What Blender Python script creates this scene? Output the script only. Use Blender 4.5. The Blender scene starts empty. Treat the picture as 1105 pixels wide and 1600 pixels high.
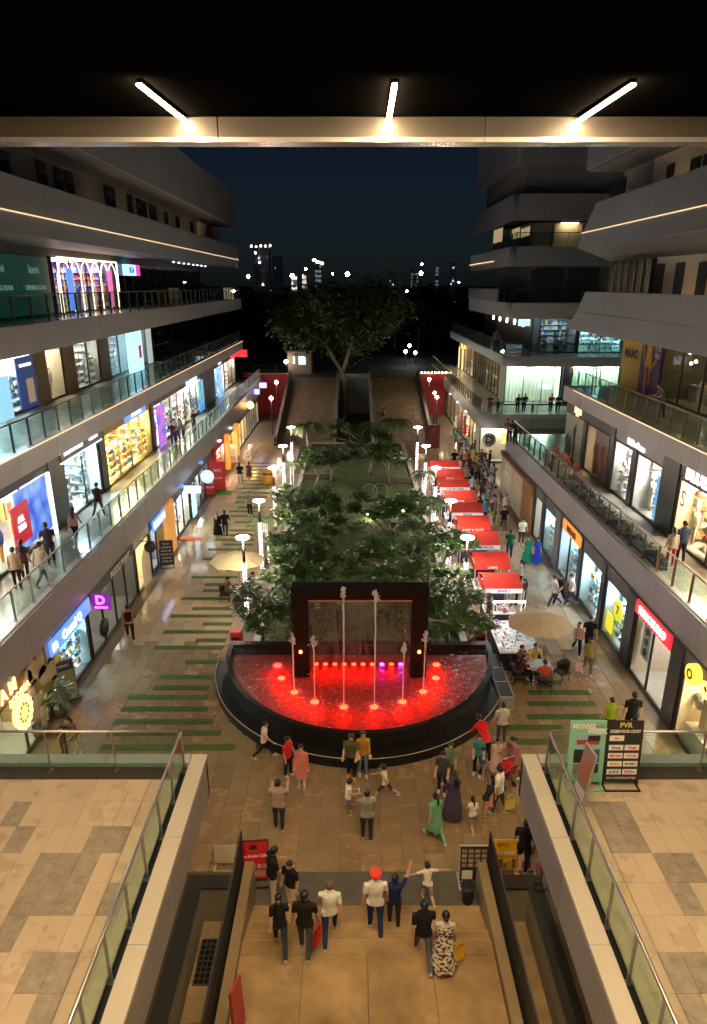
import bpy, math, random
import numpy as np
from mathutils import Vector, Matrix
PI = math.pi
R = math.radians
random.seed(11)
rng = random.Random(5)
S = bpy.context.scene
COL = S.collection

# ------------------------------------------------------------------ camera, sky, exposure
F, CX, CY, H, PITCH = 1106.0, 552.5, 866.0, 15.1, R(20.84)     # photo pixels (1105 x 1600), metres
cam = bpy.data.cameras.new('camera'); camo = bpy.data.objects.new('camera', cam); COL.objects.link(camo)
camo.location = (0, 0, H); camo.rotation_euler = (PI / 2 - PITCH, 0, 0)
cam.sensor_fit = 'VERTICAL'; cam.sensor_height = 36.0; cam.lens = 36.0 * F / 1600
cam.shift_y = (CY - 800) / 1600
cam.clip_start = 0.1; cam.clip_end = 6000
S.camera = camo
W = bpy.data.worlds.new('World'); S.world = W; W.use_nodes = True
wn = W.node_tree.nodes; wl = W.node_tree.links
bg = wn['Background']
sky = wn.new('ShaderNodeTexSky'); sky.sky_type = 'NISHITA'; sky.sun_disc = False
sky.sun_elevation = R(22.0); sky.sun_rotation = R(180); sky.air_density = 1.0; sky.dust_density = 1.0
tint = wn.new('ShaderNodeMix'); tint.data_type = 'RGBA'; tint.blend_type = 'MULTIPLY'; tint.inputs['Factor'].default_value = 1.0; tint.inputs['B'].default_value = (0.46, 0.66, 1.0, 1)   # night blue
wl.new(sky.outputs[0], tint.inputs['A']); wl.new(tint.outputs['Result'], bg.inputs[0]); bg.inputs[1].default_value = 0.0008
S.view_settings.view_transform = 'Standard'; S.view_settings.look = 'None'
S.view_settings.exposure = 1.6; S.view_settings.gamma = 1.0
S.cycles.use_denoising = True
S.cycles.max_bounces = 6; S.cycles.diffuse_bounces = 3; S.cycles.glossy_bounces = 3
S.cycles.transmission_bounces = 4; S.cycles.transparent_max_bounces = 12
S.cycles.sample_clamp_indirect = 4.0; S.cycles.sample_clamp_direct = 0
S.cycles.caustics_reflective = False; S.cycles.caustics_refractive = False
S.cycles.use_light_tree = True

# ------------------------------------------------------------------ pixel -> place
cp, sp = math.cos(PITCH), math.sin(PITCH)
def ray(x, y):
    u = (x - CX) / F; v = (y - CY) / F
    return (u, cp - v * sp, -(sp + v * cp))
def gz(x, y, z=0.0):
    r = ray(x, y); t = (z - H) / r[2]
    return (r[0] * t, r[1] * t)
def gx(x, y, X):
    r = ray(x, y); t = X / r[0]
    return (r[1] * t, H + r[2] * t)
def gy(x, y, Y):
    r = ray(x, y); t = Y / r[1]
    return (r[0] * t, H + r[2] * t)

# ------------------------------------------------------------------ mesh helpers
class MB:
    def __init__(s):
        s.v = []; s.f = []; s.m = []; s.sm = []
    def add(s, vs, fs, m=0, smooth=False):
        b = len(s.v); s.v.extend([tuple(p) for p in vs])
        for f in fs:
            s.f.append(tuple(i + b for i in f)); s.m.append(m); s.sm.append(smooth)
        return s
    def box(s, x0, x1, y0, y1, z0, z1, m=0):
        if x0 > x1: x0, x1 = x1, x0
        if y0 > y1: y0, y1 = y1, y0
        vs = [(x0, y0, z0), (x1, y0, z0), (x1, y1, z0), (x0, y1, z0), (x0, y0, z1), (x1, y0, z1), (x1, y1, z1), (x0, y1, z1)]
        return s.add(vs, [(3, 2, 1, 0), (4, 5, 6, 7), (0, 1, 5, 4), (1, 2, 6, 5), (2, 3, 7, 6), (3, 0, 4, 7)], m)
    def bbox(s, x0, x1, y0, y1, z0, z1, b=0.02, m=0):      # box with chamfered top and side edges
        if x0 > x1: x0, x1 = x1, x0
        if y0 > y1: y0, y1 = y1, y0
        def ring(i, z): return [(x0 + i, y0, z), (x1 - i, y0, z), (x1, y0 + i, z), (x1, y1 - i, z), (x1 - i, y1, z), (x0 + i, y1, z), (x0, y1 - i, z), (x0, y0 + i, z)]
        vs = ring(b, z0) + ring(b, z1 - b) + [(x0 + b, y0 + b, z1), (x1 - b, y0 + b, z1), (x1 - b, y1 - b, z1), (x0 + b, y1 - b, z1)]
        fs = [(7, 6, 5, 4, 3, 2, 1, 0)] + [(i, (i + 1) % 8, 8 + (i + 1) % 8, 8 + i) for i in range(8)]
        fs += [(8, 9, 17, 16), (9, 10, 17), (10, 11, 18, 17), (11, 12, 18), (12, 13, 19, 18), (13, 14, 19), (14, 15, 16, 19), (15, 8, 16), (16, 17, 18, 19)]
        return s.add(vs, fs, m)
    def obox(s, c, ax, ay, az, m=0):                       # box from centre and three half-axes
        c, ax, ay, az = Vector(c), Vector(ax), Vector(ay), Vector(az)
        vs = [c + sx * ax + sy * ay + sz * az for sz in (-1, 1) for sx, sy in ((-1, -1), (1, -1), (1, 1), (-1, 1))]
        return s.add(vs, [(3, 2, 1, 0), (4, 5, 6, 7), (0, 1, 5, 4), (1, 2, 6, 5), (2, 3, 7, 6), (3, 0, 4, 7)], m)
    def quad(s, a, b, c, d, m=0):
        return s.add([a, b, c, d], [(0, 1, 2, 3)], m)
    def tube(s, pts, r, n=8, m=0, cap=True, sy=1.0):
        pts = [Vector(p) for p in pts]; k = len(pts)
        rs = r if isinstance(r, (list, tuple)) else [r] * k
        vs = []; ref = None
        for i, p in enumerate(pts):
            d = (pts[min(i + 1, k - 1)] - pts[max(i - 1, 0)]).normalized()
            if ref is None:
                ref = Vector((1, 0, 0)) if abs(d.x) < 0.8 else Vector((0, 1, 0))
            a = (ref - d * ref.dot(d)).normalized(); b = d.cross(a); ref = a
            for j in range(n):
                t = 2 * PI * j / n
                vs.append(p + a * (rs[i] * math.cos(t)) + b * (rs[i] * sy * math.sin(t)))
        fs = [(i * n + j, i * n + (j + 1) % n, (i + 1) * n + (j + 1) % n, (i + 1) * n + j) for i in range(k - 1) for j in range(n)]
        if cap:
            fs.append(tuple(range(n - 1, -1, -1))); fs.append(tuple((k - 1) * n + j for j in range(n)))
        return s.add(vs, fs, m, n > 5)
    def lathe(s, prof, c=(0, 0, 0), n=24, m=0, sx=1.0, sy=1.0):
        vs = []; k = len(prof)
        for r, z in prof:
            for j in range(n):
                t = 2 * PI * j / n
                vs.append((c[0] + r * sx * math.cos(t), c[1] + r * sy * math.sin(t), c[2] + z))
        fs = [(i * n + j, i * n + (j + 1) % n, (i + 1) * n + (j + 1) % n, (i + 1) * n + j) for i in range(k - 1) for j in range(n)]
        fs.append(tuple(range(n - 1, -1, -1))); fs.append(tuple((k - 1) * n + j for j in range(n)))
        return s.add(vs, fs, m, True)
    def prism(s, poly, z0, z1, m=0):
        n = len(poly)
        vs = [(p[0], p[1], z0) for p in poly] + [(p[0], p[1], z1) for p in poly]
        fs = [tuple(range(n - 1, -1, -1)), tuple(range(n, 2 * n))] + [(i, (i + 1) % n, n + (i + 1) % n, n + i) for i in range(n)]
        return s.add(vs, fs, m)
    def mesh(s, name, mats, off=(0, 0, 0)):
        me = bpy.data.meshes.new(name)
        if off != (0, 0, 0):
            vs = [(a - off[0], b - off[1], c - off[2]) for a, b, c in s.v]
        else:
            vs = s.v
        me.from_pydata(vs, [], s.f)
        for q in (mats if isinstance(mats, (list, tuple)) else [mats]): me.materials.append(q)
        me.polygons.foreach_set('material_index', s.m); me.polygons.foreach_set('use_smooth', s.sm)
        me.update()
        return me
    def obj(s, name, mats, parent=None, local=False):
        off = (0, 0, 0)
        if parent is not None and not local:
            off = tuple(parent.location)
            if parent.parent is not None: off = tuple(Vector(off) + Vector(parent.parent.location))
        return mo(name, s.mesh(name, mats, off), parent)
def mo(name, me, parent=None, loc=None, rz=0):
    o = bpy.data.objects.new(name, me); COL.objects.link(o); o.parent = parent
    if loc is not None: o.location = loc
    if rz: o.rotation_euler = (0, 0, rz)
    return o
def tag(o, label=None, cat=None, group=None, kind=None):
    if label: o['label'] = label
    if cat: o['category'] = cat
    if group: o['group'] = group
    if kind: o['kind'] = kind
    return o
def thing(name, label, cat, loc=(0, 0, 0), rz=0, group=None):
    o = bpy.data.objects.new(name, None); COL.objects.link(o); o.empty_display_size = 0.2
    o.location = loc; o.rotation_euler = (0, 0, rz)
    return tag(o, label, cat, group)
def struct(o):
    o['kind'] = 'structure'; return o

# ------------------------------------------------------------------ materials
MC = {}
def mat(name, col, rough=0.6, metal=0.0, emit=None, es=0.0, nscale=0.0, namt=0.0, bump=0.0, rnd=0.0, nrough=0.0, spec=0.5, sample=True, coat=0.0):
    if name in MC: return MC[name]
    m = bpy.data.materials.new(name); m.use_nodes = True; MC[name] = m
    nt = m.node_tree; b = nt.nodes['Principled BSDF']; L = nt.links
    b.inputs['Base Color'].default_value = (*col, 1); b.inputs['Roughness'].default_value = rough
    b.inputs['Metallic'].default_value = metal; b.inputs['Specular IOR Level'].default_value = spec
    if coat: b.inputs['Coat Weight'].default_value = coat; b.inputs['Coat Roughness'].default_value = 0.15
    if emit is not None:
        b.inputs['Emission Color'].default_value = (*emit, 1); b.inputs['Emission Strength'].default_value = es
        if not sample: m.cycles.emission_sampling = 'NONE'
    csock = None
    if nscale:
        tc = nt.nodes.new('ShaderNodeTexCoord'); n = nt.nodes.new('ShaderNodeTexNoise')
        n.inputs['Scale'].default_value = nscale; n.inputs['Detail'].default_value = 6; n.inputs['Roughness'].default_value = 0.65
        geo = nt.nodes.new('ShaderNodeNewGeometry'); L.new(geo.outputs['Position'], n.inputs['Vector'])
        mr = nt.nodes.new('ShaderNodeMapRange'); mr.inputs['From Min'].default_value = 0.3; mr.inputs['From Max'].default_value = 0.7
        mr.inputs['To Min'].default_value = 1 - namt; mr.inputs['To Max'].default_value = 1 + namt
        L.new(n.outputs['Fac'], mr.inputs['Value'])
        mx = nt.nodes.new('ShaderNodeMix'); mx.data_type = 'RGBA'; mx.blend_type = 'MULTIPLY'; mx.inputs['Factor'].default_value = 1
        mx.inputs['A'].default_value = (*col, 1); L.new(mr.outputs[0], mx.inputs['B'])
        csock = mx.outputs['Result']
        if nrough:
            r2 = nt.nodes.new('ShaderNodeMapRange'); r2.inputs['From Min'].default_value = 0.3; r2.inputs['From Max'].default_value = 0.7
            r2.inputs['To Min'].default_value = max(0.02, rough - nrough); r2.inputs['To Max'].default_value = rough + nrough
            L.new(n.outputs['Fac'], r2.inputs['Value']); L.new(r2.outputs[0], b.inputs['Roughness'])
        if bump:
            n2 = nt.nodes.new('ShaderNodeTexNoise'); n2.inputs['Scale'].default_value = nscale * 9; n2.inputs['Detail'].default_value = 4
            L.new(geo.outputs['Position'], n2.inputs['Vector'])
            bp = nt.nodes.new('ShaderNodeBump'); bp.inputs['Strength'].default_value = bump; bp.inputs['Distance'].default_value = 0.02
            L.new(n2.outputs['Fac'], bp.inputs['Height']); L.new(bp.outputs[0], b.inputs['Normal'])
    if rnd:
        oi = nt.nodes.new('ShaderNodeObjectInfo'); r3 = nt.nodes.new('ShaderNodeMapRange')
        r3.inputs['To Min'].default_value = 1 - rnd; r3.inputs['To Max'].default_value = 1 + rnd
        L.new(oi.outputs['Random'], r3.inputs['Value'])
        m2 = nt.nodes.new('ShaderNodeMix'); m2.data_type = 'RGBA'; m2.blend_type = 'MULTIPLY'; m2.inputs['Factor'].default_value = 1
        if csock: L.new(csock, m2.inputs['A'])
        else: m2.inputs['A'].default_value = (*col, 1)
        L.new(r3.outputs[0], m2.inputs['B']); csock = m2.outputs['Result']
    if csock: L.new(csock, b.inputs['Base Color'])
    return m
def glassmat(name, tint, refl=0.12, rough=0.02, extra=0.0):
    if name in MC: return MC[name]
    m = bpy.data.materials.new(name); m.use_nodes = True; MC[name] = m
    nt = m.node_tree; nt.nodes.clear(); L = nt.links
    out = nt.nodes.new('ShaderNodeOutputMaterial'); tr = nt.nodes.new('ShaderNodeBsdfTransparent'); tr.inputs[0].default_value = (*tint, 1)
    gl = nt.nodes.new('ShaderNodeBsdfGlossy'); gl.inputs['Roughness'].default_value = rough
    lw = nt.nodes.new('ShaderNodeLayerWeight'); lw.inputs[0].default_value = 0.5
    pw = nt.nodes.new('ShaderNodeMath'); pw.operation = 'POWER'; pw.inputs[1].default_value = 5.0; L.new(lw.outputs['Facing'], pw.inputs[0])
    ml = nt.nodes.new('ShaderNodeMath'); ml.operation = 'MULTIPLY_ADD'; ml.inputs[1].default_value = 0.55; ml.inputs[2].default_value = refl * 0.5
    ml.use_clamp = True; L.new(pw.outputs[0], ml.inputs[0])
    mx = nt.nodes.new('ShaderNodeMixShader'); L.new(ml.outputs[0], mx.inputs[0]); L.new(tr.outputs[0], mx.inputs[1]); L.new(gl.outputs[0], mx.inputs[2])
    L.new(mx.outputs[0], out.inputs[0])
    return m
SIGNS = ('letters', 'sign face', 'poster', 'panel', 'banner', 'hoarding', 'print', 'screen', 'pier', 'medallion', 'petals', 'yellow disc', 'amber strip', 'office window', 'light box', 'light column', 'yellow lantern', 'string light', 'cabin window', 'tower window')
def emi(name, col, s, sample=True):
    if any(k in name for k in SIGNS): s *= 0.27          # sign faces are dim next to the lamps
    return mat(name, tuple(c * 0.5 for c in col), 0.4, emit=col, es=s, sample=sample)
def plain(col, rough=0.6):
    col = tuple(round(c, 3) for c in col)
    return mat('paint_%s_%s' % ('_'.join(str(int(c * 1000)) for c in col), int(rough * 100)), col, rough)
def cloth(col):
    col = tuple(round(c, 3) for c in col)
    return mat('cloth_' + '_'.join(str(int(c * 1000)) for c in col), col, 0.85, nscale=4, namt=0.22, bump=0.9, spec=0.2)

M_metal = mat('brushed steel', (0.42, 0.41, 0.40), 0.32, 0.9)
M_dark = mat('dark anodised metal', (0.03, 0.03, 0.032), 0.4, 0.3)
M_fascia = mat('grey composite fascia', (0.27, 0.262, 0.275), 0.42, 0.25, nscale=0.7, namt=0.08, rnd=0.05)
M_fascia_up = mat('grey composite cladding', (0.22, 0.228, 0.255), 0.5, 0.1, nscale=0.4, namt=0.08, rnd=0.04)
M_soffit = mat('dark soffit board', (0.095, 0.093, 0.096), 0.6, nscale=0.6, namt=0.1)
M_slabfloor = mat('gallery floor tile', (0.36, 0.34, 0.30), 0.18, nscale=1.3, namt=0.12, nrough=0.08)
M_wallc = mat('cream render', (0.50, 0.44, 0.34), 0.8, nscale=0.8, namt=0.1)
M_wallg = mat('grey render', (0.22, 0.22, 0.22), 0.8, nscale=0.8, namt=0.1)
M_black = mat('black', (0.006, 0.006, 0.007), 0.55)
M_tile = mat('plaza stone tile', (0.25, 0.175, 0.10), 0.24, nscale=1.3, namt=0.10, bump=0.02, rnd=0.09, nrough=0.04)
M_tile2 = mat('plaza stone tile tan', (0.27, 0.175, 0.095), 0.27, nscale=1.5, namt=0.10, bump=0.02, rnd=0.10, nrough=0.04)
M_joint = mat('tile joint', (0.13, 0.095, 0.06), 0.5, nscale=4, namt=0.2)
M_beige = mat('beige floor tile', (0.46, 0.37, 0.27), 0.30, nscale=1.1, namt=0.08, rnd=0.05, nrough=0.10)
M_grey_t = mat('grey floor tile', (0.265, 0.225, 0.18), 0.42, nscale=5, namt=0.3, rnd=0.06)
M_white = mat('white paint', (0.78, 0.77, 0.74), 0.6)
M_wood = mat('warm wood', (0.30, 0.155, 0.07), 0.5, nscale=3, namt=0.25)
M_glass = glassmat('rail glass', (0.80, 0.90, 0.86), 0.07)
M_glass_shop = glassmat('shop glass', (0.93, 0.97, 0.97), 0.06)
M_glass_dark = glassmat('tinted glazing', (0.10, 0.11, 0.12), 0.10)
M_led_warm = emi('warm led line', (1.0, 0.66, 0.36), 0.45)
M_red = mat('red paint', (0.50, 0.025, 0.03), 0.6)
M_turf = mat('artificial turf', (0.055, 0.10, 0.022), 0.9, nscale=8, namt=0.35, bump=0.3, rnd=0.1)
M_darkstone = mat('black granite', (0.011, 0.010, 0.010), 0.42, nscale=2, namt=0.3, nrough=0.08, spec=0.3)
SKIN = [mat('skin %d' % i, c, 0.55) for i, c in enumerate([(0.46, 0.27, 0.17), (0.36, 0.20, 0.12), (0.55, 0.34, 0.23)])]
M_hair = mat('black hair', (0.008, 0.007, 0.006), 0.45)

# ------------------------------------------------------------------ lettering
def textmesh(txt, size, ext, m, name='letters', align='CENTER', bold=0.0):
    c = bpy.data.curves.new('t', 'FONT'); c.body = txt; c.size = size; c.extrude = ext; c.align_x = align; c.align_y = 'CENTER'
    c.offset = bold; c.resolution_u = 2
    o = bpy.data.objects.new('t', c)
    me = bpy.data.meshes.new_from_object(o); me.name = name
    me.materials.clear(); me.materials.append(m)
    bpy.data.objects.remove(o); bpy.data.curves.remove(c)
    return me
def letters(txt, size, m, parent, pos, nrm, ext=0.02, bold=0.0, name='letters', tilt=0.0, wmax=None):
    """lettering standing upright, facing the horizontal direction nrm; pos is in world coordinates"""
    me = textmesh(txt, size, ext, m, name, bold=bold)
    o = mo(name, me, parent)
    if wmax and len(me.vertices):
        xs = [v.co.x for v in me.vertices]; w = max(xs) - min(xs)
        if w > wmax: o.scale = (wmax / w, 1, 1)
    base = Vector((0, 0, 0))
    q = parent
    while q is not None:
        base = base + Vector(q.location); q = q.parent
    o.location = Vector(pos) - base
    o.rotation_euler = (PI / 2 - tilt, 0, math.atan2(nrm[0], -nrm[1]))
    return o
# ------------------------------------------------------------------ shops
PAL = {
 'mix': [(0.7, 0.08, 0.06), (0.08, 0.2, 0.55), (0.75, 0.6, 0.1), (0.75, 0.75, 0.72), (0.1, 0.1, 0.11), (0.15, 0.45, 0.2), (0.75, 0.35, 0.1), (0.6, 0.5, 0.4)],
 'mono': [(0.7, 0.7, 0.68), (0.08, 0.08, 0.09), (0.35, 0.35, 0.36), (0.55, 0.5, 0.42), (0.2, 0.2, 0.24), (0.75, 0.72, 0.66), (0.12, 0.16, 0.3), (0.5, 0.14, 0.12)],
 'cool': [(0.5, 0.7, 0.75), (0.1, 0.35, 0.55), (0.75, 0.78, 0.78), (0.06, 0.08, 0.12), (0.2, 0.55, 0.6), (0.7, 0.45, 0.12), (0.12, 0.14, 0.18), (0.55, 0.58, 0.6)],
 'warm': [(0.55, 0.3, 0.12), (0.75, 0.62, 0.4), (0.3, 0.14, 0.06), (0.7, 0.68, 0.6), (0.6, 0.42, 0.15), (0.15, 0.1, 0.07), (0.5, 0.1, 0.06), (0.4, 0.35, 0.25)],
 'pastel': [(0.78, 0.6, 0.62), (0.6, 0.7, 0.75), (0.78, 0.76, 0.7), (0.7, 0.65, 0.5), (0.45, 0.5, 0.55), (0.72, 0.7, 0.74), (0.25, 0.25, 0.3), (0.6, 0.45, 0.5)],
}
def palette(k): return [plain(c, 0.5) for c in PAL[k]]
def mannequin(parent, x, y, z, face, colm, scale=1.0):
    b = MB()
    s = scale
    b.lathe([(0.09, 0.0), (0.10, 0.02), (0.02, 0.03)], (x, y, z), 10, 0)
    for sx in (-1, 1):
        b.tube([(x, y + sx * 0.07 * s, z + 0.04), (x, y + sx * 0.08 * s, z + 0.45 * s), (x, y + sx * 0.09 * s, z + 0.85 * s)], [0.04 * s, 0.055 * s, 0.085 * s], 7, 2)
        b.tube([(x, y + sx * 0.19 * s, z + 1.38 * s), (x + face * 0.03, y + sx * 0.24 * s, z + 1.1 * s), (x + face * 0.06, y + sx * 0.22 * s, z + 0.85 * s)], [0.05 * s, 0.042 * s, 0.03 * s], 6, 1)
    b.tube([(x, y, z + 0.82 * s), (x, y, z + 1.05 * s), (x, y, z + 1.32 * s), (x, y, z + 1.44 * s), (x, y, z + 1.5 * s)], [0.15 * s, 0.125 * s, 0.17 * s, 0.12 * s, 0.05 * s], 9, 1)
    b.tube([(x, y, z + 1.5 * s), (x, y, z + 1.6 * s), (x, y, z + 1.72 * s)], [0.055 * s, 0.085 * s, 0.05 * s], 8, 0)
    b.obj('mannequin', [plain((0.7, 0.66, 0.6)), colm[0], colm[1]], parent)
def shop(side, Xf, y0, y1, z0, zt, label, light=((1, 0.93, 0.82), 12), wall=(0.66, 0.64, 0.6), kind='shelves', pal='mix',
         sign=None, panes=3, depth=4.2, floor=None, frame=None, dark=False, lab_cat='shop', door=True, glass=None, back=None):
    X = lambda t: Xf + side * t
    t = thing('shop', label, lab_cat, (Xf, (y0 + y1) / 2, z0))
    wm = plain(wall, 0.75); fm = frame or M_dark; fl = floor or M_slabfloor
    L = y1 - y0
    MB().box(X(0.02), X(depth), y0 + 0.02, y1 - 0.02, z0 - 0.03, z0 + 0.02).obj('shop_floor', fl, t)
    MB().box(X(depth - 0.1), X(depth), y0 + 0.1, y1 - 0.1, z0 + 0.02, zt).obj('back_wall', back or wm, t)
    for ya, yb in ((y0 + 0.005, y0 + 0.1), (y1 - 0.1, y1 - 0.005)):
        MB().box(X(0.05), X(depth), ya, yb, z0 + 0.02, zt).obj('side_wall', wm, t)
    MB().box(X(0.05), X(depth), y0 + 0.02, y1 - 0.02, zt, zt + 0.06).obj('shop_ceiling', plain(tuple(c * 0.9 for c in wall), 0.8), t)
    lc, ls = light; ls *= 2.7
    lm = emi('shop light %s %.1f' % ('_'.join('%.2f' % c for c in lc), ls), lc, ls)
    nl = max(1, int(L / 2.2))
    if ls > 0:
        for i in range(nl):
            yc = y0 + (i + 0.5) * L / nl
            MB().box(X(0.9), X(1.25), yc - min(0.8, L / nl * 0.36), yc + min(0.8, L / nl * 0.36), zt - 0.05, zt - 0.002).obj('ceiling_light', lm, t)
            if depth > 3: MB().box(X(2.6), X(2.9), yc - min(0.8, L / nl * 0.36), yc + min(0.8, L / nl * 0.36), zt - 0.05, zt - 0.002).obj('ceiling_light', lm, t)
    pm = palette(pal); hgt = zt - z0
    def shelf_run(g, sh, fixed, lo, hi, along):            # rows of goods on one wall
        rows = max(3, int((hgt - 0.5) / 0.42))
        for r in range(rows):
            zz = z0 + 0.22 + r * (hgt - 0.45) / rows
            if along == 'y': sh.box(X(depth - 0.1), X(depth - 0.5), lo, hi, zz - 0.03, zz)
            else: sh.box(X(lo), X(hi), y1 - 0.1, y1 - 0.48, zz - 0.03, zz)
            q = lo + 0.03
            while q < hi - 0.1:
                w = rng.uniform(0.1, 0.34); hh = rng.uniform(0.12, 0.32); w = min(w, hi - q - 0.02)
                if rng.random() < 0.9:
                    k = rng.randrange(len(pm))
                    if along == 'y': g.box(X(depth - 0.14), X(depth - 0.14 - rng.uniform(0.15, 0.3)), q, q + w * 0.92, zz, zz + hh, k)
                    else: g.box(X(q), X(q + w * 0.92), y1 - 0.14, y1 - 0.14 - rng.uniform(0.15, 0.28), zz, zz + hh, k)
                q += w
    if kind in ('shelves', 'clothes', 'display'):
        g = MB(); sh = MB()
        shelf_run(g, sh, 0, y0 + 0.5, y1 - 0.5, 'y')
        if kind != 'clothes': shelf_run(g, sh, 0, 0.7, depth - 0.6, 'x')
        sh.obj('shelf_unit', M_white if pal != 'warm' else M_wood, t)
        g.obj('goods', pm, t)['kind'] = 'stuff'
    if kind == 'clothes':
        for yy in (y1 - 0.75,):
            rail = MB(); rail.tube([(X(0.8), yy, z0 + 1.75), (X(depth - 0.8), yy, z0 + 1.75)], 0.02, 6)
            rail.obj('clothes_rail', M_metal, t); g = MB(); q = 0.85
            while q < depth - 0.9:
                w = rng.uniform(0.06, 0.12); g.box(X(q), X(q + w), yy - 0.22, yy + 0.2, z0 + rng.uniform(0.7, 1.0), z0 + 1.7, rng.randrange(len(pm))); q += w + 0.015
            g.obj('hanging_clothes', pm, t)['kind'] = 'stuff'
    if kind in ('clothes', 'display', 'mannequins'):
        n = max(2, int(L / 1.5))
        for i in range(n):
            mannequin(t, X(rng.uniform(0.55, 0.8)), y0 + (i + 0.5) * L / n + rng.uniform(-0.15, 0.15), z0 + 0.02, -side, (pm[rng.randrange(8)], pm[rng.randrange(8)]))
    if kind in ('shelves', 'display', 'counter', 'cafe'):
        n = max(1, int(L / 2.0))
        for i in range(n):
            yc = y0 + (i + 0.5) * L / n
            b = MB(); b.box(X(1.5), X(2.3), yc - 0.5, yc + 0.5, z0 + 0.02, z0 + 0.86, 0); b.box(X(1.45), X(2.35), yc - 0.55, yc + 0.55, z0 + 0.86, z0 + 0.92, 1)
            for k in range(9):
                yy = yc + rng.uniform(-0.45, 0.4); xx = rng.uniform(1.5, 2.15)
                b.box(X(xx), X(xx + 0.14), yy, yy + 0.12, z0 + 0.92, z0 + 0.92 + rng.uniform(0.05, 0.25), 2 + k % 4)
            b.obj('display_table', [plain((0.62, 0.6, 0.56)), plain((0.75, 0.74, 0.7), 0.3)] + pm[:4], t)
    if kind == 'curtain':                                  # pale drapes lit from above
        b = MB(); n = int(L * 14); vs = []
        for i in range(n + 1):
            yy = y0 + 0.15 + (L - 0.3) * i / n
            xx = X(1.55 + 0.06 * math.sin(i * 1.3) + 0.03 * math.sin(i * 0.37))
            vs += [(xx, yy, z0 + 0.05), (xx, yy, zt - 0.02)]
        b.add(vs, [(2 * i, 2 * i + 2, 2 * i + 3, 2 * i + 1) for i in range(n)], 0, True)
        b.obj('curtain', plain((0.62, 0.68, 0.58), 0.8), t)
    if kind in ('shelves', 'clothes', 'display') and depth > 2.2:      # shallow shelves standing right behind the glass
        g = MB(); sh = MB(); q = y0 + 0.25
        while q < y1 - 0.9:
            w = rng.uniform(0.8, 1.3); w = min(w, y1 - 0.2 - q)
            if rng.random() < 0.72:
                for r in range(4):
                    zz = z0 + 0.3 + r * min(0.42, (hgt - 0.9) / 4); sh.box(X(0.28), X(0.52), q, q + w * 0.92, zz - 0.02, zz); u = q + 0.03
                    while u < q + w * 0.85:
                        ww = rng.uniform(0.07, 0.2)
                        if rng.random() < 0.85: g.box(X(0.32), X(0.32 + rng.uniform(0.08, 0.16)), u, u + ww * 0.85, zz, zz + rng.uniform(0.07, 0.26), rng.randrange(len(pm)))
                        u += ww
            q += w
        if sh.v: sh.obj('window_shelf', M_white if pal != 'warm' else M_wood, t)
        if g.v: g.obj('window_goods', pm, t)['kind'] = 'stuff'
    gm = glass or (M_glass_dark if dark else M_glass_shop)
    # frame and panes
    for za, zb in ((zt - 0.08, zt), (z0 + 0.02, z0 + 0.12)): MB().box(X(0.0), X(0.09), y0, y1, za, zb).obj('window_frame', fm, t)
    for i in range(panes + 1):
        yy = y0 + L * i / panes; yy = min(max(yy, y0 + 0.035), y1 - 0.035)
        MB().box(X(0.0), X(0.09), yy - 0.033, yy + 0.033, z0 + 0.12, zt - 0.08).obj('mullion', fm, t)
    skip = rng.randrange(panes) if (door and panes > 2) else -1
    for i in range(panes):
        if i == skip: continue
        MB().box(X(0.035), X(0.047), y0 + L * i / panes + 0.034, y0 + L * (i + 1) / panes - 0.034, z0 + 0.12, zt - 0.08).obj('pane', gm, t)
    return t
def signboard(t, side, Xf, y0, y1, z0, z1, board, txt=None, tm=None, size=None, out=0.1, ya=None, yb=None, name='sign_board'):
    X = lambda q: Xf + side * q
    b = MB().bbox(min(X(-out), X(-0.004)), max(X(-out), X(-0.004)), y0, y1, z0, z1, 0.012).obj(name, board, t)
    if txt:
        ya = ya if ya is not None else y0 + 0.1; yb = yb if yb is not None else y1 - 0.1
        letters(txt, size or (z1 - z0) * 0.75, tm, t, (X(-out - 0.02), (ya + yb) / 2, (z0 + z1) / 2), (-side, 0), 0.015, bold=0.006, wmax=abs(yb - ya))
    return b

# ------------------------------------------------------------------ galleries, fascias, railings
def panels(parent, side, Xe, y0, y1, z0, z1, m, step=3.7, th=0.12, name='fascia_panel', seam=0.012):
    n = max(1, round((y1 - y0) / step)); w = (y1 - y0) / n
    me = None
    for i in range(n):
        if me is None:
            me = MB().bbox(0 if side > 0 else -th, th if side > 0 else 0, 0, w - seam, 0, z1 - z0, 0.008).mesh(name, m)
        o = mo(name, me, parent); o.location = Vector((Xe, y0 + i * w, z0)) - Vector(parent.location)
def gallery(parent, side, Xe, Xs, z, y0, y1, zb, fas=M_fascia, fl=M_slabfloor, deep=6.0, fac_top=None):
    ft = fac_top or z + 0.05
    MB().box(Xe + side * 0.13, Xs + side * deep, y0, y1, z - 0.32, z).obj('floor_slab', fl, parent)
    MB().box(Xe + side * 0.13, Xs + side * 0.0, y0 + 0.01, y1 - 0.01, zb + 0.02, zb + 0.06).obj('soffit', M_soffit, parent)
    panels(parent, side, Xe, y0, y1, zb, ft, fas)
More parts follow.
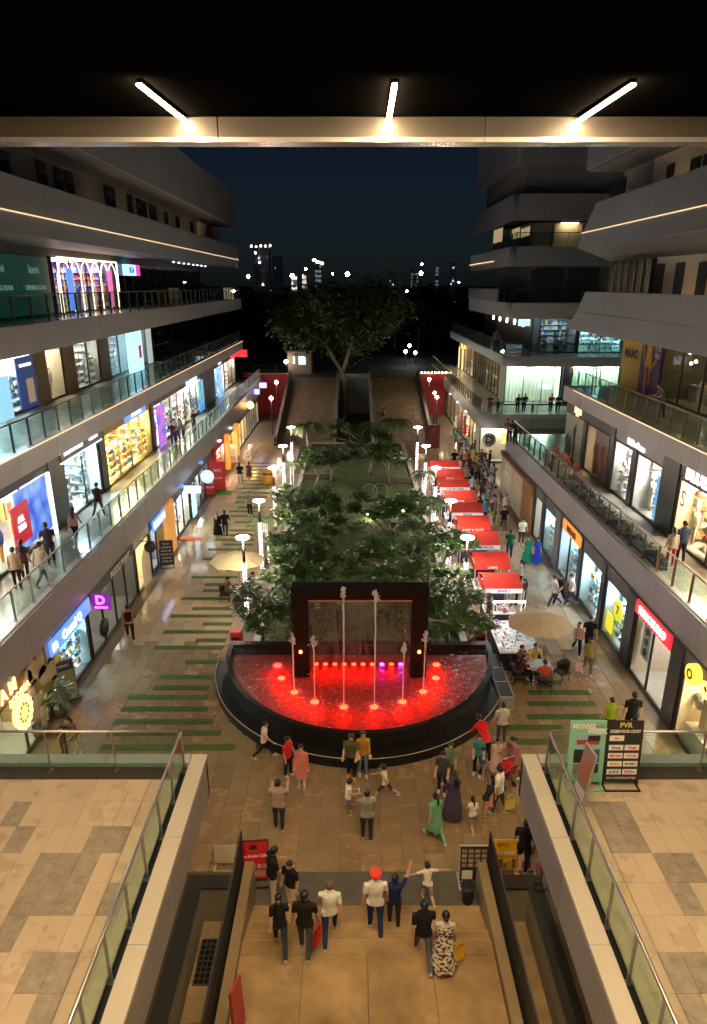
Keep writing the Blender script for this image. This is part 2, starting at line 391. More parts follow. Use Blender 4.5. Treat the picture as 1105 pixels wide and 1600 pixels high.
def railing(name, label, pts, cat='railing', h=1.1, step=1.35, group=None, fin=True, hm=None, pm=None, gmat=None, wide=0.09, kick=0.0):
    """glass balustrade along pts: posts and panes are parts"""
    t = thing(name, label, cat, pts[0], group=group)
    hm = hm or M_metal; pm = pm or M_metal; gmat = gmat or M_glass
    off = Vector(pts[0])
    hr = MB(); hr.tube([Vector(p) + Vector((0, 0, h)) for p in pts], 0.032, 8); hr.obj('handrail', hm, t)
    post = None
    for a, b in zip(pts, pts[1:]):
        a, b = Vector(a), Vector(b); d = b - a; L = d.length; n = max(1, round(L / step)); u = d.normalized()
        nn = Vector((-u.y, u.x, 0)); ang = math.atan2(u.y, u.x)
        up = Vector((0, 0, 1))
        pme = MB(); pme.obox((0, 0, h / 2), (0.012, 0, 0), (0, wide / 2, 0), (0, 0, h / 2 - 0.02)); pme.box(-0.05, 0.05, -0.07, 0.07, -0.0, 0.02)
        pme = pme.mesh('post', pm)
        w = L / n
        gme = MB(); gme.obox((w / 2, 0, (h - 0.08) / 2 + 0.05), (w / 2 - 0.03, 0, 0), (0, 0.006, 0), (0, 0, (h - 0.16) / 2)); gme = gme.mesh('glass_pane', gmat)
        for i in range(n + 1):
            o = mo('post', pme, t); o.location = a + u * min(max(w * i, 0.02), L - 0.02) - off; o.rotation_euler = (0, 0, ang)
        tilt = math.asin(max(-1, min(1, u.z)))
        for i in range(n):
            o = mo('glass_pane', gme, t); o.location = a + u * (w * i) - off; o.rotation_euler = (0, -tilt, ang)
    return t
# ------------------------------------------------------------------ ground, plaza, tiles
M_ground = mat('dark asphalt', (0.045, 0.045, 0.045), 0.85, nscale=0.3, namt=0.3)
struct(MB().box(-2500, 2500, 89.3, 5000, 4.0, 4.45).obj('ground', M_ground))
struct(MB().box(-2500, 2500, -60, 96, -6.3, -6.0).obj('lower_ground', M_ground))
pz = MB()
for x0, x1, y0, y1 in ((-11.2, 11.6, 14.55, 93.0), (-11.2, -4.1, 4, 14.55), (4.68, 11.6, 4, 14.55), (-2.95, 3.5, 4, 14.55), (11.6, 26, 46.5, 93), (-26, -11.2, 70, 93)):
    pz.quad((x0, y0, -0.03), (x1, y0, -0.03), (x1, y1, -0.03), (x0, y1, -0.03))
plaza = struct(pz.obj('plaza_floor', M_joint))
def in_pool(x, y, a=6.1, b=6.8): return y < 26.2 and ((x - 0.25) / a) ** 2 + ((y - 26.2) / b) ** 2 < 1
def in_garden(x, y): return (-4.9 < x < 5.4 and 25.6 < y < 71) or in_pool(x, y, 5.6, 6.3)
cells = []
TW, TL = 0.6, 1.2
for i in range(-19, 20):
    for j in range(0, 64):
        x = i * TW + 0.2; y = 13.4 + j * TL + (i % 3) * 0.4
        if x < -11.1 or x + TW > 11.55 or y + TL > 72: continue
        cx_, cy_ = x + TW / 2, y + TL / 2
        if in_garden(cx_, cy_): continue
        if y + TL < 15.2: continue
        cells.append((cy_, x, y))
cells.sort()
tme = [MB().bbox(0, TW - 0.012, 0, TL - 0.012, -0.028, 0, 0.004).mesh('paving_tile', m) for m in (M_tile, M_tile2)]
rest = MB(); M_t3 = [mat('plaza stone tile %d' % k, c, 0.11, nscale=1.6, namt=0.11, nrough=0.05, spec=0.8) for k, c in enumerate(((0.39, 0.30, 0.195), (0.42, 0.32, 0.21), (0.35, 0.27, 0.18), (0.41, 0.295, 0.185)))]
for k, (cy_, x, y) in enumerate(cells):
    if y < 15.11:
        MB().bbox(x, x + TW - 0.012, 15.11, y + TL - 0.012, -0.028, 0, 0.004).obj('paving_tile', M_tile if k % 3 else M_tile2, plaza)
    elif k < 300:
        o = mo('paving_tile', tme[0 if rng.random() < 0.7 else 1], plaza, (x, y, 0))
    else:
        rest.box(x, x + TW - 0.012, y, y + TL - 0.012, -0.028, 0, rng.randrange(4))
for x0, x1, y0, y1 in ((11.7, 25, 46.6, 62), ):
    rest.box(x0, x1, y0, y1, -0.028, 0, 1)
tag(rest.obj('paving_field', M_t3, plaza), kind='stuff')
# dark threshold strip at the head of the stairs
for k in range(6):
    MB().box(-2.6 + k * 0.97, -2.6 + (k + 1) * 0.97 - 0.01, 13.82, 15.1, -0.028, 0.0).obj('threshold_tile', mat('dark threshold stone', (0.10, 0.09, 0.075), 0.5, nscale=3, namt=0.2), plaza)
# turf strips let into the paving, measured from the photo rows
LSTR = [(1168, 158, 368), (1145.6, 168, 345), (1128, 178, 333), (1108, 190, 325), (1089.6, 200, 326), (1075, 240, 328), (1058, 248, 333), (1034.5, 290, 341),
        (1012, 241, 348), (1000.6, 306, 353), (987.6, 255, 358), (975, 317, 362), (962.6, 266, 363), (951, 301, 365), (935.4, 283, 360), (923, 317, 362), (913.5, 320, 360),
        (902, 300, 372), (891, 354, 376), (873.5, 316, 378), (858.6, 325, 385), (851, 350, 395), (843.7, 335, 398), (836, 345, 395), (828.7, 358, 402), (822, 385, 404), (816, 367, 405),
        (806.5, 360, 408), (799, 358, 410), (793, 372, 412), (785, 368, 414), (777, 370, 417), (770, 378, 419), (763, 372, 420), (757, 384, 422), (751, 378, 424), (745.5, 384, 425), (740, 380, 427), (734.5, 388, 428), (729, 384, 430), (724, 390, 430)]
RSTR = [(1067, 818, 876), (1082, 826, 921), (1099.5, 824, 931), (1120, 824, 942), (1137, 792, 880), (1159, 796, 862)]
for row in LSTR + RSTR:
    y, xa, xb = row
    X0, Y0 = gz(xa, y); X1, _ = gz(xb, y)
    b = MB(); b.box(X0, X1, Y0 - 0.17, Y0 + 0.17, -0.02, 0.012)
    for k in range(int((X1 - X0) * 70)):
        xx = rng.uniform(X0, X1); yy = rng.uniform(Y0 - 0.17, Y0 + 0.17); hh = rng.uniform(0.02, 0.045); a = rng.uniform(0, PI)
        dx, dy = 0.012 * math.cos(a), 0.012 * math.sin(a)
        b.add([(xx - dx, yy - dy, 0.01), (xx + dx, yy + dy, 0.01), (xx + rng.uniform(-0.01, 0.01), yy, hh)], [(0, 1, 2)])
    b.obj('turf_strip', M_turf, plaza)

# ------------------------------------------------------------------ long building on the left
LB = thing('mall_building', 'long dark grey shopping block with stacked open galleries, on the left side', 'building', (-13, 50, 0))
L_SHOPS = [  # level, y0, y1
]
YF = 87.0
gallery(LB, -1, -11.0, -13.6, 4.5, 14.2, YF, 3.12)
MB().box(-11.13, -11.45, 14.2, YF, 4.5, 4.58).obj('coping', mat('pale coping', (0.42, 0.40, 0.40), 0.3, 0.2), LB)
gallery(LB, -1, -12.8, -16.9, 9.0, 12, 85, 8.15)
gallery(LB, -1, -13.0, -16.9, 13.5, 12, YF, 12.5, fac_top=13.62)
panels(LB, -1, -13.1, 12, YF, 16.95, 19.05, M_fascia_up, step=5.2)
MB().box(-13.23, -22, 12, YF, 17.0, 17.4).obj('soffit', M_fascia_up, LB)
MB().box(-15.6, -15.9, 12, YF - 1, 17.4, 21.2).obj('upper_wall', M_wallg, LB)
panels(LB, -1, -13.0, 12, YF, 21.1, 24.5, M_fascia_up, step=7.5)
MB().box(-13.13, -22, 12, YF, 21.1, 21.3).obj('soffit', M_soffit, LB)
MB().box(-13.13, -22, 12, YF, 24.2, 24.4).obj('roof', M_soffit, LB)
MB().box(-22, -22.3, 12, YF, -0.02, 24.4).obj('rear_wall', M_wallg, LB)
for z0, z1 in ((-0.02, 3.1), (4.52, 8.1), (9.02, 12.4), (13.52, 16.9)):
    MB().box(-17.3 if z0 > 5 else -13.9, -22, YF - 3.2, YF - 3.0, z0, z1).obj('end_wall', M_wallg, LB)
# LED lines in the fascias
MB().box(-12.79, -12.75, 12, 84.9, 9.02, 9.06).obj('led_line', M_led_warm, LB)
MB().box(-13.09, -13.05, 12, YF, 17.72, 17.76).obj('led_line', M_led_warm, LB)
# recessed top floor: small dark windows and wall lamps that wash the wall
M_wwash = emi('wall lamp lens', (1.0, 0.72, 0.40), 7)
for k, (xa, ya) in enumerate(((0, 262), (66, 277), (92, 286), (109, 292), (172, 312), (203, 322), (218, 328), (226, 332), (239, 336), (260, 346), (278, 353), (300, 360))):
    Y, Z = gx(xa, ya, -15.58)
    w = 0.55 if k % 4 else 1.0
    t_ = MB(); t_.box(-15.596, -15.52, Y - w, Y + w, Z - 0.75, Z + 0.75); f = t_.obj('window', M_dark, LB)
    MB().box(-15.515, -15.505, Y - w + 0.06, Y + w - 0.06, Z - 0.69, Z + 0.69).obj('pane', M_glass_dark, f)
for Y in (20, 25.5, 47, 53, 59, 65, 71, 76):
    MB().box(-13.5, -13.6, Y - 0.5, Y + 0.5, 18.6, 18.66).obj('wall_lamp', M_wwash, LB)
for xa, xb, ya, m in ((307, 321, 342, M_wallc), (332, 344, 356, M_wood)):
    Y0, Z0 = gx(xa, ya, -15.2); Y1, _ = gx(xb, ya + 3, -15.2)
    MB().box(-15.2, -15.58, Y0, Y1, 18.0, 20.9).obj('wall_panel', m, LB)
# pillars on the galleries
def pillar(parent, side, X, y0, y1, z0, z1, m=None, out=0.06, deep=0.8, name='pillar'):
    MB().bbox(min(X - side * out, X + side * deep), max(X - side * out, X + side * deep), y0, y1, z0, z1, 0.01).obj(name, m or M_dark, parent)
M_bwood = mat('tan stone pier', (0.34, 0.22, 0.12), 0.6, nscale=2, namt=0.15)
M_cw = (0.80, 0.93, 1.0); M_ww = (1.0, 0.80, 0.55); M_nw = (1.0, 0.93, 0.82)
T_white = emi('white lit letters', (0.85, 0.92, 1.0), 3.2, False)
T_blue = emi('blue lit letters', (0.25, 0.45, 1.0), 3.5, False)
T_warm = emi('warm lit letters', (1.0, 0.66, 0.30), 2.2, False)
T_pink = emi('pink lit letters', (1.0, 0.12, 0.65), 4.0, False)
T_red = emi('red lit letters', (1.0, 0.10, 0.09), 3.0, False)
B_blue = emi('blue lit sign face', (0.12, 0.28, 1.0), 1.6)
B_red = emi('red lit sign face', (1.0, 0.03, 0.04), 1.6)
B_white = emi('white lit sign face', (0.85, 0.92, 1.0), 2.4)
B_cyan = emi('cyan lit sign face', (0.35, 0.75, 1.0), 2.4)
B_yellow = emi('yellow lit sign face', (1.0, 0.62, 0.06), 2.6)
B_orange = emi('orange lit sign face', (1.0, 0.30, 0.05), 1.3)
# ---- ground floor, left
XL = -11.15; ZT = 2.52
def gband(y0, y1, m=M_soffit, side=-1, X=XL): MB().box(X, X + side * 0.4, y0, y1, ZT, 3.12).obj('fascia_band', m, LB if side < 0 else RB)
s = shop(-1, XL, 13.0, 22.3, 0, ZT, 'dark brown cafe front with arched mirrors and glowing medallion, left of the plants', (M_ww, 5), (0.16, 0.10, 0.06), 'cafe', 'warm', panes=5, back=M_wood, dark=False)
gband(13, 22.3, M_wood)
# arched mirror panels on the cafe front
bm_ = mat('smoked mirror', (0.55, 0.42, 0.26), 0.15, 0.6)
for px, py, hh in ((64, 1035, 1.0), (78, 1013, 1.0), (82, 1045, 1.0), (69, 1058, 0.9), (52, 1050, 0.9), (44, 1058, 0.5), (56, 1075, 0.6), (86, 1062, 0.35)):
    Y, Z = gx(px, py, -11.0); b = MB(); w = 0.34
    pr = [(-w, -hh / 2), (w, -hh / 2), (w, hh / 2 - w)] + [(w * math.cos(q * PI / 6), hh / 2 - w + w * math.sin(q * PI / 6)) for q in range(1, 6)] + [(-w, hh / 2 - w)]
    n = len(pr)
    b.add([(-11.02, Y + p[0], Z + p[1]) for p in pr] + [(-11.14, Y + p[0], Z + p[1]) for p in pr], [tuple(range(n))] + [(i, n + i, n + (i + 1) % n, (i + 1) % n) for i in range(n)])
    b.obj('arched_mirror', bm_, s)
Y, Z = gx(38, 1113, -10.98)
MB().tube([(-11.14, Y, Z), (-10.98, Y, Z)], 0.52, 28).obj('medallion', emi('glowing medallion', (1.0, 0.74, 0.22), 1.6), s)
mb_ = MB()
for k in range(14):
    a = 2 * PI * k / 14; mb_.tube([(-10.99, Y + 0.5 * math.cos(a), Z + 0.5 * math.sin(a)), (-10.95, Y + 0.5 * math.cos(a), Z + 0.5 * math.sin(a))], 0.13, 10)
for k in range(10):
    a = 2 * PI * k / 10 + 0.2; mb_.tube([(-10.97, Y + 0.3 * math.cos(a), Z + 0.3 * math.sin(a)), (-10.955, Y + 0.3 * math.cos(a), Z + 0.3 * math.sin(a))], 0.05, 8, 1)
mb_.obj('medallion_petals', [emi('glowing petals', (1.0, 0.82, 0.32), 2.0, False), M_wood], s)
Y, Z = gx(12, 1082, -10.95)
letters('I A M', 0.62, T_warm, s, (-10.95, Y - 0.1, Z), (1, 0), 0.03, 0.012)
Y, Z = gx(27, 1083, -10.95)
letters('BODEGA', 0.36, T_warm, s, (-10.95, Y + 0.15, Z - 0.12), (1, 0), 0.02, 0.01)
s = shop(-1, XL, 22.5, 26.7, 0, ZT, 'cyan lit gadget shop with blue name sign, ground floor left', ((0.62, 0.88, 1.0), 16), (0.55, 0.72, 0.78), 'shelves', 'cool', panes=1, door=False)
gband(22.3, 26.8); signboard(s, -1, -10.98, 22.6, 26.6, 2.5, 3.08, B_blue, 'Casual Q', T_white, 0.52)
letters('m', 0.6, T_white, s, (-10.85, 22.9, 2.85), (1, 0), 0.015, 0.01)
MB().lathe([(0.0, -0.5), (0.28, -0.3), (0.34, 0.1), (0.2, 0.42), (0.0, 0.5)], (-11.6, 24.0, 1.55), 12).obj('hanging_backpack', plain((0.85, 0.5, 0.08)), s)
s = shop(-1, XL, 26.9, 33.6, 0, ZT, 'closed dark glazed unit with grey lettering beside the pink square sign', (M_nw, 0.9), (0.2, 0.19, 0.17), 'plain', 'mono', panes=4, dark=False, door=False)
gband(26.8, 33.6); letters('PUZZLE POINT', 0.42, plain((0.62, 0.6, 0.55)), s, (-10.98, 31.0, 2.78), (1, 0), 0.012, 0.006, wmax=4.6)
sb = MB().bbox(-10.95, -10.2, 26.95, 27.1, 2.35, 3.05, 0.01).obj('hanging_sign', emi('purple sign face', (0.30, 0.03, 0.55), 0.6), s)
letters('D', 0.55, T_pink, s, (-10.58, 26.93, 2.78), (0, -1), 0.01, 0.02); MB().box(-10.85, -10.3, 26.92, 26.945, 2.42, 2.5).obj('sign_bar', T_pink, s)
for yy, zz in ((28.2, 1.2),):
    b = MB(); b.tube([(-11.12, yy, zz - 0.3), (-11.0, yy, zz - 0.3)], 0.42, 20); b.obj('round_decal', M_black, s)
s = shop(-1, XL, 33.8, 36.3, 0, ZT, 'narrow cream arched shopfront next to the dark glazed unit', (M_ww, 7), (0.72, 0.64, 0.44), 'plain', panes=1, door=False)
gband(33.6, 36.4, M_wallc)
b = MB(); w = 0.75; pr = [(-w, 0.1), (w, 0.1), (w, 1.4)] + [(w * math.cos(q * PI / 8), 1.4 + w * math.sin(q * PI / 8)) for q in range(1, 8)] + [(-w, 1.4)]
b.add([(-11.02, 35.0 + p[0], p[1]) for p in pr], [tuple(range(len(pr)))]); b.obj('arch_panel', plain((0.66, 0.56, 0.38)), s)
MB().tube([(-11.0, 34.3, 2.75), (-10.25, 34.3, 2.75)], 0.02, 6).obj('sign_bracket', M_dark, s)
MB().tube([(-10.5, 34.22, 2.45), (-10.5, 34.34, 2.45)], 0.3, 18).obj('round_sign', plain((0.05, 0.02, 0.03)), s)
s = shop(-1, XL, 36.5, 39.0, 0, ZT, 'shop with slanted blue lit name board and poster, before the orange pier', ((0.8, 0.85, 1), 8), (0.45, 0.45, 0.5), 'shelves', 'mono', panes=2)
gband(36.4, 39.1); signboard(s, -1, -10.98, 36.5, 39.0, 2.45, 3.08, B_blue, 'RADIOMAN', T_white, 0.5)
MB().box(-11.0, -11.04, 37.4, 38.8, 1.1, 2.3).obj('poster', plain((0.45, 0.32, 0.1)), s)
pillar(LB, -1, XL, 39.1, 41.0, 0, 3.1, emi('orange glow painted pier', (1.0, 0.42, 0.08), 0.55), 0.3)  # glow put into the pier's own colour
s = shop(-1, XL, 41.1, 46.2, 0, ZT, 'warm lit cream shop behind the orange pier, with white projecting bar sign', (M_nw, 13), (0.72, 0.68, 0.55), 'shelves', 'pastel', panes=3)
gband(41, 46.3); MB().bbox(-10.95, -9.9, 44.2, 44.4, 2.5, 2.95, 0.02).obj('bar_sign', B_white, s)
MB().box(-10.7, -10.62, 45.0, 46.0, 0.6, 2.4).obj('lit_poster', B_cyan, s)
s = shop(-1, XL, 46.5, 55.0, 0, ZT, 'dark shopfront with round cyan projecting sign, ground floor left', (M_cw, 3.0), (0.2, 0.22, 0.25), 'clothes', 'mono', panes=5)
gband(46.3, 55.1); MB().tube([(-10.2, 48.0, 2.6), (-10.2, 48.12, 2.6)], 0.45, 24).obj('round_sign', B_cyan, s)
letters('W', 0.45, T_white, s, (-10.2, 47.97, 2.6), (0, -1), 0.01, 0.01)
s = shop(-1, XL, 55.2, 60.5, 0, ZT, 'red framed bright shop beside the red sale stands', (M_nw, 12), (0.7, 0.68, 0.62), 'clothes', 'mix', panes=3, frame=M_red)
gband(55.1, 60.6, M_red); pillar(LB, -1, XL, 54.6, 55.2, 0, 3.0, M_red, 0.25, 0.3)
s = shop(-1, XL, 60.8, 66, 0, ZT, 'orange timber shop glowing warm, ground floor left', (M_ww, 14), (0.65, 0.42, 0.2), 'shelves', 'warm', panes=3)
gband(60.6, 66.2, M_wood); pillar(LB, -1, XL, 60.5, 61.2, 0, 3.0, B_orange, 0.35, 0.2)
pillar(LB, -1, XL, 65.4, 66.3, 0, 3.0, emi('amber glow painted pier', (1.0, 0.5, 0.1), 0.8), 0.35, 0.2)  # amber glow put into the colour of this pier
s = shop(-1, XL, 66.5, 74, 0, ZT, 'far amber shop with hanging globe lamps, ground floor left', (M_ww, 9), (0.5, 0.35, 0.18), 'cafe', 'warm', panes=4)
gband(66.2, 74)
for k, (px, py) in enumerate(((379, 632), (391, 633))):
    X, Z = gy(px, py, 73.0); MB().lathe([(0.02, -0.4), (0.28, -0.25), (0.4, 0), (0.28, 0.25), (0.02, 0.4)], (X, 73.0, Z), 14).obj('globe_lamp', emi('amber globe', (1.0, 0.55, 0.12), 3.0), s)
s = shop(-1, XL, 74.2, 83.5, 0, ZT, 'farthest dim shop on the ground floor, beside the red end wall', (M_nw, 3), (0.35, 0.3, 0.25), 'plain', panes=5)
gband(74, 84)
for px, py in ((400, 612), (411, 602)):
    X, Z = gy(px, py, 80.0); MB().bbox(X - 0.4, X + 0.4, 79.9, 80.1, Z - 0.28, Z + 0.28, 0.02).obj('projecting_sign', emi('violet sign face', (0.45, 0.4, 1.0), 2.5), s)
for Y, m in ((43.2, 'blue'), (49.5, 'blue'), (57, 'white'), (62.5, 'white')):      # spot washes under the fascia
    MB().bbox(-10.98, -10.75, Y - 0.25, Y + 0.25, 3.2, 3.32, 0.02).obj('fascia_lamp', B_blue if m == 'blue' else B_white, LB)
# ---- first gallery, left
X1 = -13.6; Z1 = 4.5; ZT1 = 7.45
def band1(y0, y1, m=M_soffit): MB().box(X1, X1 - 0.4, y0, y1, ZT1, 8.17).obj('fascia_band', m, LB)
s = shop(-1, X1, 17, 30.6, Z1, ZT1, 'first gallery shop with large blue video wall and red panel, at the left edge', (M_nw, 9), (0.6, 0.58, 0.55), 'clothes', 'mix', panes=5)
band1(17, 30.8)
def px_panel(parent, X, x0, x1, y0, y1, m, name, out=0.05, side=-1):
    Ya, Za = gx(x0, y1, X); Yb, _ = gx(x1, y1, X); _, Zt = gx(x0, y0, X)
    return MB().box(X, X + side * out, min(Ya, Yb), max(Ya, Yb), Za, Zt).obj(name, m, parent)
M_blueled = mat('blue video wall', (0.02, 0.05, 0.2), 0.3)
def vidwall(name, c1, c2, s_):
    if name in MC: return MC[name]
    m = bpy.data.materials.new(name); m.use_nodes = True; MC[name] = m; nt = m.node_tree; b = nt.nodes['Principled BSDF']; L = nt.links
    b.inputs['Base Color'].default_value = (0.02, 0.02, 0.03, 1); geo = nt.nodes.new('ShaderNodeNewGeometry')
    v = nt.nodes.new('ShaderNodeTexVoronoi'); v.inputs['Scale'].default_value = 1.4; L.new(geo.outputs['Position'], v.inputs['Vector'])
    cr = nt.nodes.new('ShaderNodeValToRGB'); cr.color_ramp.elements[0].color = (*c1, 1); cr.color_ramp.elements[1].color = (*c2, 1); cr.color_ramp.elements[1].position = 0.8
    L.new(v.outputs['Distance'], cr.inputs[0]); L.new(cr.outputs[0], b.inputs['Emission Color']); b.inputs['Emission Strength'].default_value = s_ * 0.3
    return m
V_blue = vidwall('blue video wall picture', (0.35, 0.6, 1.0), (0.01, 0.09, 0.75), 1.1)
MB().box(-13.45, -13.52, 27.0, 30.0, 5.0, 7.35).obj('video_wall', V_blue, s)
MB().box(-13.38, -13.44, 26.4, 27.9, 5.3, 6.9).obj('red_screen', emi('red screen', (0.75, 0.03, 0.06), 0.7), s)
letters('ALL', 0.34, T_white, s, (-13.36, 27.1, 6.3), (1, 0), 0.008, 0.01); letters('2000', 0.34, T_white, s, (-13.36, 27.1, 5.95), (1, 0), 0.008, 0.01)
MB().box(-13.4, -13.5, 30.25, 30.42, 4.55, 7.4).obj('light_column', emi('white light column', (0.75, 1.0, 0.95), 4), s)
pillar(LB, -1, X1, 30.7, 32.4, Z1, 8.1, mat('dark stone pier', (0.06, 0.055, 0.05), 0.35))
s = shop(-1, X1, 32.5, 37.2, Z1, ZT1, 'watch shop with navy name band and bright blue cabinets, first gallery left', (M_cw, 16), (0.62, 0.7, 0.74), 'shelves', 'cool', panes=2)
band1(32.4, 37.9); signboard(s, -1, X1, 32.0, 37.7, 7.4, 8.1, plain((0.015, 0.02, 0.06), 0.3), 'TITAN WORLD', T_white, 0.4, ya=32.4, yb=34.9)
letters('HELIOS', 0.4, T_white, s, (X1 + 0.13, 36.4, 7.78), (1, 0), 0.012, 0.006); MB().box(X1 + 0.11, X1 + 0.02, 32.0, 37.7, 7.33, 7.4).obj('light_strip', B_white, s)
pillar(LB, -1, X1, 37.3, 38.2, Z1, 8.1)
s = shop(-1, X1, 38.3, 47.4, Z1, ZT1, 'golden yellow lit toy shop packed with shelves, first gallery left', ((1.0, 0.82, 0.42), 17), (0.72, 0.58, 0.28), 'shelves', 'mix', panes=4, frame=mat('mustard frame', (0.42, 0.24, 0.02), 0.5))
band1(38.2, 47.6, mat('mustard band', (0.42, 0.24, 0.02), 0.5)); signboard(s, -1, X1, 42.0, 46.4, 7.4, 8.0, B_blue, 'FIRST KIDS', T_white, 0.42)
pillar(LB, -1, X1, 47.5, 48.3, Z1, 8.1)
s = shop(-1, X1, 48.4, 64.5, Z1, ZT1, 'long white clothes shop behind the multicoloured banner, first gallery left', (M_nw, 14), (0.68, 0.68, 0.62), 'clothes', 'mono', panes=7)
band1(48.3, 64.8); signboard(s, -1, X1, 58.5, 62.5, 7.45, 8.05, B_cyan, 'Lenskart', T_white, 0.4)
V_ban = vidwall('multicolour banner picture', (0.9, 0.2, 0.5), (0.03, 0.12, 0.8), 1.3)
MB().box(-13.35, -13.45, 48.5, 50.3, 4.6, 7.3).obj('lit_banner', V_ban, s)
V_ban2 = vidwall('green blue banner picture', (0.3, 0.8, 0.2), (0.02, 0.15, 0.8), 1.2)
MB().box(-13.35, -13.45, 62.3, 64.2, 4.7, 7.3).obj('lit_banner', V_ban2, s)
pillar(LB, -1, X1, 64.7, 70.6, Z1, 8.1, M_soffit)
s = shop(-1, X1, 70.8, 76.2, Z1, ZT1, 'shop with tall blue lit banner near the end of the first gallery', (M_cw, 12), (0.55, 0.66, 0.75), 'shelves', 'cool', panes=3)
band1(70.6, 76.4); signboard(s, -1, X1, 71, 76, 7.5, 8.05, plain((0.05, 0.05, 0.06)), 'DaySwear', T_white, 0.42)
MB().box(-13.3, -13.4, 71.0, 73.4, 4.6, 7.4).obj('lit_banner', vidwall('sky blue banner picture', (0.8, 0.9, 1.0), (0.05, 0.3, 0.9), 1.3), s)
s = shop(-1, X1, 76.6, 83.6, Z1, ZT1, 'last shop of the first gallery with red lit corner sign', (M_nw, 12), (0.7, 0.66, 0.6), 'shelves', 'mix', panes=3)
band1(76.4, 83.8); signboard(s, -1, X1, 80.5, 84.5, 7.4, 8.1, B_red, None); MB().bbox(-13.5, -12.3, 84.6, 84.8, 7.3, 8.1, 0.02).obj('corner_sign', B_red, s)
# ---- second gallery, left
X2 = -16.9; Z2 = 9.0; ZT2 = 12.2
def band2(y0, y1, m=M_soffit, X=X2): MB().box(X, X - 0.3, y0, y1, ZT2, 12.6).obj('fascia_band', m, LB)
band2(16, 84)
s = shop(-1, X2, 24, 38.3, Z2, ZT2, 'bright white shop with large navy poster of a face, second gallery left', (M_cw, 14), (0.68, 0.7, 0.68), 'clothes', 'cool', panes=4)
Ya = gx(25, 590, -16.7)[0]; Yb = gx(57, 590, -16.7)[0]
po = MB().box(-16.7, -16.76, 36.0, 38.0, 9.15, 11.7).obj('poster', emi('navy poster', (0.05, 0.09, 0.3), 0.5), s)
MB().box(-16.68, -16.695, 36.9, 37.7, 9.4, 10.6).obj('poster_face', emi('poster face', (0.5, 0.33, 0.22), 0.7), s)
letters('NEW SEASON', 0.22, T_white, s, (-16.67, 37.0, 11.3), (1, 0), 0.006)
MB().box(-16.4, -16.46, 33.0, 34.4, 9.1, 11.1).obj('lit_panel', emi('pale cyan panel', (0.35, 0.75, 1.0), 1.1), s)
pillar(LB, -1, X2, 38.4, 40.0, Z2, 12.4, M_bwood)
s = shop(-1, X2, 40.1, 42.4, Z2, ZT2, 'small window with dressed mannequins between two tan piers, second gallery left', (M_ww, 9), (0.5, 0.46, 0.38), 'mannequins', 'pastel', panes=1, door=False)
pillar(LB, -1, X2, 42.5, 44.2, Z2, 12.4, M_bwood)
s = shop(-1, X2, 44.3, 48.6, Z2, ZT2, 'pale green shop with framed mirrors, second gallery left', (M_nw, 9), (0.55, 0.58, 0.5), 'display', 'pastel', panes=2)
pillar(LB, -1, X2, 48.7, 50.6, Z2, 12.4, M_bwood)
s = shop(-1, X2, 50.7, 55.0, Z2, ZT2, 'grey shop beside the tall cyan light box, second gallery left', (M_nw, 5), (0.4, 0.42, 0.38), 'display', 'mono', panes=2)
MB().bbox(-15.9, -16.7, 54.0, 55.4, 9.02, 12.0, 0.03).obj('light_box', emi('cyan light box', (0.35, 0.75, 1.0), 2.2), s)
MB().box(-15.88, -15.895, 54.3, 55.0, 10.0, 10.9).obj('red_poster', emi('red poster', (0.8, 0.05, 0.12), 0.9), s)
pillar(LB, -1, X2, 55.1, 58.5, Z2, 12.4, M_wallg)
s = shop(-1, X2, 58.6, 62, Z2, ZT2, 'narrow dim shop with white lit panel, second gallery left', (M_nw, 2.0), (0.3, 0.3, 0.3), 'plain', 'mono', panes=2, door=False)
MB().box(-16.6, -16.66, 59.2, 60.6, 9.1, 12.0).obj('lit_panel', emi('pale panel', (0.6, 0.75, 0.7), 0.8), s)
s = shop(-1, X2, 62.1, 83.8, Z2, ZT2, 'long unlit glazed unit at the far end of the second gallery', (M_ww, 1.0), (0.2, 0.18, 0.15), 'plain', 'mono', panes=12, dark=True, door=False)
# ---- third gallery, left
Z3 = 13.5; ZT3 = 16.6
MB().box(X2, X2 - 0.3, 14, 84, ZT3, 17.0).obj('fascia_band', M_soffit, LB)
s = shop(-1, X2, 22, 42.0, Z3, ZT3, 'shop closed behind a dark green printed hoarding, third gallery left', (M_nw, 0.4), (0.2, 0.2, 0.2), 'plain', panes=5, dark=True, door=False)
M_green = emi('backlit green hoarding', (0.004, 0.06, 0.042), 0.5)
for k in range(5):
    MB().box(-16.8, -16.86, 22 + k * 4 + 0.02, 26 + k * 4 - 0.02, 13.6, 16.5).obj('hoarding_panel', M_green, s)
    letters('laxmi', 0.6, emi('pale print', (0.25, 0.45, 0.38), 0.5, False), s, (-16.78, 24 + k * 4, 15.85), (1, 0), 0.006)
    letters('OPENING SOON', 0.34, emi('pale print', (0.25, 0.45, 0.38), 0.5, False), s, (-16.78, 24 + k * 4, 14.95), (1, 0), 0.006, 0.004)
s = shop(-1, X2, 42.8, 53.6, Z3, ZT3, 'gaming shop outlined by glowing string light arches, third gallery left', ((0.9, 0.7, 1.0), 4), (0.22, 0.15, 0.28), 'display', 'mix', panes=4, door=False)
M_string = emi('string light', (1.0, 0.72, 0.45), 5)
b = MB()
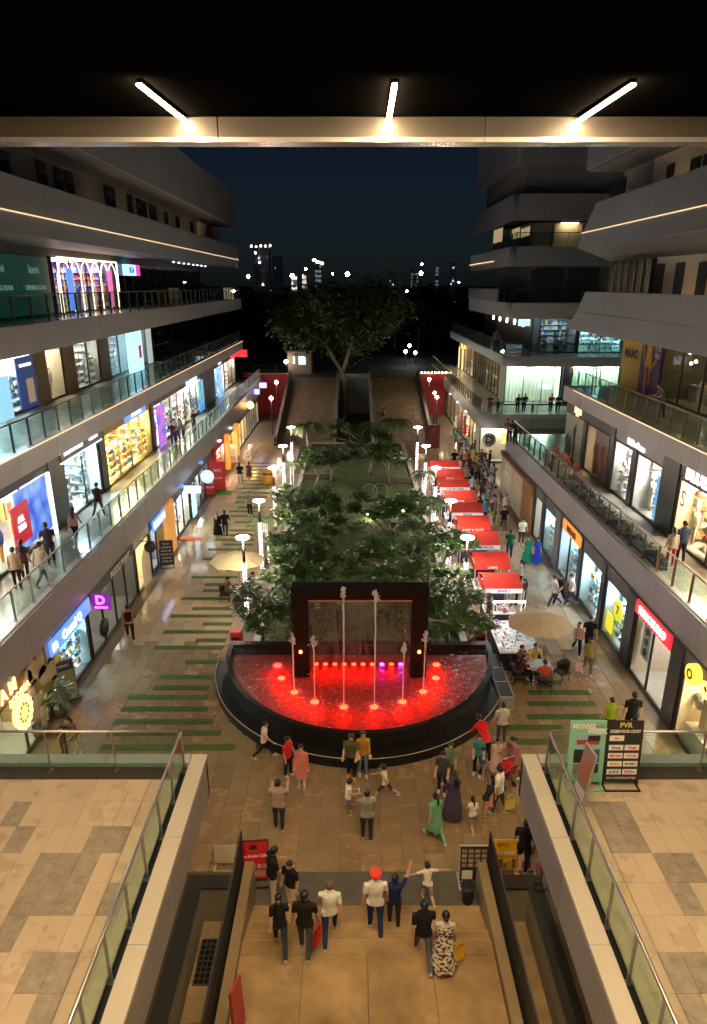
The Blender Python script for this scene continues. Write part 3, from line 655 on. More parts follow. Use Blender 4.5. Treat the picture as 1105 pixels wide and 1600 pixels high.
for y0, y1 in ((42.9, 45), (45, 46.6), (46.6, 48.4), (48.4, 50.2), (50.2, 51.8), (51.8, 53.5)):
    w = (y1 - y0) / 2; yc = (y0 + y1) / 2
    b.tube([(-16.7, y0, 13.6), (-16.7, y0, 15.6), (-16.7, yc - w * 0.6, 16.2), (-16.7, yc, 16.5), (-16.7, yc + w * 0.6, 16.2), (-16.7, y1, 15.6), (-16.7, y1, 13.6)], 0.03, 6)
b.tube([(-16.6, 42.9, 13.6), (-16.6, 42.9, 16.55), (-16.6, 53.5, 16.55), (-16.6, 53.5, 13.6)], 0.05, 6)
b.obj('string_lights', M_string, s)
for y0, m in ((43.6, B_blue), (50.8, emi('pink panel', (1, 0.2, 0.5), 1.2))): MB().box(-16.4, -16.46, y0, y0 + 0.8, 13.7, 16).obj('lit_panel', m, s)
s = shop(-1, X2, 54, 83.8, Z3, ZT3, 'long unlit glazed unit with small bright name sign, third gallery left', (M_ww, 0.9), (0.16, 0.15, 0.13), 'plain', 'mono', panes=14, dark=True, door=False)
MB().bbox(-16.85, -16.5, 55.6, 57.8, 15.75, 16.5, 0.02).obj('name_sign', B_cyan, s); letters('BOA', 0.6, plain((0.02, 0.1, 0.3)), s, (-16.48, 56.7, 16.1), (1, 0), 0.01, 0.01)
MB().bbox(-16.85, -16.5, 57.9, 58.9, 15.75, 16.5, 0.02).obj('name_sign', emi('magenta sign face', (1.0, 0.05, 0.4), 2.0), s)
for Y in range(66, 82, 2): MB().box(-15.6, -15.5, Y, Y + 0.3, 16.9, 16.94).obj('downlight', emi('small downlight', (0.9, 0.92, 1), 4), s)
# ---- balustrades of the left block
railing('glass_balustrade', 'glass balustrade with flat steel posts along the first gallery, left side', [(-11.3, 14.2, 4.58), (-11.3, 52.9, 4.58), (-11.3, YF, 4.58)], step=1.45)
M_postd = mat('dark bronze post', (0.09, 0.08, 0.07), 0.4, 0.5)
railing('glass_balustrade', 'glass balustrade with dark posts along the second gallery above the warm led line, left side', [(-13.05, 12, 9.05), (-13.05, 84.8, 9.05)], step=1.5, pm=M_postd, hm=M_postd)
railing('glass_balustrade', 'glass balustrade along the third gallery in front of the green hoarding', [(-13.25, 12, 13.62), (-13.25, YF, 13.62)], step=1.7, pm=M_postd, hm=M_postd)
MB().box(-13.6, -13.5, 82, 83, 13.7, 14.6)
t = thing('curved_end_panel', 'pale lit curved end panel of the third gallery, left side', 'panel', (-13.3, 84, 13.62))
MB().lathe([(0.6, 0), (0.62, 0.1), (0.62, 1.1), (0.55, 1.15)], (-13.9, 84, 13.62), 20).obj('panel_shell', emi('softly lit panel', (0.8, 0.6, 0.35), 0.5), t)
# ------------------------------------------------------------------ near block on the right
RB = thing('mall_building', 'near grey shopping block with slanted parapet ends, on the right side', 'building', (13, 32, 0))
XR = 11.5
gallery(RB, 1, 11.6, 14.1, 4.5, 14.2, 53.5, 3.3)
MB().box(11.73, 12.05, 14.2, 53.5, 4.5, 4.58).obj('coping', MC['pale coping'], RB)
gallery(RB, 1, 13.6, 17.3, 9.0, 12, 46.6, 8.15)
MB().box(13.73, 17.3, 46.3, 46.45, 8.15, 9.05).obj('fascia_return', M_fascia, RB)
def slant_parapet(Xe, y0, yb, yt, z0, z1, m, name='parapet_panel', step=5.0, th=0.14, zm=None):
    n = round((yb - y0) / step); w = (yb - y0) / n
    for i in range(n):
        a = y0 + i * w; b = a + w - 0.012
        bt = b if i < n - 1 else yt
        q = MB(); q.add([(Xe, a, z0), (Xe, b, z0), (Xe, bt, z1), (Xe, a, z1), (Xe + th, a, z0), (Xe + th, b, z0), (Xe + th, bt, z1), (Xe + th, a, z1)],
                        [(3, 2, 1, 0), (4, 5, 6, 7), (0, 1, 5, 4), (1, 2, 6, 5), (2, 3, 7, 6), (3, 0, 4, 7)])
        q.obj(name, m, RB)
slant_parapet(13.6, 12, 47.5, 45.6, 12.5, 13.55, M_fascia_up); slant_parapet(13.585, 12, 45.6, 44.2, 13.57, 14.72, M_fascia_up)
MB().box(13.74, 20, 12, 46, 12.55, 13.5).obj('floor_slab', M_wallg, RB)
slant_parapet(13.6, 12, 46.8, 46.0, 17.1, 17.95, M_fascia_up); slant_parapet(13.59, 12, 46.0, 44.0, 17.99, 19.4, M_fascia_up)
MB().box(13.58, 13.55, 12, 46.2, 17.95, 17.99).obj('led_line', M_led_warm, RB)
MB().add([(13.74, 12, 17.1), (15.6, 12, 16.4), (15.6, 46.5, 16.4), (13.74, 46.5, 17.1)], [(0, 1, 2, 3)]).obj('soffit', M_soffit, RB)
MB().box(13.74, 20, 12, 46, 17.2, 17.6).obj('floor_slab', M_wallg, RB)
MB().box(13.59, 13.56, 12, 44.5, 8.99, 9.03).obj('led_line', M_led_warm, RB)
# third floor recessed cream wall with tall dark windows, lit by small lamps
MB().box(15.6, 15.9, 12, 39.3, 13.5, 16.45).obj('cream_wall', M_wallc, RB)
MB().box(15.6, 15.9, 12, 41.5, 17.6, 21.2).obj('cream_wall', M_wallc, RB)
MB().box(15.7, 16.0, 41.5, 46, 17.6, 21.2).obj('grey_wall', M_wallg, RB)
for xa, xb, ya, yb in ((1020, 1034, 413, 455), (1052, 1065, 411, 455), (1087, 1101, 410, 455)):
    Y0, Z0 = gx(xa, yb, 15.6); Y1, _ = gx(xb, yb, 15.6); _, Zt = gx(xa, ya, 15.6)
    f = MB().box(15.55, 15.596, min(Y0, Y1), max(Y0, Y1), 14.0, min(Zt, 16.3)).obj('window', M_dark, RB)
for xa, xb, ya, yb in ((1041, 1052, 260, 282), (1078, 1092, 250, 272), (1098, 1105, 243, 268)):
    Y0, Z0 = gx(xa, yb, 15.6); Y1, _ = gx(xb, yb, 15.6); _, Zt = gx(xa, ya, 15.6)
    f = MB().box(15.55, 15.596, min(Y0, Y1), max(Y0, Y1), Z0, Zt).obj('window', M_dark, RB)
Y0, Z0 = gx(953, 310, 15.7); Y1, _ = gx(978, 290, 15.7); MB().box(15.62, 15.69, min(Y0, Y1), max(Y0, Y1), 18, 20.9).obj('doorway', M_black, RB)
for Y in (17, 22, 27, 31, 35): MB().box(14.3, 14.4, Y - 0.5, Y + 0.5, 14.2, 14.26).obj('wall_lamp', M_wwash, RB)
for Y in (20, 26, 32, 38): MB().box(14.2, 14.3, Y - 0.5, Y + 0.5, 18.9, 18.96).obj('wall_lamp', M_wwash, RB)
# tall glazing bay with blue reflections
for k in range(6):
    MB().box(15.6, 15.62, 39.4 + k * 1.1, 40.4 + k * 1.1, 13.6, 16.4).obj('pane', mat('dark blue glazing', (0.02, 0.03, 0.045), 0.05, spec=1.0), RB)
    MB().box(15.45, 15.62, 40.4 + k * 1.1, 40.5 + k * 1.1, 13.6, 16.4).obj('mullion', M_metal, RB)
slant_parapet(13.5, 12, 46.3, 46.6, 21.3, 26.0, M_fascia_up, step=8)
MB().box(13.64, 20, 12, 46.2, 21.2, 21.5).obj('soffit', M_soffit, RB)
MB().box(20, 20.3, 12, 46.5, -0.02, 26).obj('rear_wall', M_wallg, RB)
MB().box(17.3, 20, 47.2, 47.4, 4.5, 12.5).obj('end_wall', M_wallg, RB)
MB().box(15.7, 20, 46.0, 46.2, 13.5, 26).obj('end_wall', M_wallg, RB)
# ---- ground floor, right (seen through shop windows)
Z0R = 2.75
def gbandR(y0, y1, m=M_soffit): MB().box(XR, XR + 0.4, y0, y1, Z0R, 3.32).obj('fascia_band', m, RB)
M_pierR = mat('charcoal pier', (0.035, 0.036, 0.042), 0.35)
s = shop(1, XR, 14.6, 21.6, 0, Z0R, 'cream home store window with baskets and yellow round sign, at the right edge', (M_ww, 12), (0.72, 0.6, 0.38), 'plain', 'warm', panes=3, depth=2.6)
gbandR(14.6, 22)
Y, Z = gx(1086, 1038, 11.35)
MB().tube([(11.45, 20.6, 2.98), (11.2, 20.6, 2.98)], 0.36, 24).obj('round_sign', B_yellow, s); letters('O', 0.5, plain((0.4, 0.2, 0)), s, (11.18, 20.6, 2.98), (-1, 0), 0.01, 0.02)
letters('Orra', 0.8, emi('yellow lit letters', (1.0, 0.7, 0.12), 4, False), s, (11.3, 19.2, 2.9), (-1, 0), 0.04, 0.02)
for yy, h_, w_, col in ((20.9, 1.3, 0.2, (0.5, 0.36, 0.2)), (20.5, 1.1, 0.28, (0.62, 0.52, 0.34)), (19.9, 0.9, 0.16, (0.4, 0.06, 0.05)), (19.5, 1.0, 0.3, (0.5, 0.28, 0.1))):
    b = MB()
    if w_ < 0.19: b.lathe([(w_, 0), (w_ * 1.1, 0.2), (w_, h_ * 0.7), (w_ * 0.4, h_)], (12.3, yy, 0.6), 12)
    else: b.bbox(12.1, 12.5, yy - w_, yy + w_, 0.6, 0.6 + h_, 0.03)
    b.obj('display_item', plain(col), s)
MB().box(11.8, 12.9, 15, 21.4, 0.02, 0.6).obj('display_plinth', plain((0.7, 0.66, 0.55)), s)
b = MB(); b.tube([(12.05, 21.2, 1.55), (12.0, 21.2, 1.55)], 0.3, 20); b.obj('round_mirror', M_metal, s)
pillar(RB, 1, XR, 21.7, 22.6, 0, 3.3, M_pierR)
s = shop(1, XR, 22.6, 26.0, 0, Z0R, 'restaurant front under a long red lit sign, ground floor right', (M_nw, 7), (0.45, 0.36, 0.3), 'counter', 'warm', panes=2)
gbandR(22.4, 26.8); signboard(s, 1, XR, 22.7, 26.0, 2.75, 3.28, B_red, 'SUMOSUMO', T_white, 0.46)
MB().box(XR + 0.3, XR + 0.34, 25.0, 25.8, 0.9, 2.4).obj('menu_panel', plain((0.55, 0.55, 0.52)), s)
for k in range(3): MB().tube([(XR + 0.29, 25.4, 2.1 - k * 0.45), (XR + 0.27, 25.4, 2.1 - k * 0.45)], 0.17, 14).obj('menu_dish', plain((0.12, 0.11, 0.1)), s)
pillar(RB, 1, XR, 26.1, 27.0, 0, 3.3, M_pierR)
s = shop(1, XR, 27.0, 29.6, 0, Z0R, 'optical shop window with yellow disc numbered seven, ground floor right', (M_cw, 15), (0.6, 0.72, 0.74), 'display', 'cool', panes=1, door=False)
gbandR(26.8, 33.5)
MB().tube([(XR + 0.12, 28.1, 1.75), (XR + 0.07, 28.1, 1.75)], 0.48, 24).obj('yellow_disc', emi('yellow disc', (1.0, 0.8, 0.03), 1.3), s); letters('7', 0.55, M_dark, s, (XR + 0.055, 28.1, 1.75), (-1, 0), 0.008, 0.02)
MB().box(XR + 0.12, XR + 0.16, 28.6, 29.4, 0.3, 1.2).obj('yellow_poster', emi('yellow disc', (1.0, 0.8, 0.03), 1.3), s)
pillar(RB, 1, XR, 29.7, 30.2, 0, 3.3, M_pierR)
s = shop(1, XR, 30.2, 33.2, 0, Z0R, 'ice blue window full of glass shelves and a mannequin, below the orange sign', (M_cw, 17), (0.62, 0.76, 0.8), 'display', 'cool', panes=1, door=False)
pillar(RB, 1, XR, 33.2, 33.7, 0, 3.3, M_pierR)
s = shop(1, XR, 33.7, 37.2, 0, Z0R, 'clothes window with orange board sign over it, ground floor right', (M_cw, 12), (0.5, 0.6, 0.66), 'clothes', 'cool', panes=2, door=False)
gbandR(33.5, 45); signboard(s, 1, XR, 33.4, 36.6, 2.7, 3.26, B_orange, 'MERAKI', plain((0.05, 0.02, 0.02)), 0.46)
pillar(RB, 1, XR, 37.2, 38.2, 0, 3.3, mat('grey stone pier', (0.16, 0.16, 0.17), 0.5))
s = shop(1, XR, 38.2, 40.6, 0, Z0R, 'far ice blue display window next to the white door, ground floor right', (M_cw, 16), (0.6, 0.76, 0.8), 'display', 'cool', panes=1, door=False)
pillar(RB, 1, XR, 40.6, 41.2, 0, 3.3, M_pierR)
s = shop(1, XR, 41.2, 43.0, 0, Z0R, 'plain white doorway beside the timber slats, ground floor right', (M_nw, 5), (0.5, 0.5, 0.5), 'plain', panes=1, door=False)
t = thing('slat_screen', 'brown timber slat screen beside the painted mural wall', 'screen', (11.3, 44, 0))
for k in range(11): MB().box(11.2, 11.42, 43.1 + k * 0.22, 43.22 + k * 0.22, 0, 3.25).obj('slat', M_wood, t)
MB().box(11.44, 11.48, 43.05, 45.5, 0, 3.28).obj('backing', M_soffit, t)
M_mural = None
def muralmat():
    m = bpy.data.materials.new('printed mural'); m.use_nodes = True; nt = m.node_tree; L = nt.links; b = nt.nodes['Principled BSDF']
    g = nt.nodes.new('ShaderNodeNewGeometry'); w = nt.nodes.new('ShaderNodeTexWave'); w.inputs['Scale'].default_value = 0.12; w.inputs['Distortion'].default_value = 7; w.inputs['Detail'].default_value = 3
    w.inputs['Detail Scale'].default_value = 0.9
    L.new(g.outputs['Position'], w.inputs['Vector']); c = nt.nodes.new('ShaderNodeValToRGB')
    e = c.color_ramp.elements; e[0].color = (0.20, 0.17, 0.14, 1); e[1].color = (0.50, 0.46, 0.38, 1); e2 = c.color_ramp.elements.new(0.45); e2.color = (0.40, 0.24, 0.13, 1)
    L.new(w.outputs['Fac'], c.inputs[0]); L.new(c.outputs[0], b.inputs['Base Color']); b.inputs['Roughness'].default_value = 0.4
    return m
t = thing('mural_wall', 'tall hoarding wall printed with a pale mural behind the crowd', 'wall', (11.45, 50, 0))
mm = muralmat()
for k in range(4): MB().box(11.45, 11.52, 45.6 + k * 2.0, 47.58 + k * 2.0, 0, 3.28).obj('printed_panel', mm, t)
MB().box(11.3, 11.44, 45.5, 53.5, 3.0, 3.29).obj('top_band', mat('maroon band', (0.10, 0.02, 0.015), 0.5), t)
letters('COMING', 0.34, plain((0.7, 0.68, 0.62)), t, (11.44, 51.7, 2.3), (-1, 0), 0.004); letters('SOON', 0.34, plain((0.7, 0.68, 0.62)), t, (11.44, 51.7, 1.9), (-1, 0), 0.004)
MB().box(11.53, 11.7, 45.6, 53.4, 0, 3.3).obj('wall_core', M_wallg, t)
# ---- first gallery, right
X1R = 14.1
def band1R(y0, y1, m=M_soffit, z0=7.4): MB().box(X1R, X1R + 0.4, y0, y1, z0, 8.17).obj('fascia_band', m, RB)
s = shop(1, X1R, 20, 29.7, Z1, 7.35, 'cream lit jewellery shop under the big white blues sign, first gallery right', (M_ww, 16), (0.78, 0.68, 0.46), 'display', 'warm', panes=3, depth=5)
band1R(20, 31.4, plain((0.012, 0.012, 0.03), 0.3)); letters('BLUES', 0.85, T_white, s, (X1R - 0.04, 28.0, 7.72), (-1, 0), 0.04, 0.02)
letters('S', 1.0, plain((0.35, 0.26, 0.14)), s, (X1R + 0.02, 29.2, 6.5), (-1, 0), 0.01, 0.01)
pillar(RB, 1, X1R, 29.8, 31.5, Z1, 8.1, M_pierR)
s = shop(1, X1R, 31.5, 34.6, Z1, 7.35, 'white showroom bay beside the blue roll up banner, first gallery right', (M_nw, 15), (0.72, 0.7, 0.66), 'display', 'pastel', panes=1, door=False)
band1R(31.4, 38.2, M_fascia); letters('BI BlueStone', 0.44, T_white, s, (X1R - 0.03, 34.9, 7.62), (-1, 0), 0.02, 0.008)
MB().box(X1R + 0.3, X1R + 0.34, 31.7, 32.6, 4.6, 6.7).obj('roll_up_banner', emi('blue banner', (0.2, 0.5, 1.0), 1.1), s)
pillar(RB, 1, X1R, 34.6, 35.2, Z1, 7.5, M_pierR)
s = shop(1, X1R, 35.2, 37.8, Z1, 7.35, 'white showroom bay with glass display counters, first gallery right', (M_nw, 14), (0.72, 0.7, 0.66), 'display', 'pastel', panes=1, door=False)
pillar(RB, 1, X1R, 37.8, 38.4, Z1, 8.1, M_pierR)
s = shop(1, X1R, 38.4, 42.6, Z1, 7.35, 'fashion window with amber lit doorway and model poster, first gallery right', (M_ww, 7), (0.4, 0.3, 0.24), 'mannequins', 'warm', panes=2, door=False)
band1R(38.2, 47.2, M_soffit); letters('hype', 0.7, T_warm, s, (X1R - 0.04, 44.6, 7.75), (-1, 0), 0.03, 0.02)
MB().box(X1R - 0.03, X1R + 0.02, 38.6, 40.9, 4.6, 7.3).obj('model_poster', plain((0.16, 0.09, 0.08), 0.35), s)
for yy in (39.3, 40.3):
    b = MB(); b.tube([(X1R - 0.04, yy, 4.8), (X1R - 0.04, yy, 5.8), (X1R - 0.04, yy, 6.4), (X1R - 0.04, yy, 6.6)], [0.12, 0.2, 0.24, 0.08], 8, 0, sy=0.1)
    b.obj('printed_figure', plain((0.34, 0.16, 0.11)), s)
pillar(RB, 1, X1R, 42.6, 43.2, Z1, 7.4, M_pierR)
s = shop(1, X1R, 43.2, 47.0, Z1, 7.35, 'pale printed window of standing figures at the end of the first gallery, right', (M_nw, 4), (0.45, 0.44, 0.38), 'plain', panes=1, door=False)
MB().box(X1R - 0.03, X1R + 0.02, 43.3, 46.9, 4.6, 7.3).obj('window_print', plain((0.33, 0.33, 0.27), 0.4), s)
for yy, hh in ((44.6, 2.2), (45.4, 1.3), (46.0, 1.4)):
    b = MB(); b.tube([(X1R - 0.04, yy, 4.65), (X1R - 0.04, yy, 4.65 + hh * 0.55), (X1R - 0.04, yy, 4.65 + hh * 0.85), (X1R - 0.04, yy, 4.65 + hh)], [0.1, 0.17, 0.2, 0.05], 8, 0, sy=0.1)
    b.obj('printed_figure', plain((0.16, 0.15, 0.14)), s)
# ---- second gallery, right
s = shop(1, 17.3, 18, 40.9, 9.0, 12.2, 'dim bar with scattered warm lights behind tall glazing, second gallery right', (M_ww, 1.6), (0.14, 0.12, 0.08), 'cafe', 'warm', panes=9, door=False, glass=glassmat('bar glazing', (0.55, 0.55, 0.5), 0.08))
for k in range(34):
    xx = 17.8 + rng.uniform(0, 2.5); yy = rng.uniform(22, 40.5); zz = rng.uniform(10.2, 12.0)
    MB().lathe([(0.01, -0.09), (0.07, -0.05), (0.09, 0), (0.07, 0.06), (0.01, 0.09)], (xx, yy, zz), 8).obj('pendant_lamp', emi('pendant glow', (1.0, 0.85, 0.6), 9, False), s)
t = thing('advert_hoarding', 'yellow and purple printed hoarding at the end of the second gallery, right', 'hoarding', (17.2, 44, 9))
MB().box(17.25, 17.3, 43.9, 47.0, 9.02, 12.3).obj('yellow_panel', plain((0.62, 0.36, 0.02), 0.5), t)
MB().box(17.25, 17.3, 40.95, 43.88, 9.02, 12.3).obj('purple_panel', plain((0.10, 0.03, 0.16), 0.5), t)
letters('MAMO', 0.75, plain((0.05, 0.03, 0.1)), t, (17.23, 45.4, 11.1), (-1, 0), 0.006, 0.02)
for a, b in (((43.7, 12.2), (42.8, 10.2)), ((42.4, 10.2), (41.2, 11.4)), ((42.8, 10.2), (42.7, 9.1)), ((42.3, 12.2), (42.2, 9.6))):
    MB().tube([(17.24, a[0], a[1]), (17.24, b[0], b[1])], 0.09, 6, sy=0.2).obj('printed_stripe', plain((0.62, 0.36, 0.08)), t)
MB().box(17.22, 17.24, 42.3, 43.0, 10.6, 12.2).obj('printed_figure', plain((0.62, 0.36, 0.02)), t)
letters('IT IS', 0.4, plain((0.6, 0.5, 0.6)), t, (17.23, 41.5, 11.7), (-1, 0), 0.005, 0.01); letters('BIG', 0.4, plain((0.6, 0.5, 0.6)), t, (17.23, 41.5, 11.3), (-1, 0), 0.005, 0.01)
for Y in (22, 28, 34, 40): MB().box(15.0, 15.3, Y - 0.15, Y + 0.15, 12.48, 12.52).obj('downlight', emi('warm downlight', (1.0, 0.8, 0.5), 12), RB)
railing('glass_balustrade', 'glass balustrade with dark fins along the first gallery beside the blues shop, right side', [(11.9, 14.2, 4.58), (11.9, 53.2, 4.58), (16.5, 53.2, 4.58)], step=1.45, pm=mat('red bronze post', (0.14, 0.08, 0.06), 0.4, 0.4))
railing('glass_balustrade', 'glass balustrade along the second gallery above the warm led line, right side', [(13.9, 12, 9.05), (13.9, 46.1, 9.05), (17.0, 46.1, 9.05)], step=1.35, pm=mat('tan metal post', (0.30, 0.22, 0.12), 0.4, 0.5))
# red rope lounge and flower boxes behind the first gallery rail
for k, Y in enumerate((40.5, 42.8, 45.0)):
    t = thing('lounge_chair', ('red framed lounge chair nearest the fashion window', 'middle red framed lounge chair on the gallery', 'farthest red framed lounge chair on the gallery')[k], 'chair', (12.8, Y, 4.5), group='red lounge chairs on the right gallery')
    red = plain((0.55, 0.10, 0.07), 0.5)
    b = MB()
    for dx in (-0.35, 0.35):
        for dy in (-0.55, 0.55): MB().tube([(12.8 + dx, Y + dy, 4.5), (12.8 + dx, Y + dy, 5.2)], 0.03, 6).obj('leg', red, t)
    b.tube([(12.45, Y - 0.55, 5.2), (13.15, Y - 0.55, 5.2), (13.15, Y + 0.55, 5.2), (12.45, Y + 0.55, 5.2), (12.45, Y - 0.55, 5.2)], 0.03, 6); b.obj('frame', red, t)
    MB().bbox(12.5, 13.1, Y - 0.5, Y + 0.5, 4.85, 4.98, 0.03).obj('seat', plain((0.6, 0.5, 0.45)), t); MB().bbox(13.02, 13.12, Y - 0.5, Y + 0.5, 4.98, 5.4, 0.03).obj('backrest', red, t)
t = thing('flower_trough', 'low black trough of dark plants along the right gallery rail', 'planter', (12.25, 36, 4.5))
MB().bbox(12.1, 12.45, 26, 39, 4.5, 4.85, 0.02).obj('trough', M_black, t)
b = MB()
for k in range(900):
    y = rng.uniform(26, 39); a = rng.uniform(0, 6.3); l = rng.uniform(0.08, 0.22); x = rng.uniform(12.14, 12.4)
    b.add([(x, y, 4.84), (x + l * 0.4 * math.cos(a), y + l * 0.4 * math.sin(a), 4.84 + l), (x + l * math.cos(a), y + l * math.sin(a), 4.84 + l * 1.1), (x + l * 0.5 * math.cos(a + 0.5), y + l * 0.5 * math.sin(a + 0.5), 4.84 + l * 0.6)], [(0, 1, 2, 3)])
b.obj('leaves', mat('dark plant leaf', (0.03, 0.06, 0.02), 0.6), t)['kind'] = 'stuff'

# ------------------------------------------------------------------ far block on the right
FB = thing('mall_building', 'far dark shopping block with rounded white corner, behind the red stalls on the right', 'building', (14, 75, 0))
def cpoly(x0, yc, r, yend, xend=26.0, n=7):                # outline with rounded near-left corner
    pts = [(x0, yend)]
    for i in range(n + 1):
        a = PI + (PI / 2) * i / n
        pts.append((x0 + r + r * math.cos(a), yc + r + r * math.sin(a)))
    pts += [(xend, yc), (xend, yend)]
    return pts
def fband(x0, yc, r, yend, z0, z1, m, name='fascia_panel'):
    p = cpoly(x0, yc, r, yend); q = cpoly(x0 + 0.15, yc + 0.15, r, yend)
    # side run in panels, corner, front run in panels
    nseg = 9; ys = [yend - (yend - yc - r) * i / nseg for i in range(nseg + 1)]
    for a, b in zip(ys, ys[1:]): MB().bbox(x0, x0 + 0.15, b + 0.006, a - 0.006, z0, z1, 0.008).obj(name, m, FB)
    cmb = MB(); arc = p[1:9]; arq = q[1:9]; k = len(arc)
    cmb.add([(u[0], u[1], z) for z in (z0, z1) for u in arc] + [(u[0], u[1], z1) for u in arq], [(i, i + 1, k + i + 1, k + i) for i in range(k - 1)] + [(k + i, k + i + 1, 2 * k + i + 1, 2 * k + i) for i in range(k - 1)], 0, True)
    cmb.obj('corner_panel', m, FB)
    xs = [x0 + r + (26 - x0 - r) * i / 5 for i in range(6)]
    for a, b in zip(xs, xs[1:]): MB().bbox(a + 0.006, b - 0.006, yc, yc + 0.15, z0, z1, 0.008).obj(name, m, FB)
M_fwhite = mat('white metal fascia', (0.48, 0.48, 0.47), 0.4, 0.2, nscale=0.5, namt=0.06)
def fslab(x0, yc, r, yend, z0, z1, m, name='floor_slab'):
    MB().prism(cpoly(x0 + 0.16, yc + 0.16, r, yend)[::-1], z0, z1).obj(name, m, FB)
fband(11.1, 62.0, 1.6, 104, 3.3, 4.55, M_fwhite); fslab(11.1, 62, 1.6, 104, 4.1, 4.5, M_slabfloor); fslab(11.1, 62, 1.6, 104, 3.32, 3.4, M_soffit, 'soffit')
fband(13.6, 65.5, 1.4, 104, 8.2, 9.05, M_fwhite); fslab(13.6, 65.5, 1.4, 104, 8.6, 9.0, M_slabfloor); fslab(13.6, 65.5, 1.4, 104, 8.22, 8.3, M_soffit, 'soffit')
fband(13.7, 67.0, 0.5, 89, 12.3, 13.6, M_fwhite); fslab(13.7, 67.0, 0.5, 89, 12.9, 13.45, M_wallg)
MB().bbox(13.55, 13.68, 71, 89, 13.62, 14.75, 0.01).obj('parapet_panel', M_fascia_up, FB)
fband(13.6, 66.5, 0.5, 89, 16.6, 18.2, M_fascia_up); fslab(13.6, 66.5, 0.5, 89, 17.2, 18.0, M_wallg)
MB().box(13.5, 13.59, 74, 89, 17.2, 17.26).obj('led_line', M_led_warm, FB)
fband(13.8, 67.5, 0.4, 89, 20.3, 22.4, M_fascia_up); fslab(13.8, 67.5, 0.4, 89, 21, 22.2, M_wallg)
fband(13.9, 68.0, 0.4, 89, 24.6, 30.0, M_fascia_up); fslab(13.9, 68.0, 0.4, 89, 29.0, 29.6, M_wallg)
for z0, z1, x0, yc, ye in ((-0.02, 3.3, 15.6, 65.2, 104), (4.5, 8.2, 18.6, 70.0, 103), (9.0, 12.3, 17.2, 72.7, 100), (13.5, 16.6, 16.5, 70, 88.5), (18.0, 20.3, 15.6, 69.5, 88.5), (22.2, 29.0, 14.6, 68.5, 88.5)):
    dk = M_wallg if z0 > 12 else M_soffit
    MB().box(x0 + 0.35, 25.8, yc + 0.35, ye, z0, z1).obj('core_wall', dk, FB)
# lit windows on the dark upper floors
M_win = emi('warm office window', (1.0, 0.72, 0.36), 0.45); M_win2 = emi('dim office window', (0.7, 0.75, 0.8), 0.25)
for xa, xb, ya, yb in ((776, 789, 302, 318), (806, 818, 301, 312), (822, 831, 299, 309), (771, 785, 360, 382), (800, 812, 358, 376), (814, 828, 357, 373)):
    Y0, Z0 = gx(xa, yb, 15.9); Y1, _ = gx(xb, yb, 15.9); _, Zt = gx(xa, ya, 15.9)
    f = MB().box(15.88, 15.945, min(Y0, Y1), max(Y0, Y1), Z0, Zt).obj('window', M_dark, FB)
    n = 3; d = abs(Y1 - Y0) / n
    for k in range(n): MB().box(15.85, 15.875, min(Y0, Y1) + k * d + 0.08, min(Y0, Y1) + (k + 1) * d - 0.08, Z0 + 0.08, Zt - 0.08).obj('pane', M_win if xa not in (822, 806) else M_win2, f)
Y0, _ = gx(890, 370, 17.5)
MB().box(18.0, 20.5, 69.6, 69.8, 18.0, 20.2).obj('lit_wall_panel', M_wallc, FB); MB().box(18.5, 20.0, 69.2, 69.4, 20.2, 20.25).obj('wall_lamp', M_wwash, FB)
for x0 in (16.3, 19.6): MB().box(x0, x0 + 2.8, 69.75, 69.84, 13.6, 16.4).obj('glazing_panel', mat('dark blue glazing', (0.02, 0.03, 0.045), 0.05), FB)
# shops of the far block; the corner store faces the camera
def fshop(x0, x1, y, z0, zt, label, light, wall, kind, pal, deco=None, **kw):    # shop front facing the camera (-Y): built as a side shop then turned
    L = x1 - x0
    t = shop(1, 0.0, -L / 2, L / 2, 0.0, zt - z0, label, light, wall, kind, pal, **kw)
    if deco: deco(t)
    t.location = ((x0 + x1) / 2, y, z0)
    for c in t.children:
        c.matrix_parent_inverse = Matrix.Identity(4)
    t.rotation_euler = (0, 0, PI / 2)
    return t
def deco_corner(t):
    letters('SALE', 0.5, T_white, t, (1.4, -1.6, 1.5), (-1, 0), 0.01, 0.01)
fshop(14.1, 19.3, 67.3, 4.5, 8.1, 'corner store with glowing pale green curtains, facing the plaza on the far block', ((0.88, 1.0, 0.86), 12), (0.66, 0.74, 0.62), 'curtain', 'pastel', panes=3, door=False, depth=2.8, deco=deco_corner)
fshop(20.2, 25.6, 67.3, 4.5, 8.1, 'second curtained store bay to the right of the dark pier, far block', ((0.88, 1.0, 0.86), 12), (0.66, 0.74, 0.62), 'curtain', 'pastel', panes=2, door=False, depth=2.8)
MB().bbox(19.35, 20.15, 66.9, 67.6, 4.5, 8.2, 0.02).obj('pillar', M_pierR, FB)
MB().box(14.2, 14.35, 70.2, 70.9, 4.5, 8.2).obj('core_wall', M_soffit, FB)
def deco_d(t):
    MB().tube([(-0.02, 0.7, 2.1), (-0.07, 0.7, 2.1)], 0.62, 26).obj('round_logo', plain((0.75, 0.74, 0.7)), t)
    letters('D', 1.0, M_black, t, (-0.09, 0.7, 2.1), (-1, 0), 0.01, 0.02)
    b = MB()
    for k in range(16):
        a = 0.5 + 4.6 * k / 15; b.obox((-0.085, 0.7 + 0.56 * math.cos(a), 2.1 + 0.56 * math.sin(a)), (0.012, 0, 0), (0, 0.05, 0), (0, 0, 0.05))
    b.obj('logo_ring', M_black, t)
    MB().bbox(-0.2, -0.02, -1.2, -0.45, 1.8, 2.7, 0.03).obj('lantern_box', emi('yellow lantern', (1.0, 0.62, 0.12), 2.6), t)
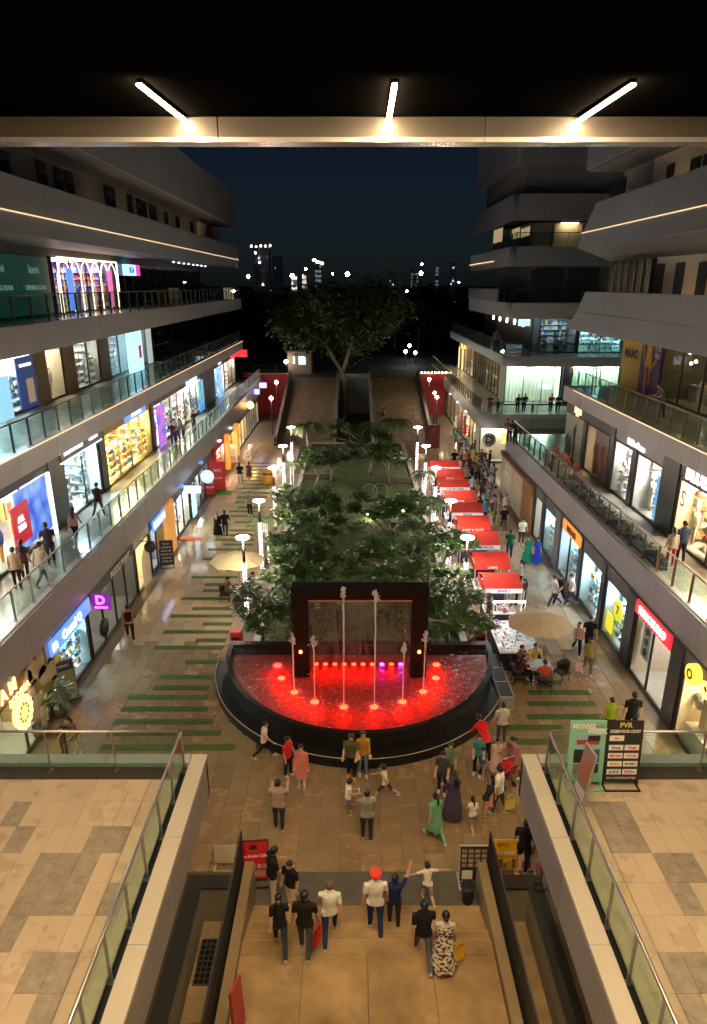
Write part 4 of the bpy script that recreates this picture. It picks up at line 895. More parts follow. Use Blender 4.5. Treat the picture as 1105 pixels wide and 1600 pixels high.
fshop(11.3, 14.4, 63.0, 0, 3.25, 'white lit ground floor wall with round black logo and yellow lantern, behind the crowd', (M_nw, 9), (0.72, 0.74, 0.68), 'plain', 'pastel', panes=1, door=False, depth=2.2, deco=deco_d)
MB().box(14.5, 25.5, 63.3, 63.5, 0, 3.3).obj('blank_wall', M_wallg, FB)
for k, (y0, y1, lb, li, wl_) in enumerate(((64.6, 70, 'narrow lit shop next to the round logo wall, ground floor of the far block', 7, (0.5, 0.42, 0.3)), (70.2, 78, 'warm ground floor shop with red banners, far block', 8, (0.55, 0.44, 0.3)),
        (78.2, 88, 'dim ground floor shop near the ramp, far block', 3, (0.3, 0.25, 0.2)), (88.2, 100, 'farthest unlit ground floor shop, far block', 0.8, (0.2, 0.18, 0.16)))):
    s = shop(1, 11.5, y0, y1, 0, 3.25, lb, (M_ww, li), wl_, 'clothes' if k < 2 else 'plain', 'mix', panes=3)
    if k == 1:
        for q in (71, 73.5): MB().box(11.2, 11.25, q, q + 0.9, 0.9, 2.8).obj('red_banner', plain((0.5, 0.08, 0.06)), s)
for k, (y0, y1, lb, li) in enumerate(((71, 80, 'dark restaurant with dim interior on the first gallery of the far block', 1.6), (80.2, 88, 'unlit glazed unit on the first gallery of the far block', 1.0), (88.2, 101, 'restaurant with golden letter sign at the far end of the far block', 4.5))):
    s = shop(1, 14.5, y0, y1, 4.5, 8.15, lb, (M_ww, li), (0.3, 0.22, 0.14), 'cafe', 'warm', panes=5)
    if k == 2:
        letters('M', 1.1, emi('golden lit letters', (1.0, 0.55, 0.03), 4, False), s, (14.35, 97.4, 7.6), (-1, 0), 0.04, 0.03); letters('cafe', 0.6, emi('golden lit letters', (1.0, 0.55, 0.03), 4, False), s, (14.35, 94.9, 7.6), (-1, 0), 0.04, 0.02)
        for q in (95.5, 98.5): MB().box(14.2, 14.3, q, q + 0.5, 4.6, 7.3).obj('lit_strip', emi('amber strip', (1.0, 0.7, 0.3), 1.6), s)
def deco_cy(t):
    MB().box(-0.1, -0.02, 0.2, 2.4, 2.55, 3.1).obj('name_sign', B_cyan, t)
fshop(21.4, 25.6, 70.2, 9.0, 12.2, 'bright cyan cold counter kiosk, second gallery of the far block', ((0.6, 0.95, 1.0), 16), (0.6, 0.78, 0.8), 'shelves', 'cool', panes=2, door=False, depth=2.5, deco=deco_cy)
fshop(17.6, 21.2, 70.2, 9.0, 12.2, 'dim kiosk with small cyan sign, second gallery of the far block', (M_cw, 2.5), (0.3, 0.32, 0.34), 'shelves', 'cool', panes=2, door=False, depth=2.5)
for k in range(5):
    Y = 74 + k * 4; MB().lathe([(0.05, 0), (0.1, 0.05), (0.1, 0.5), (0.05, 0.55)], (16.9, Y, 11.2), 8).obj('wall_lantern', emi('pale wall lantern', (1.0, 0.85, 0.65), 3.5), FB)
MB().bbox(15.9, 17.0, 71.6, 71.8, 11.4, 12.0, 0.02).obj('hanging_sign', B_cyan, FB)
for X in (15.5, 20.5, 23): MB().lathe([(0.16, 0), (0.2, 0.05), (0.2, 0.3), (0.1, 0.34)], (X, 66.6, 8.2 - 0.34), 12).obj('ceiling_lamp', emi('round ceiling lamp', (1.0, 0.97, 0.9), 16), FB)
railing('glass_balustrade', 'balustrade around the rounded corner of the first gallery, far block', [(11.35, 104, 4.55), (11.35, 63.7, 4.55), (12.0, 62.5, 4.55), (12.9, 62.2, 4.55), (25.5, 62.2, 4.55)], step=1.5, pm=M_postd)
railing('glass_balustrade', 'balustrade around the second gallery of the far block', [(13.85, 104, 9.05), (13.85, 67.0, 9.05), (15.1, 65.7, 9.05), (25.5, 65.7, 9.05)], step=1.5, pm=M_postd, hm=M_postd)
railing('glass_balustrade', 'short dark balustrade on the third floor corner of the far block', [(13.9, 71, 13.6), (14.2, 67.2, 13.6), (22, 67.2, 13.6)], step=1.5, pm=M_dark, hm=M_dark)
railing('glass_balustrade', 'short dark balustrade high on the fourth floor of the far block', [(14.0, 72, 18.2), (14.1, 66.8, 18.2), (20, 66.8, 18.2)], step=1.5, pm=M_dark, hm=M_dark)
for Y in (70, 76, 82): MB().bbox(10.95, 11.09, Y - 0.3, Y + 0.3, 3.4, 3.52, 0.02).obj('fascia_lamp', B_white, FB)

# ------------------------------------------------------------------ canopy overhead and the two foreground decks
cn = thing('entrance_canopy', 'dark canopy roof with beige front beam and three glowing line lights, overhead', 'canopy', (0, 14, 17.5))
MB().box(-13, 13, -6, 14.6, 17.895, 18.2).obj('ceiling', mat('matt black ceiling', (0.003, 0.003, 0.003), 0.95, spec=0.0), cn)
M_beam = mat('beige beam panel', (0.055, 0.047, 0.039), 0.5, nscale=1.0, namt=0.06)
xs = [-13, -2.45, 2.0, 13] if False else [-13.0, -2.42, 2.35, 13.0]
for a, b in zip(xs, xs[1:]):
    MB().bbox(a + 0.008, b - 0.008, 14.5, 14.9, 17.57, 17.89, 0.01).obj('beam_panel', M_beam, cn)
    MB().box(a + 0.006, b - 0.006, 14.46, 14.95, 17.49, 17.565).obj('beam_trim', mat('polished trim', (0.55, 0.52, 0.5), 0.25, 0.6), cn)
M_strip = emi('line light', (1.0, 0.70, 0.38), 125)
for xf, yf, xn in ((291, 191, 217), (607, 193, 617), (903, 187, 990)):
    Xf, _ = gy(xf, yf, 14.45); Xn, Yn = gz(xn, 132, 17.82)
    d = Vector((Xf - Xn, 14.45 - Yn, 0)); far = Vector((Xf, 14.45, 17.80)); near = Vector((Xn, Yn, 17.82)); un = (far - near).normalized(); sd = Vector((un.y, -un.x, 0)) * 0.036
    b = MB(); c = (far + near) / 2; b.obox(c, un * ((far - near).length / 2), sd, (0, 0, 0.012)); b.obj('line_light', M_strip, cn)
    hb = MB(); hb.obox(c + Vector((0, 0, 0.03)), un * ((far - near).length / 2), sd * 1.15, (0, 0, 0.016)); hb.obj('light_shield', M_dark, cn)  # added over the strip to keep its light off the ceiling
    f2 = near - un * 4.0; n2 = near - un * 16.5  # unseen rear strips, added and lengthened to brighten the terraces
    b = MB(); c = (f2 + n2) / 2; b.obox(c, un * ((f2 - n2).length / 2), sd * 1.6, (0, 0, 0.03)); b.obj('line_light', M_strip, cn)
# decks (first floor level) either side of the stairs
def deck(side, xin, xrail, label, grey):
    t = thing('deck', label, 'terrace', (side * 8, 10, 4.5))
    xo = side * 13.5
    MB().box(xin + side * 0.13, xo, 3.5, 14.0, 3.5, 4.46).obj('deck_slab', M_joint, t)
    MB().box(xo, side * 16.8, 3.5, 14.0, 4.3, 4.5).obj('deck_inner_floor', M_beige, t)
    # outer faces in panels
    for k, (a, b) in enumerate(((3.5, 7.6), (7.6, 10.6), (10.6, 14.15))): MB().bbox(min(xin, xin + side * 0.12), max(xin, xin + side * 0.12), a + 0.005, b - 0.005, 3.45, 4.5, 0.006).obj('edge_panel', M_fascia, t)
    cpm = mat('beige coping', (0.46, 0.425, 0.36), 0.4, nscale=1.2, namt=0.06)
    for a, b in ((3.5, 8.9), (8.9, 11.4), (11.4, 14.15)): MB().bbox(min(xin - side * 0.02, xin + side * 0.34), max(xin - side * 0.02, xin + side * 0.34), a + 0.004, b - 0.004, 4.51, 4.6, 0.01).obj('coping', cpm, t)
    for k in range(5):
        a = xin + side * (0.36 + k * 2.0); b = xin + side * (0.36 + (k + 1) * 2.0 - 0.01); MB().bbox(min(a, b), max(a, b), 13.8, 14.15, 4.48, 4.6, 0.01).obj('coping', mat('grey coping', (0.42, 0.41, 0.42), 0.4), t)
    MB().bbox(min(xin, xo), max(xin, xo), 14.0, 14.13, 3.45, 4.47, 0.006).obj('edge_panel', M_fascia, t)
    dk = mat('dark border stone', (0.05, 0.042, 0.036), 0.3)
    for k in range(8):
        a = xin + side * (0.72 + k * 1.2); b = xin + side * (0.72 + k * 1.2 + 1.19); MB().box(min(a, b), max(a, b), 13.35, 13.78, 4.46, 4.497).obj('border_tile', dk, t)
    MB().box(min(xin + side * 0.36, xin + side * 0.5), max(xin + side * 0.36, xin + side * 0.5), 3.5, 13.78, 4.46, 4.49).obj('gutter', M_black, t)
    polys = [[gz(px, py, 4.5) for px, py in pg] for pg in grey]
    def inside(p, poly):
        r = False; j = len(poly) - 1
        for i in range(len(poly)):
            if (poly[i][1] > p[1]) != (poly[j][1] > p[1]) and p[0] < (poly[j][0] - poly[i][0]) * (p[1] - poly[i][1]) / (poly[j][1] - poly[i][1]) + poly[i][0]: r = not r
            j = i
        return r
    w, l = 0.4, 0.75; x0 = xin + side * 0.72
    meA = MB().bbox(0, w - 0.004, 0, l - 0.004, 0, 0.038, 0.003); mA = meA.mesh('floor_tile', M_beige); mB = meA.mesh('floor_tile', M_grey_t)
    for i in range(24):
        xa = x0 + side * i * w; xl = xa if side > 0 else xa - w
        for j in range(11):
            y = 13.34 - (j + 1) * l
            if y < 4.5: continue
            g = any(inside((xl + w / 2, y + l / 2), p) for p in polys)
            mo('floor_tile', mB if g else mA, t, (xl - side * 8, y - 10, -0.04))
    MB().box(min(xin + side * 0.5, x0), max(xin + side * 0.5, x0), 3.5, 13.34, 4.46, 4.498).obj('edge_tile', M_beige, t)
    return t
deck(-1, -3.52, -3.95, 'beige tiled terrace with scattered grey tiles, bottom left corner',
     [[(0, 1260), (34, 1260), (32, 1273), (0, 1274)], [(36, 1286), (54, 1286), (20, 1354), (0, 1354)], [(165, 1273), (210, 1273), (183, 1340), (140, 1345), (110, 1432), (88, 1432), (76, 1476), (58, 1476), (75, 1430), (33, 1430), (0, 1485), (0, 1440), (18, 1420), (60, 1354), (112, 1354), (125, 1318), (148, 1318)],
      [(173, 1354), (190, 1354), (170, 1432), (148, 1432)], [(58, 1510), (114, 1510), (90, 1600), (20, 1600)]])
deck(1, 4.04, 4.5, 'beige tiled terrace with scattered grey tiles, bottom right corner',
     [[(932, 1266), (977, 1266), (997, 1309), (1014, 1309), (1032, 1345), (1081, 1345), (1105, 1390), (1105, 1422), (1075, 1422), (1095, 1465), (1073, 1465), (1035, 1390), (1010, 1332), (964, 1332)], [(1088, 1276), (1105, 1276), (1105, 1305)],
      [(955, 1345), (967, 1345), (1002, 1422), (985, 1422)], [(1040, 1497), (1092, 1497), (1105, 1530), (1105, 1600), (1060, 1600)]])
railing('glass_balustrade', 'glass balustrade with spigots along the edge of the left terrace', [(-3.93, 4.0, 4.49), (-3.93, 13.62, 4.49)], h=1.08, step=1.05, wide=0.06)
railing('glass_balustrade', 'glass balustrade across the front of the left terrace', [(-4.0, 13.66, 4.49), (-13.2, 13.66, 4.49)], h=1.08, step=1.55, wide=0.06)
railing('glass_balustrade', 'glass balustrade with spigots along the edge of the right terrace', [(4.46, 4.0, 4.49), (4.46, 13.62, 4.49)], h=1.08, step=1.05, wide=0.06)
railing('glass_balustrade', 'glass balustrade across the front of the right terrace', [(4.53, 13.66, 4.49), (13.4, 13.66, 4.49)], h=1.08, step=1.9, wide=0.06)

# ------------------------------------------------------------------ stairs with side walls, light wells
st = thing('stairs', 'wide tan stone stairs and landing between black railings', 'stairs', (0.3, 12, 0))
M_step = mat('worn tan stone', (0.28, 0.185, 0.085), 0.42, nscale=0.9, namt=0.42, bump=0.06, nrough=0.12)
def stained(m, col, sc, lo, hi):                         # pale dried-water stains over the stone
    nt = m.node_tree; b = nt.nodes['Principled BSDF']; L = nt.links; src = b.inputs['Base Color'].links[0].from_socket
    g = nt.nodes.new('ShaderNodeNewGeometry'); n = nt.nodes.new('ShaderNodeTexNoise'); n.inputs['Scale'].default_value = sc; n.inputs['Detail'].default_value = 9; n.inputs['Roughness'].default_value = 0.72; n.inputs['Distortion'].default_value = 0.6
    L.new(g.outputs['Position'], n.inputs['Vector']); r = nt.nodes.new('ShaderNodeMapRange'); r.inputs['From Min'].default_value = lo; r.inputs['From Max'].default_value = hi; r.inputs['To Max'].default_value = 0.55; L.new(n.outputs['Fac'], r.inputs['Value'])
    x = nt.nodes.new('ShaderNodeMix'); x.data_type = 'RGBA'; L.new(r.outputs[0], x.inputs['Factor']); L.new(src, x.inputs['A']); x.inputs['B'].default_value = (*col, 1); L.new(x.outputs['Result'], b.inputs['Base Color'])
stained(M_step, (0.46, 0.35, 0.2), 1.1, 0.56, 0.74); stained(M_tile, (0.36, 0.28, 0.19), 0.7, 0.55, 0.78); stained(M_beige, (0.36, 0.29, 0.20), 0.5, 0.55, 0.9)
for k in range(5):
    y1 = 13.81 - k * 0.38
    MB().bbox(-2.6, 3.24, y1 - 0.39, y1, k * 0.15 - 0.02, (k + 1) * 0.15, 0.006).obj('step', M_step, st)
    MB().box(-2.6, 3.24, y1 - 0.005, y1 + 0.012, (k + 1) * 0.15 - 0.03, (k + 1) * 0.15 + 0.003).obj('nosing', mat('pale nosing', (0.36, 0.25, 0.13), 0.5), st)
for j in range(4):
    for i in range(4):
        MB().bbox(-2.6 + i * 1.46, -2.6 + (i + 1) * 1.46 - 0.008, 11.9 - (j + 1) * 1.9, 11.9 - j * 1.9 - 0.008, 0.5, 0.75, 0.004).obj('landing_slab', M_step, st)
for a, b in ((-2.85, -2.605), (3.245, 3.49)):
    for y0, y1 in ((4.3, 9.4), (9.4, 14.5)): MB().bbox(a, b, y0 + 0.003, y1 - 0.003, -1.3, 0.96, 0.012).obj('side_wall', mat('tan wall', (0.21, 0.15, 0.08), 0.5, nscale=1, namt=0.15), st)
def bar_rail(label, X):
    t = thing('bar_railing', label, 'railing', (X, 10, 0))
    MB().tube([(X, 4.4, 1.75), (X, 14.7, 1.75)], 0.03, 8).obj('handrail', M_dark, t); MB().box(X - 0.02, X + 0.02, 4.4, 14.7, 0.12, 0.16).obj('bottom_rail', M_dark, t)
    me = MB().box(-0.012, 0.012, -0.02, 0.02, 0.16, 1.73).mesh('baluster', M_dark); y = 4.5
    while y < 14.7: mo('baluster', me, t, (0, y - 10, 0)); y += 0.12
bar_rail('black bar railing along the left side of the stairs', -2.93)
bar_rail('black bar railing along the right side of the stairs', 3.57)
M_pit = mat('olive plaster', (0.30, 0.27, 0.20), 0.7, nscale=1, namt=0.12); M_pitf = mat('tan well floor', (0.42, 0.30, 0.16), 0.7, nscale=1.5, namt=0.25)
for label, xa, xb, sd in (('sunken light well with floor grating, left of the stairs', -4.08, -3.0, -1), ('sunken light well with tan floor, right of the stairs', 3.64, 4.68, 1)):
    t = thing('light_well', label, 'light well', ((xa + xb) / 2, 10, -1.15))
    b = MB(); b.box(xa, xb, 4.2, 14.5, -1.3, -1.15); b.obj('well_floor', M_pitf, t)
    MB().box(xa, xb, 14.5, 14.62, -1.3, -0.01).obj('end_wall', M_pit, t)
    out = xa if sd < 0 else xb
    MB().box(out, out + sd * 0.1, 4.2, 14.62, -1.3, -0.01).obj('side_wall', M_pit, t)
    rm = mat('black rim stone', (0.035, 0.032, 0.028), 0.35)
    MB().box(out - sd * 0.02, out + sd * 0.4, 4.2, 14.95, -0.009, 0.05).obj('rim', rm, t); MB().box(xa + (0.0 if sd < 0 else 0.02), xb - (0.02 if sd < 0 else 0.0), 14.48, 14.949, -0.008, 0.049).obj('rim', rm, t)
    if sd < 0:
        for y0, y1 in ((12.6, 13.9), (10.2, 11.6)):
            g = MB(); MB().box(xa + 0.08, xb - 0.05, y0, y1, -1.148, -1.12).obj('grate_pit', M_black, t)
            for k in range(9): g.box(xa + 0.08, xb - 0.05, y0 + k * (y1 - y0) / 8 - 0.012, y0 + k * (y1 - y0) / 8 + 0.012, -1.118, -1.09)
            for k in range(8): g.box(xa + 0.08 + k * 0.13, xa + 0.1 + k * 0.13, y0, y1, -1.117, -1.088)
            g.obj('grating', M_metal, t)
    else:
        MB().bbox(5.3, 5.55, 4.2, 13.6, -0.02, 0.35, 0.02).obj('kerb_wall', M_pit, t)
# ------------------------------------------------------------------ fountain
FX, FY = 0.25, 26.2
ft = thing('fountain', 'black granite half round fountain pool glowing red with portal frame', 'fountain', (FX, FY, 0))
def arc(a, b, n=48, y=FY): return [(FX + a * math.cos(PI + PI * i / n), y + b * math.sin(PI + PI * i / n)) for i in range(n + 1)]
def band(o, i, z0, z1, m=0):                               # solid ring section between outer arc o and inner arc i
    q = MB(); n = len(o)
    q.add([(*p, z) for z in (z0, z1) for p in o] + [(*p, z) for z in (z0, z1) for p in i],
          [(k, k + 1, n + k + 1, n + k) for k in range(n - 1)] + [(n + k, n + k + 1, 3 * n + k + 1, 3 * n + k) for k in range(n - 1)] + [(2 * n + k + 1, 2 * n + k, 3 * n + k, 3 * n + k + 1) for k in range(n - 1)]
          + [(0, n, 3 * n, 2 * n), (n - 1, 3 * n - 1, 4 * n - 1, 2 * n - 1)], m)
    return q
band(arc(5.95, 6.65), arc(5.2, 5.95), -0.02, 0.34).obj('plinth', M_darkstone, ft)
band(arc(5.42, 6.22), arc(5.26, 6.06), 0.3, 1.06).obj('pool_wall', M_darkstone, ft)
band(arc(5.45, 6.25), arc(5.25, 6.05), 1.06, 1.10).obj('rim', M_darkstone, ft)
M_rope = mat('pale edge trim', (0.5, 0.46, 0.38), 0.5)
MB().tube([(*p, 0.36) for p in arc(5.93, 6.63)], 0.013, 6).obj('edge_light', M_rope, ft)
MB().box(FX - 5.43, FX + 5.43, FY - 0.02, FY + 0.32, 0, 1.1).obj('back_wall', M_darkstone, ft)
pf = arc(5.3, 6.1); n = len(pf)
MB().add([(*p, 0.62) for p in pf], [tuple(range(n))]).obj('basin_floor', mat('lamp red tinted basin', (0.36, 0.042, 0.034), 0.5, nscale=5, namt=0.45), ft)  # red of the lamp light put into the tile colour
def watermat():
    m = glassmat('pool water', (0.9, 0.82, 0.82), 0.18, 0.05); nt = m.node_tree
    g = nt.nodes.new('ShaderNodeNewGeometry'); n = nt.nodes.new('ShaderNodeTexNoise'); n.inputs['Scale'].default_value = 4.5; n.inputs['Detail'].default_value = 4; n.inputs['Roughness'].default_value = 0.6
    nt.links.new(g.outputs['Position'], n.inputs['Vector']); b = nt.nodes.new('ShaderNodeBump'); b.inputs['Strength'].default_value = 1.0; b.inputs['Distance'].default_value = 0.14
    nt.links.new(n.outputs['Fac'], b.inputs['Height'])
    for q in nt.nodes:
        if q.type in ('BSDF_GLOSSY', 'LAYER_WEIGHT'): nt.links.new(b.outputs[0], q.inputs['Normal'])
    return m
wt = MB(); nx, ny = 90, 60
def inside_p(x, y): return y <= FY - 0.1 and ((x - FX) / 4.93) ** 2 + ((y - FY) / 5.73) ** 2 < 1
rw = []
for j in range(ny + 1):
    yy = FY - 0.03 - 6.0 * j / ny; half = 5.25 * math.sqrt(max(0.0, 1 - ((yy - FY) / 6.05) ** 2))
    rw.append([(FX - half + 2 * half * i / nx, yy, 1.03 + 0.012 * math.sin(i * 0.9 + j * 0.5) * math.sin(j * 0.8 - i * 0.3) + rng.uniform(-0.006, 0.006)) for i in range(nx + 1)])
wt.add([p for r in rw for p in r], [(j * (nx + 1) + i, j * (nx + 1) + i + 1, (j + 1) * (nx + 1) + i + 1, (j + 1) * (nx + 1) + i) for j in range(ny) for i in range(nx)], 0, True)
struct(wt.obj('water', watermat(), ft))
# portal frame
M_portal = mat('dark bronze portal', (0.012, 0.009, 0.008), 0.75, nscale=1, namt=0.2, spec=0.1)
for x0, x1 in ((FX - 2.6, FX - 1.98), (FX + 1.98, FX + 2.6)): MB().bbox(x0, x1, 24.35, 25.0, 0.6, 3.98, 0.02).obj('portal_post', M_portal, ft)
MB().bbox(FX - 2.6, FX + 2.6, 24.35, 25.0, 3.982, 4.45, 0.02).obj('portal_beam', M_portal, ft)
MB().box(FX - 1.98, FX + 1.98, 24.42, 24.6, 3.88, 3.978).obj('spout_slot', mat('pale bronze', (0.40, 0.28, 0.2), 0.4), ft)
for x in (FX - 2.3, FX + 2.3): MB().lathe([(0.06, 0), (0.07, 0.03), (0.05, 0.1)], (x, 24.3, 1.75), 10).obj('portal_lamp', emi('ember lamp', (1.0, 0.2, 0.05), 3.0), ft)
M_wjet = mat('white water', (0.75, 0.72, 0.72), 0.25, spec=0.6)
wj = M_wjet.node_tree.nodes['Principled BSDF']; wj.inputs['Alpha'].default_value = 0.72; wj.inputs['Transmission Weight'].default_value = 0.25
M_wfall = mat('thin falling water', (0.8, 0.8, 0.8), 0.2); M_wfall.node_tree.nodes['Principled BSDF'].inputs['Alpha'].default_value = 0.15
b = MB()
for k in range(95):
    x = FX - 1.95 + 3.9 * k / 94 + rng.uniform(-0.012, 0.012); y = 24.5
    z = 3.88; pts = []
    while z > 1.0:
        pts.append((x + rng.uniform(-0.006, 0.006), y + rng.uniform(-0.01, 0.01), z)); z -= rng.uniform(0.3, 0.55)
        if rng.random() < 0.12 and len(pts) > 1: b.tube(pts, 0.006, 4); pts = []; z -= rng.uniform(0.1, 0.4)
    if len(pts) > 1: b.tube(pts, 0.006, 4)
tag(b.obj('water_curtain', M_wfall, ft), kind='stuff')
# underwater lamps and jets
M_lred = emi('red fountain lamp', (1.0, 0.004, 0.003), 22); M_lor = emi('orange fountain lamp', (1.0, 0.007, 0.002), 23); M_lvi = emi('violet fountain lamp', (0.85, 0.03, 0.8), 8)
lampme = {}
def flamp(px, py, m, r=0.1):
    X, Y = gz(px, py, 1.03)
    MB().lathe([(r * 0.7, 0), (r, 0.015), (r, 0.035), (r * 0.5, 0.05)], (X, Y, 1.015), 14).obj('pool_lamp', m, ft)
    return X, Y
JET = {460: 992, 492: 995, 537.5: 920, 585: 924, 629: 1006, 661.5: 988}
jl = [(434, 1040, M_lred), (440, 1060, M_lor), (460, 1082, M_lor), (492, 1097, M_lor), (537.5, 1105, M_lor), (585, 1105, M_lor), (629, 1097, M_lor), (661.5, 1081, M_lor), (681, 1060, M_lor), (682, 1039, M_lor)]
for px, py, m in jl:
    X, Y = flamp(px, py, m, 0.14 if m is M_lor else 0.17)
    if px in JET:
        _, zt = gy(px, JET[px], Y); zt -= 0.02
        j = MB(); pts = []; rs = []; nk = 14
        for k in range(nk + 1):
            f = k / nk; pts.append((X + rng.uniform(-0.008, 0.008) * f * 2, Y + rng.uniform(-0.008, 0.008), 0.95 + (zt - 0.95) * f)); rs.append(0.019 + 0.014 * f + rng.uniform(-0.003, 0.004))
        j.tube(pts, rs, 7)
        tall = zt > 3
        for k in range(60 if tall else 28):                # breaking water at the head of the jet
            dz = rng.uniform(-0.35 if tall else -0.15, 0.06); sp_ = 0.09 if tall else 0.04
            j.lathe([(0.004, -0.035), (0.027, 0), (0.004, 0.04)], (X + rng.gauss(0, sp_ * (0.4 - dz)), Y + rng.gauss(0, sp_ * 0.4), zt + dz), 6)
        j.obj('water_jet', M_wjet, ft)
        f = MB()
        for k in range(60):
            a = rng.uniform(0, 6.3); d = abs(rng.gauss(0, 0.24)) + 0.03; hh = rng.uniform(0.0, 0.1)
            f.lathe([(0.004, -0.014), (0.016, 0), (0.004, 0.016)], (X + d * math.cos(a), Y + d * math.sin(a), 0.99 + hh), 5)
        tag(f.obj('splash', M_wjet, ft), kind='stuff')
fo = MB()  # white flecks: foam, and painted glints for the weak ripple highlights
def fleck(x, y):
    if ((x - FX) / 5.2) ** 2 + ((y - FY) / 6.0) ** 2 > 1 or y > FY - 0.1: return
    a = rng.uniform(0, 6.3); l = rng.uniform(0.015, 0.06); w = rng.uniform(0.006, 0.016); d = Vector((math.cos(a), math.sin(a), 0)); e = Vector((-d.y, d.x, 0)); c = Vector((x, y, 1.052))
    fo.add([c - d * l, c - e * w + d * rng.uniform(-0.01, 0.01), c + d * l, c + e * w + Vector((0, 0, 0.01))], [(0, 1, 2, 3)])
for px, py, m in jl:
    X, Y = gz(px, py, 1.03)
    for k in range(85): d = abs(rng.gauss(0, 0.5)) + 0.12; a = rng.uniform(0, 6.3); fleck(X + d * math.cos(a), Y + d * 0.9 * math.sin(a))
for k in range(240):
    a = rng.uniform(PI * 1.02, PI * 1.38) if k % 3 else rng.uniform(PI * 1.7, PI * 1.98); f = rng.uniform(0.8, 0.985) ; fleck(FX + 5.2 * f * math.cos(a), FY + 6.0 * f * math.sin(a))
tag(fo.obj('foam_glint_flecks', M_wjet, ft), kind='stuff')
for k in range(10):
    px = 494 + k * 14.7; flamp(px, 1038, M_lvi if k in (7, 9) else M_lor, 0.085)
for label, px, py in (('red rubbish bin left of the fountain', 371, 1000), ('red rubbish bin right of the fountain', 748, 1000)):
    X, Y = gz(px, py + 16, 0.0); t = thing('litter_bin', label, 'bin', (X, Y, 0), group='red bins beside the fountain')
    MB().bbox(X - 0.24, X + 0.24, Y - 0.22, Y + 0.22, 0.05, 0.85, 0.03).obj('bin_body', M_red, t); MB().bbox(X - 0.26, X + 0.26, Y - 0.24, Y + 0.24, 0.85, 0.98, 0.05).obj('lid', mat('bright red lid', (0.6, 0.04, 0.04), 0.4), t)
    MB().box(X - 0.16, X + 0.16, Y - 0.235, Y - 0.215, 0.62, 0.74).obj('slot', M_black, t); MB().box(X - 0.2, X + 0.2, Y - 0.18, Y + 0.18, 0, 0.05).obj('foot', M_black, t)
t = thing('stone_bench', 'grey stone ledge with dark panels at the right end of the fountain', 'bench', (5.9, 25.3, 0))
MB().bbox(5.55, 6.15, 23.2, 26.6, 0, 0.45, 0.03).obj('seat', mat('grey stone ledge', (0.22, 0.22, 0.22), 0.35, nscale=2, namt=0.2), t)
for k in range(3): MB().box(5.62, 6.08, 23.3 + k * 1.1, 24.3 + k * 1.1, 0.452, 0.462).obj('inset_panel', M_black, t)

# ------------------------------------------------------------------ garden
lawn = MB(); gx0, gx1, gy0, gy1 = -4.1, 4.6, 26.6, 69.5
nx, ny = 24, 110; rr = []
for j in range(ny + 1):
    for i in range(nx + 1):
        x = gx0 + (gx1 - gx0) * i / nx; y = gy0 + (gy1 - gy0) * j / ny
        rr.append((x, y, 0.32 + 0.05 * math.sin(x * 0.9) * math.sin(y * 0.5) + rng.uniform(-0.015, 0.015)))
lawn.add(rr, [(j * (nx + 1) + i, j * (nx + 1) + i + 1, (j + 1) * (nx + 1) + i + 1, (j + 1) * (nx + 1) + i) for j in range(ny) for i in range(nx)], 0, True)
struct(lawn.obj('lawn', mat('lawn soil and grass', (0.050, 0.068, 0.016), 0.9, nscale=1.2, namt=0.5, bump=0.3)))
b = MB()
for k in range(26000):
    x = rng.uniform(gx0, gx1); y = gy0 + (gy1 - gy0) * rng.random() ** 1.2; a = rng.uniform(0, 6.3); h = rng.uniform(0.05, 0.12); dx, dy = 0.02 * math.cos(a), 0.02 * math.sin(a)
    z = 0.31 + 0.05 * math.sin(x * 0.9) * math.sin(y * 0.5)
    b.add([(x - dx, y - dy, z), (x + dx, y + dy, z), (x + rng.uniform(-0.05, 0.05), y + rng.uniform(-0.05, 0.05), z + h)], [(0, 1, 2)])
tag(b.obj('grass', mat('grass blade', (0.065, 0.12, 0.022), 0.7, nscale=0.8, namt=0.4)), 'short grass of the central lawn between the trees', 'grass', kind='stuff')
kw = thing('garden_kerb', 'low grey kerb wall around the central garden', 'kerb', (0.2, 48, 0))
M_kerb = mat('grey kerb stone', (0.30, 0.28, 0.25), 0.5, nscale=1.5, namt=0.15)
for X in (-4.4, 4.72):
    for k in range(14): MB().bbox(X - 0.02, X + 0.3, 26.5 + k * 3.08, 26.5 + (k + 1) * 3.08 - 0.012, 0, 0.5, 0.015).obj('kerb_block', M_kerb, kw)
for k in range(4): MB().bbox(-4.1 + k * 2.2, -4.1 + (k + 1) * 2.2 - 0.012, 69.5, 69.8, 0, 0.5, 0.015).obj('kerb_block', M_kerb, kw)
for x0, x1, y in ((-4.1, -1.6, 56), (1.6, 4.6, 55), (2.2, 4.6, 43.5)): MB().bbox(x0, x1, y, y + 0.35, 0.2, 0.75, 0.02).obj('planter_wall', mat('dark planter wall', (0.09, 0.075, 0.06), 0.6), kw)

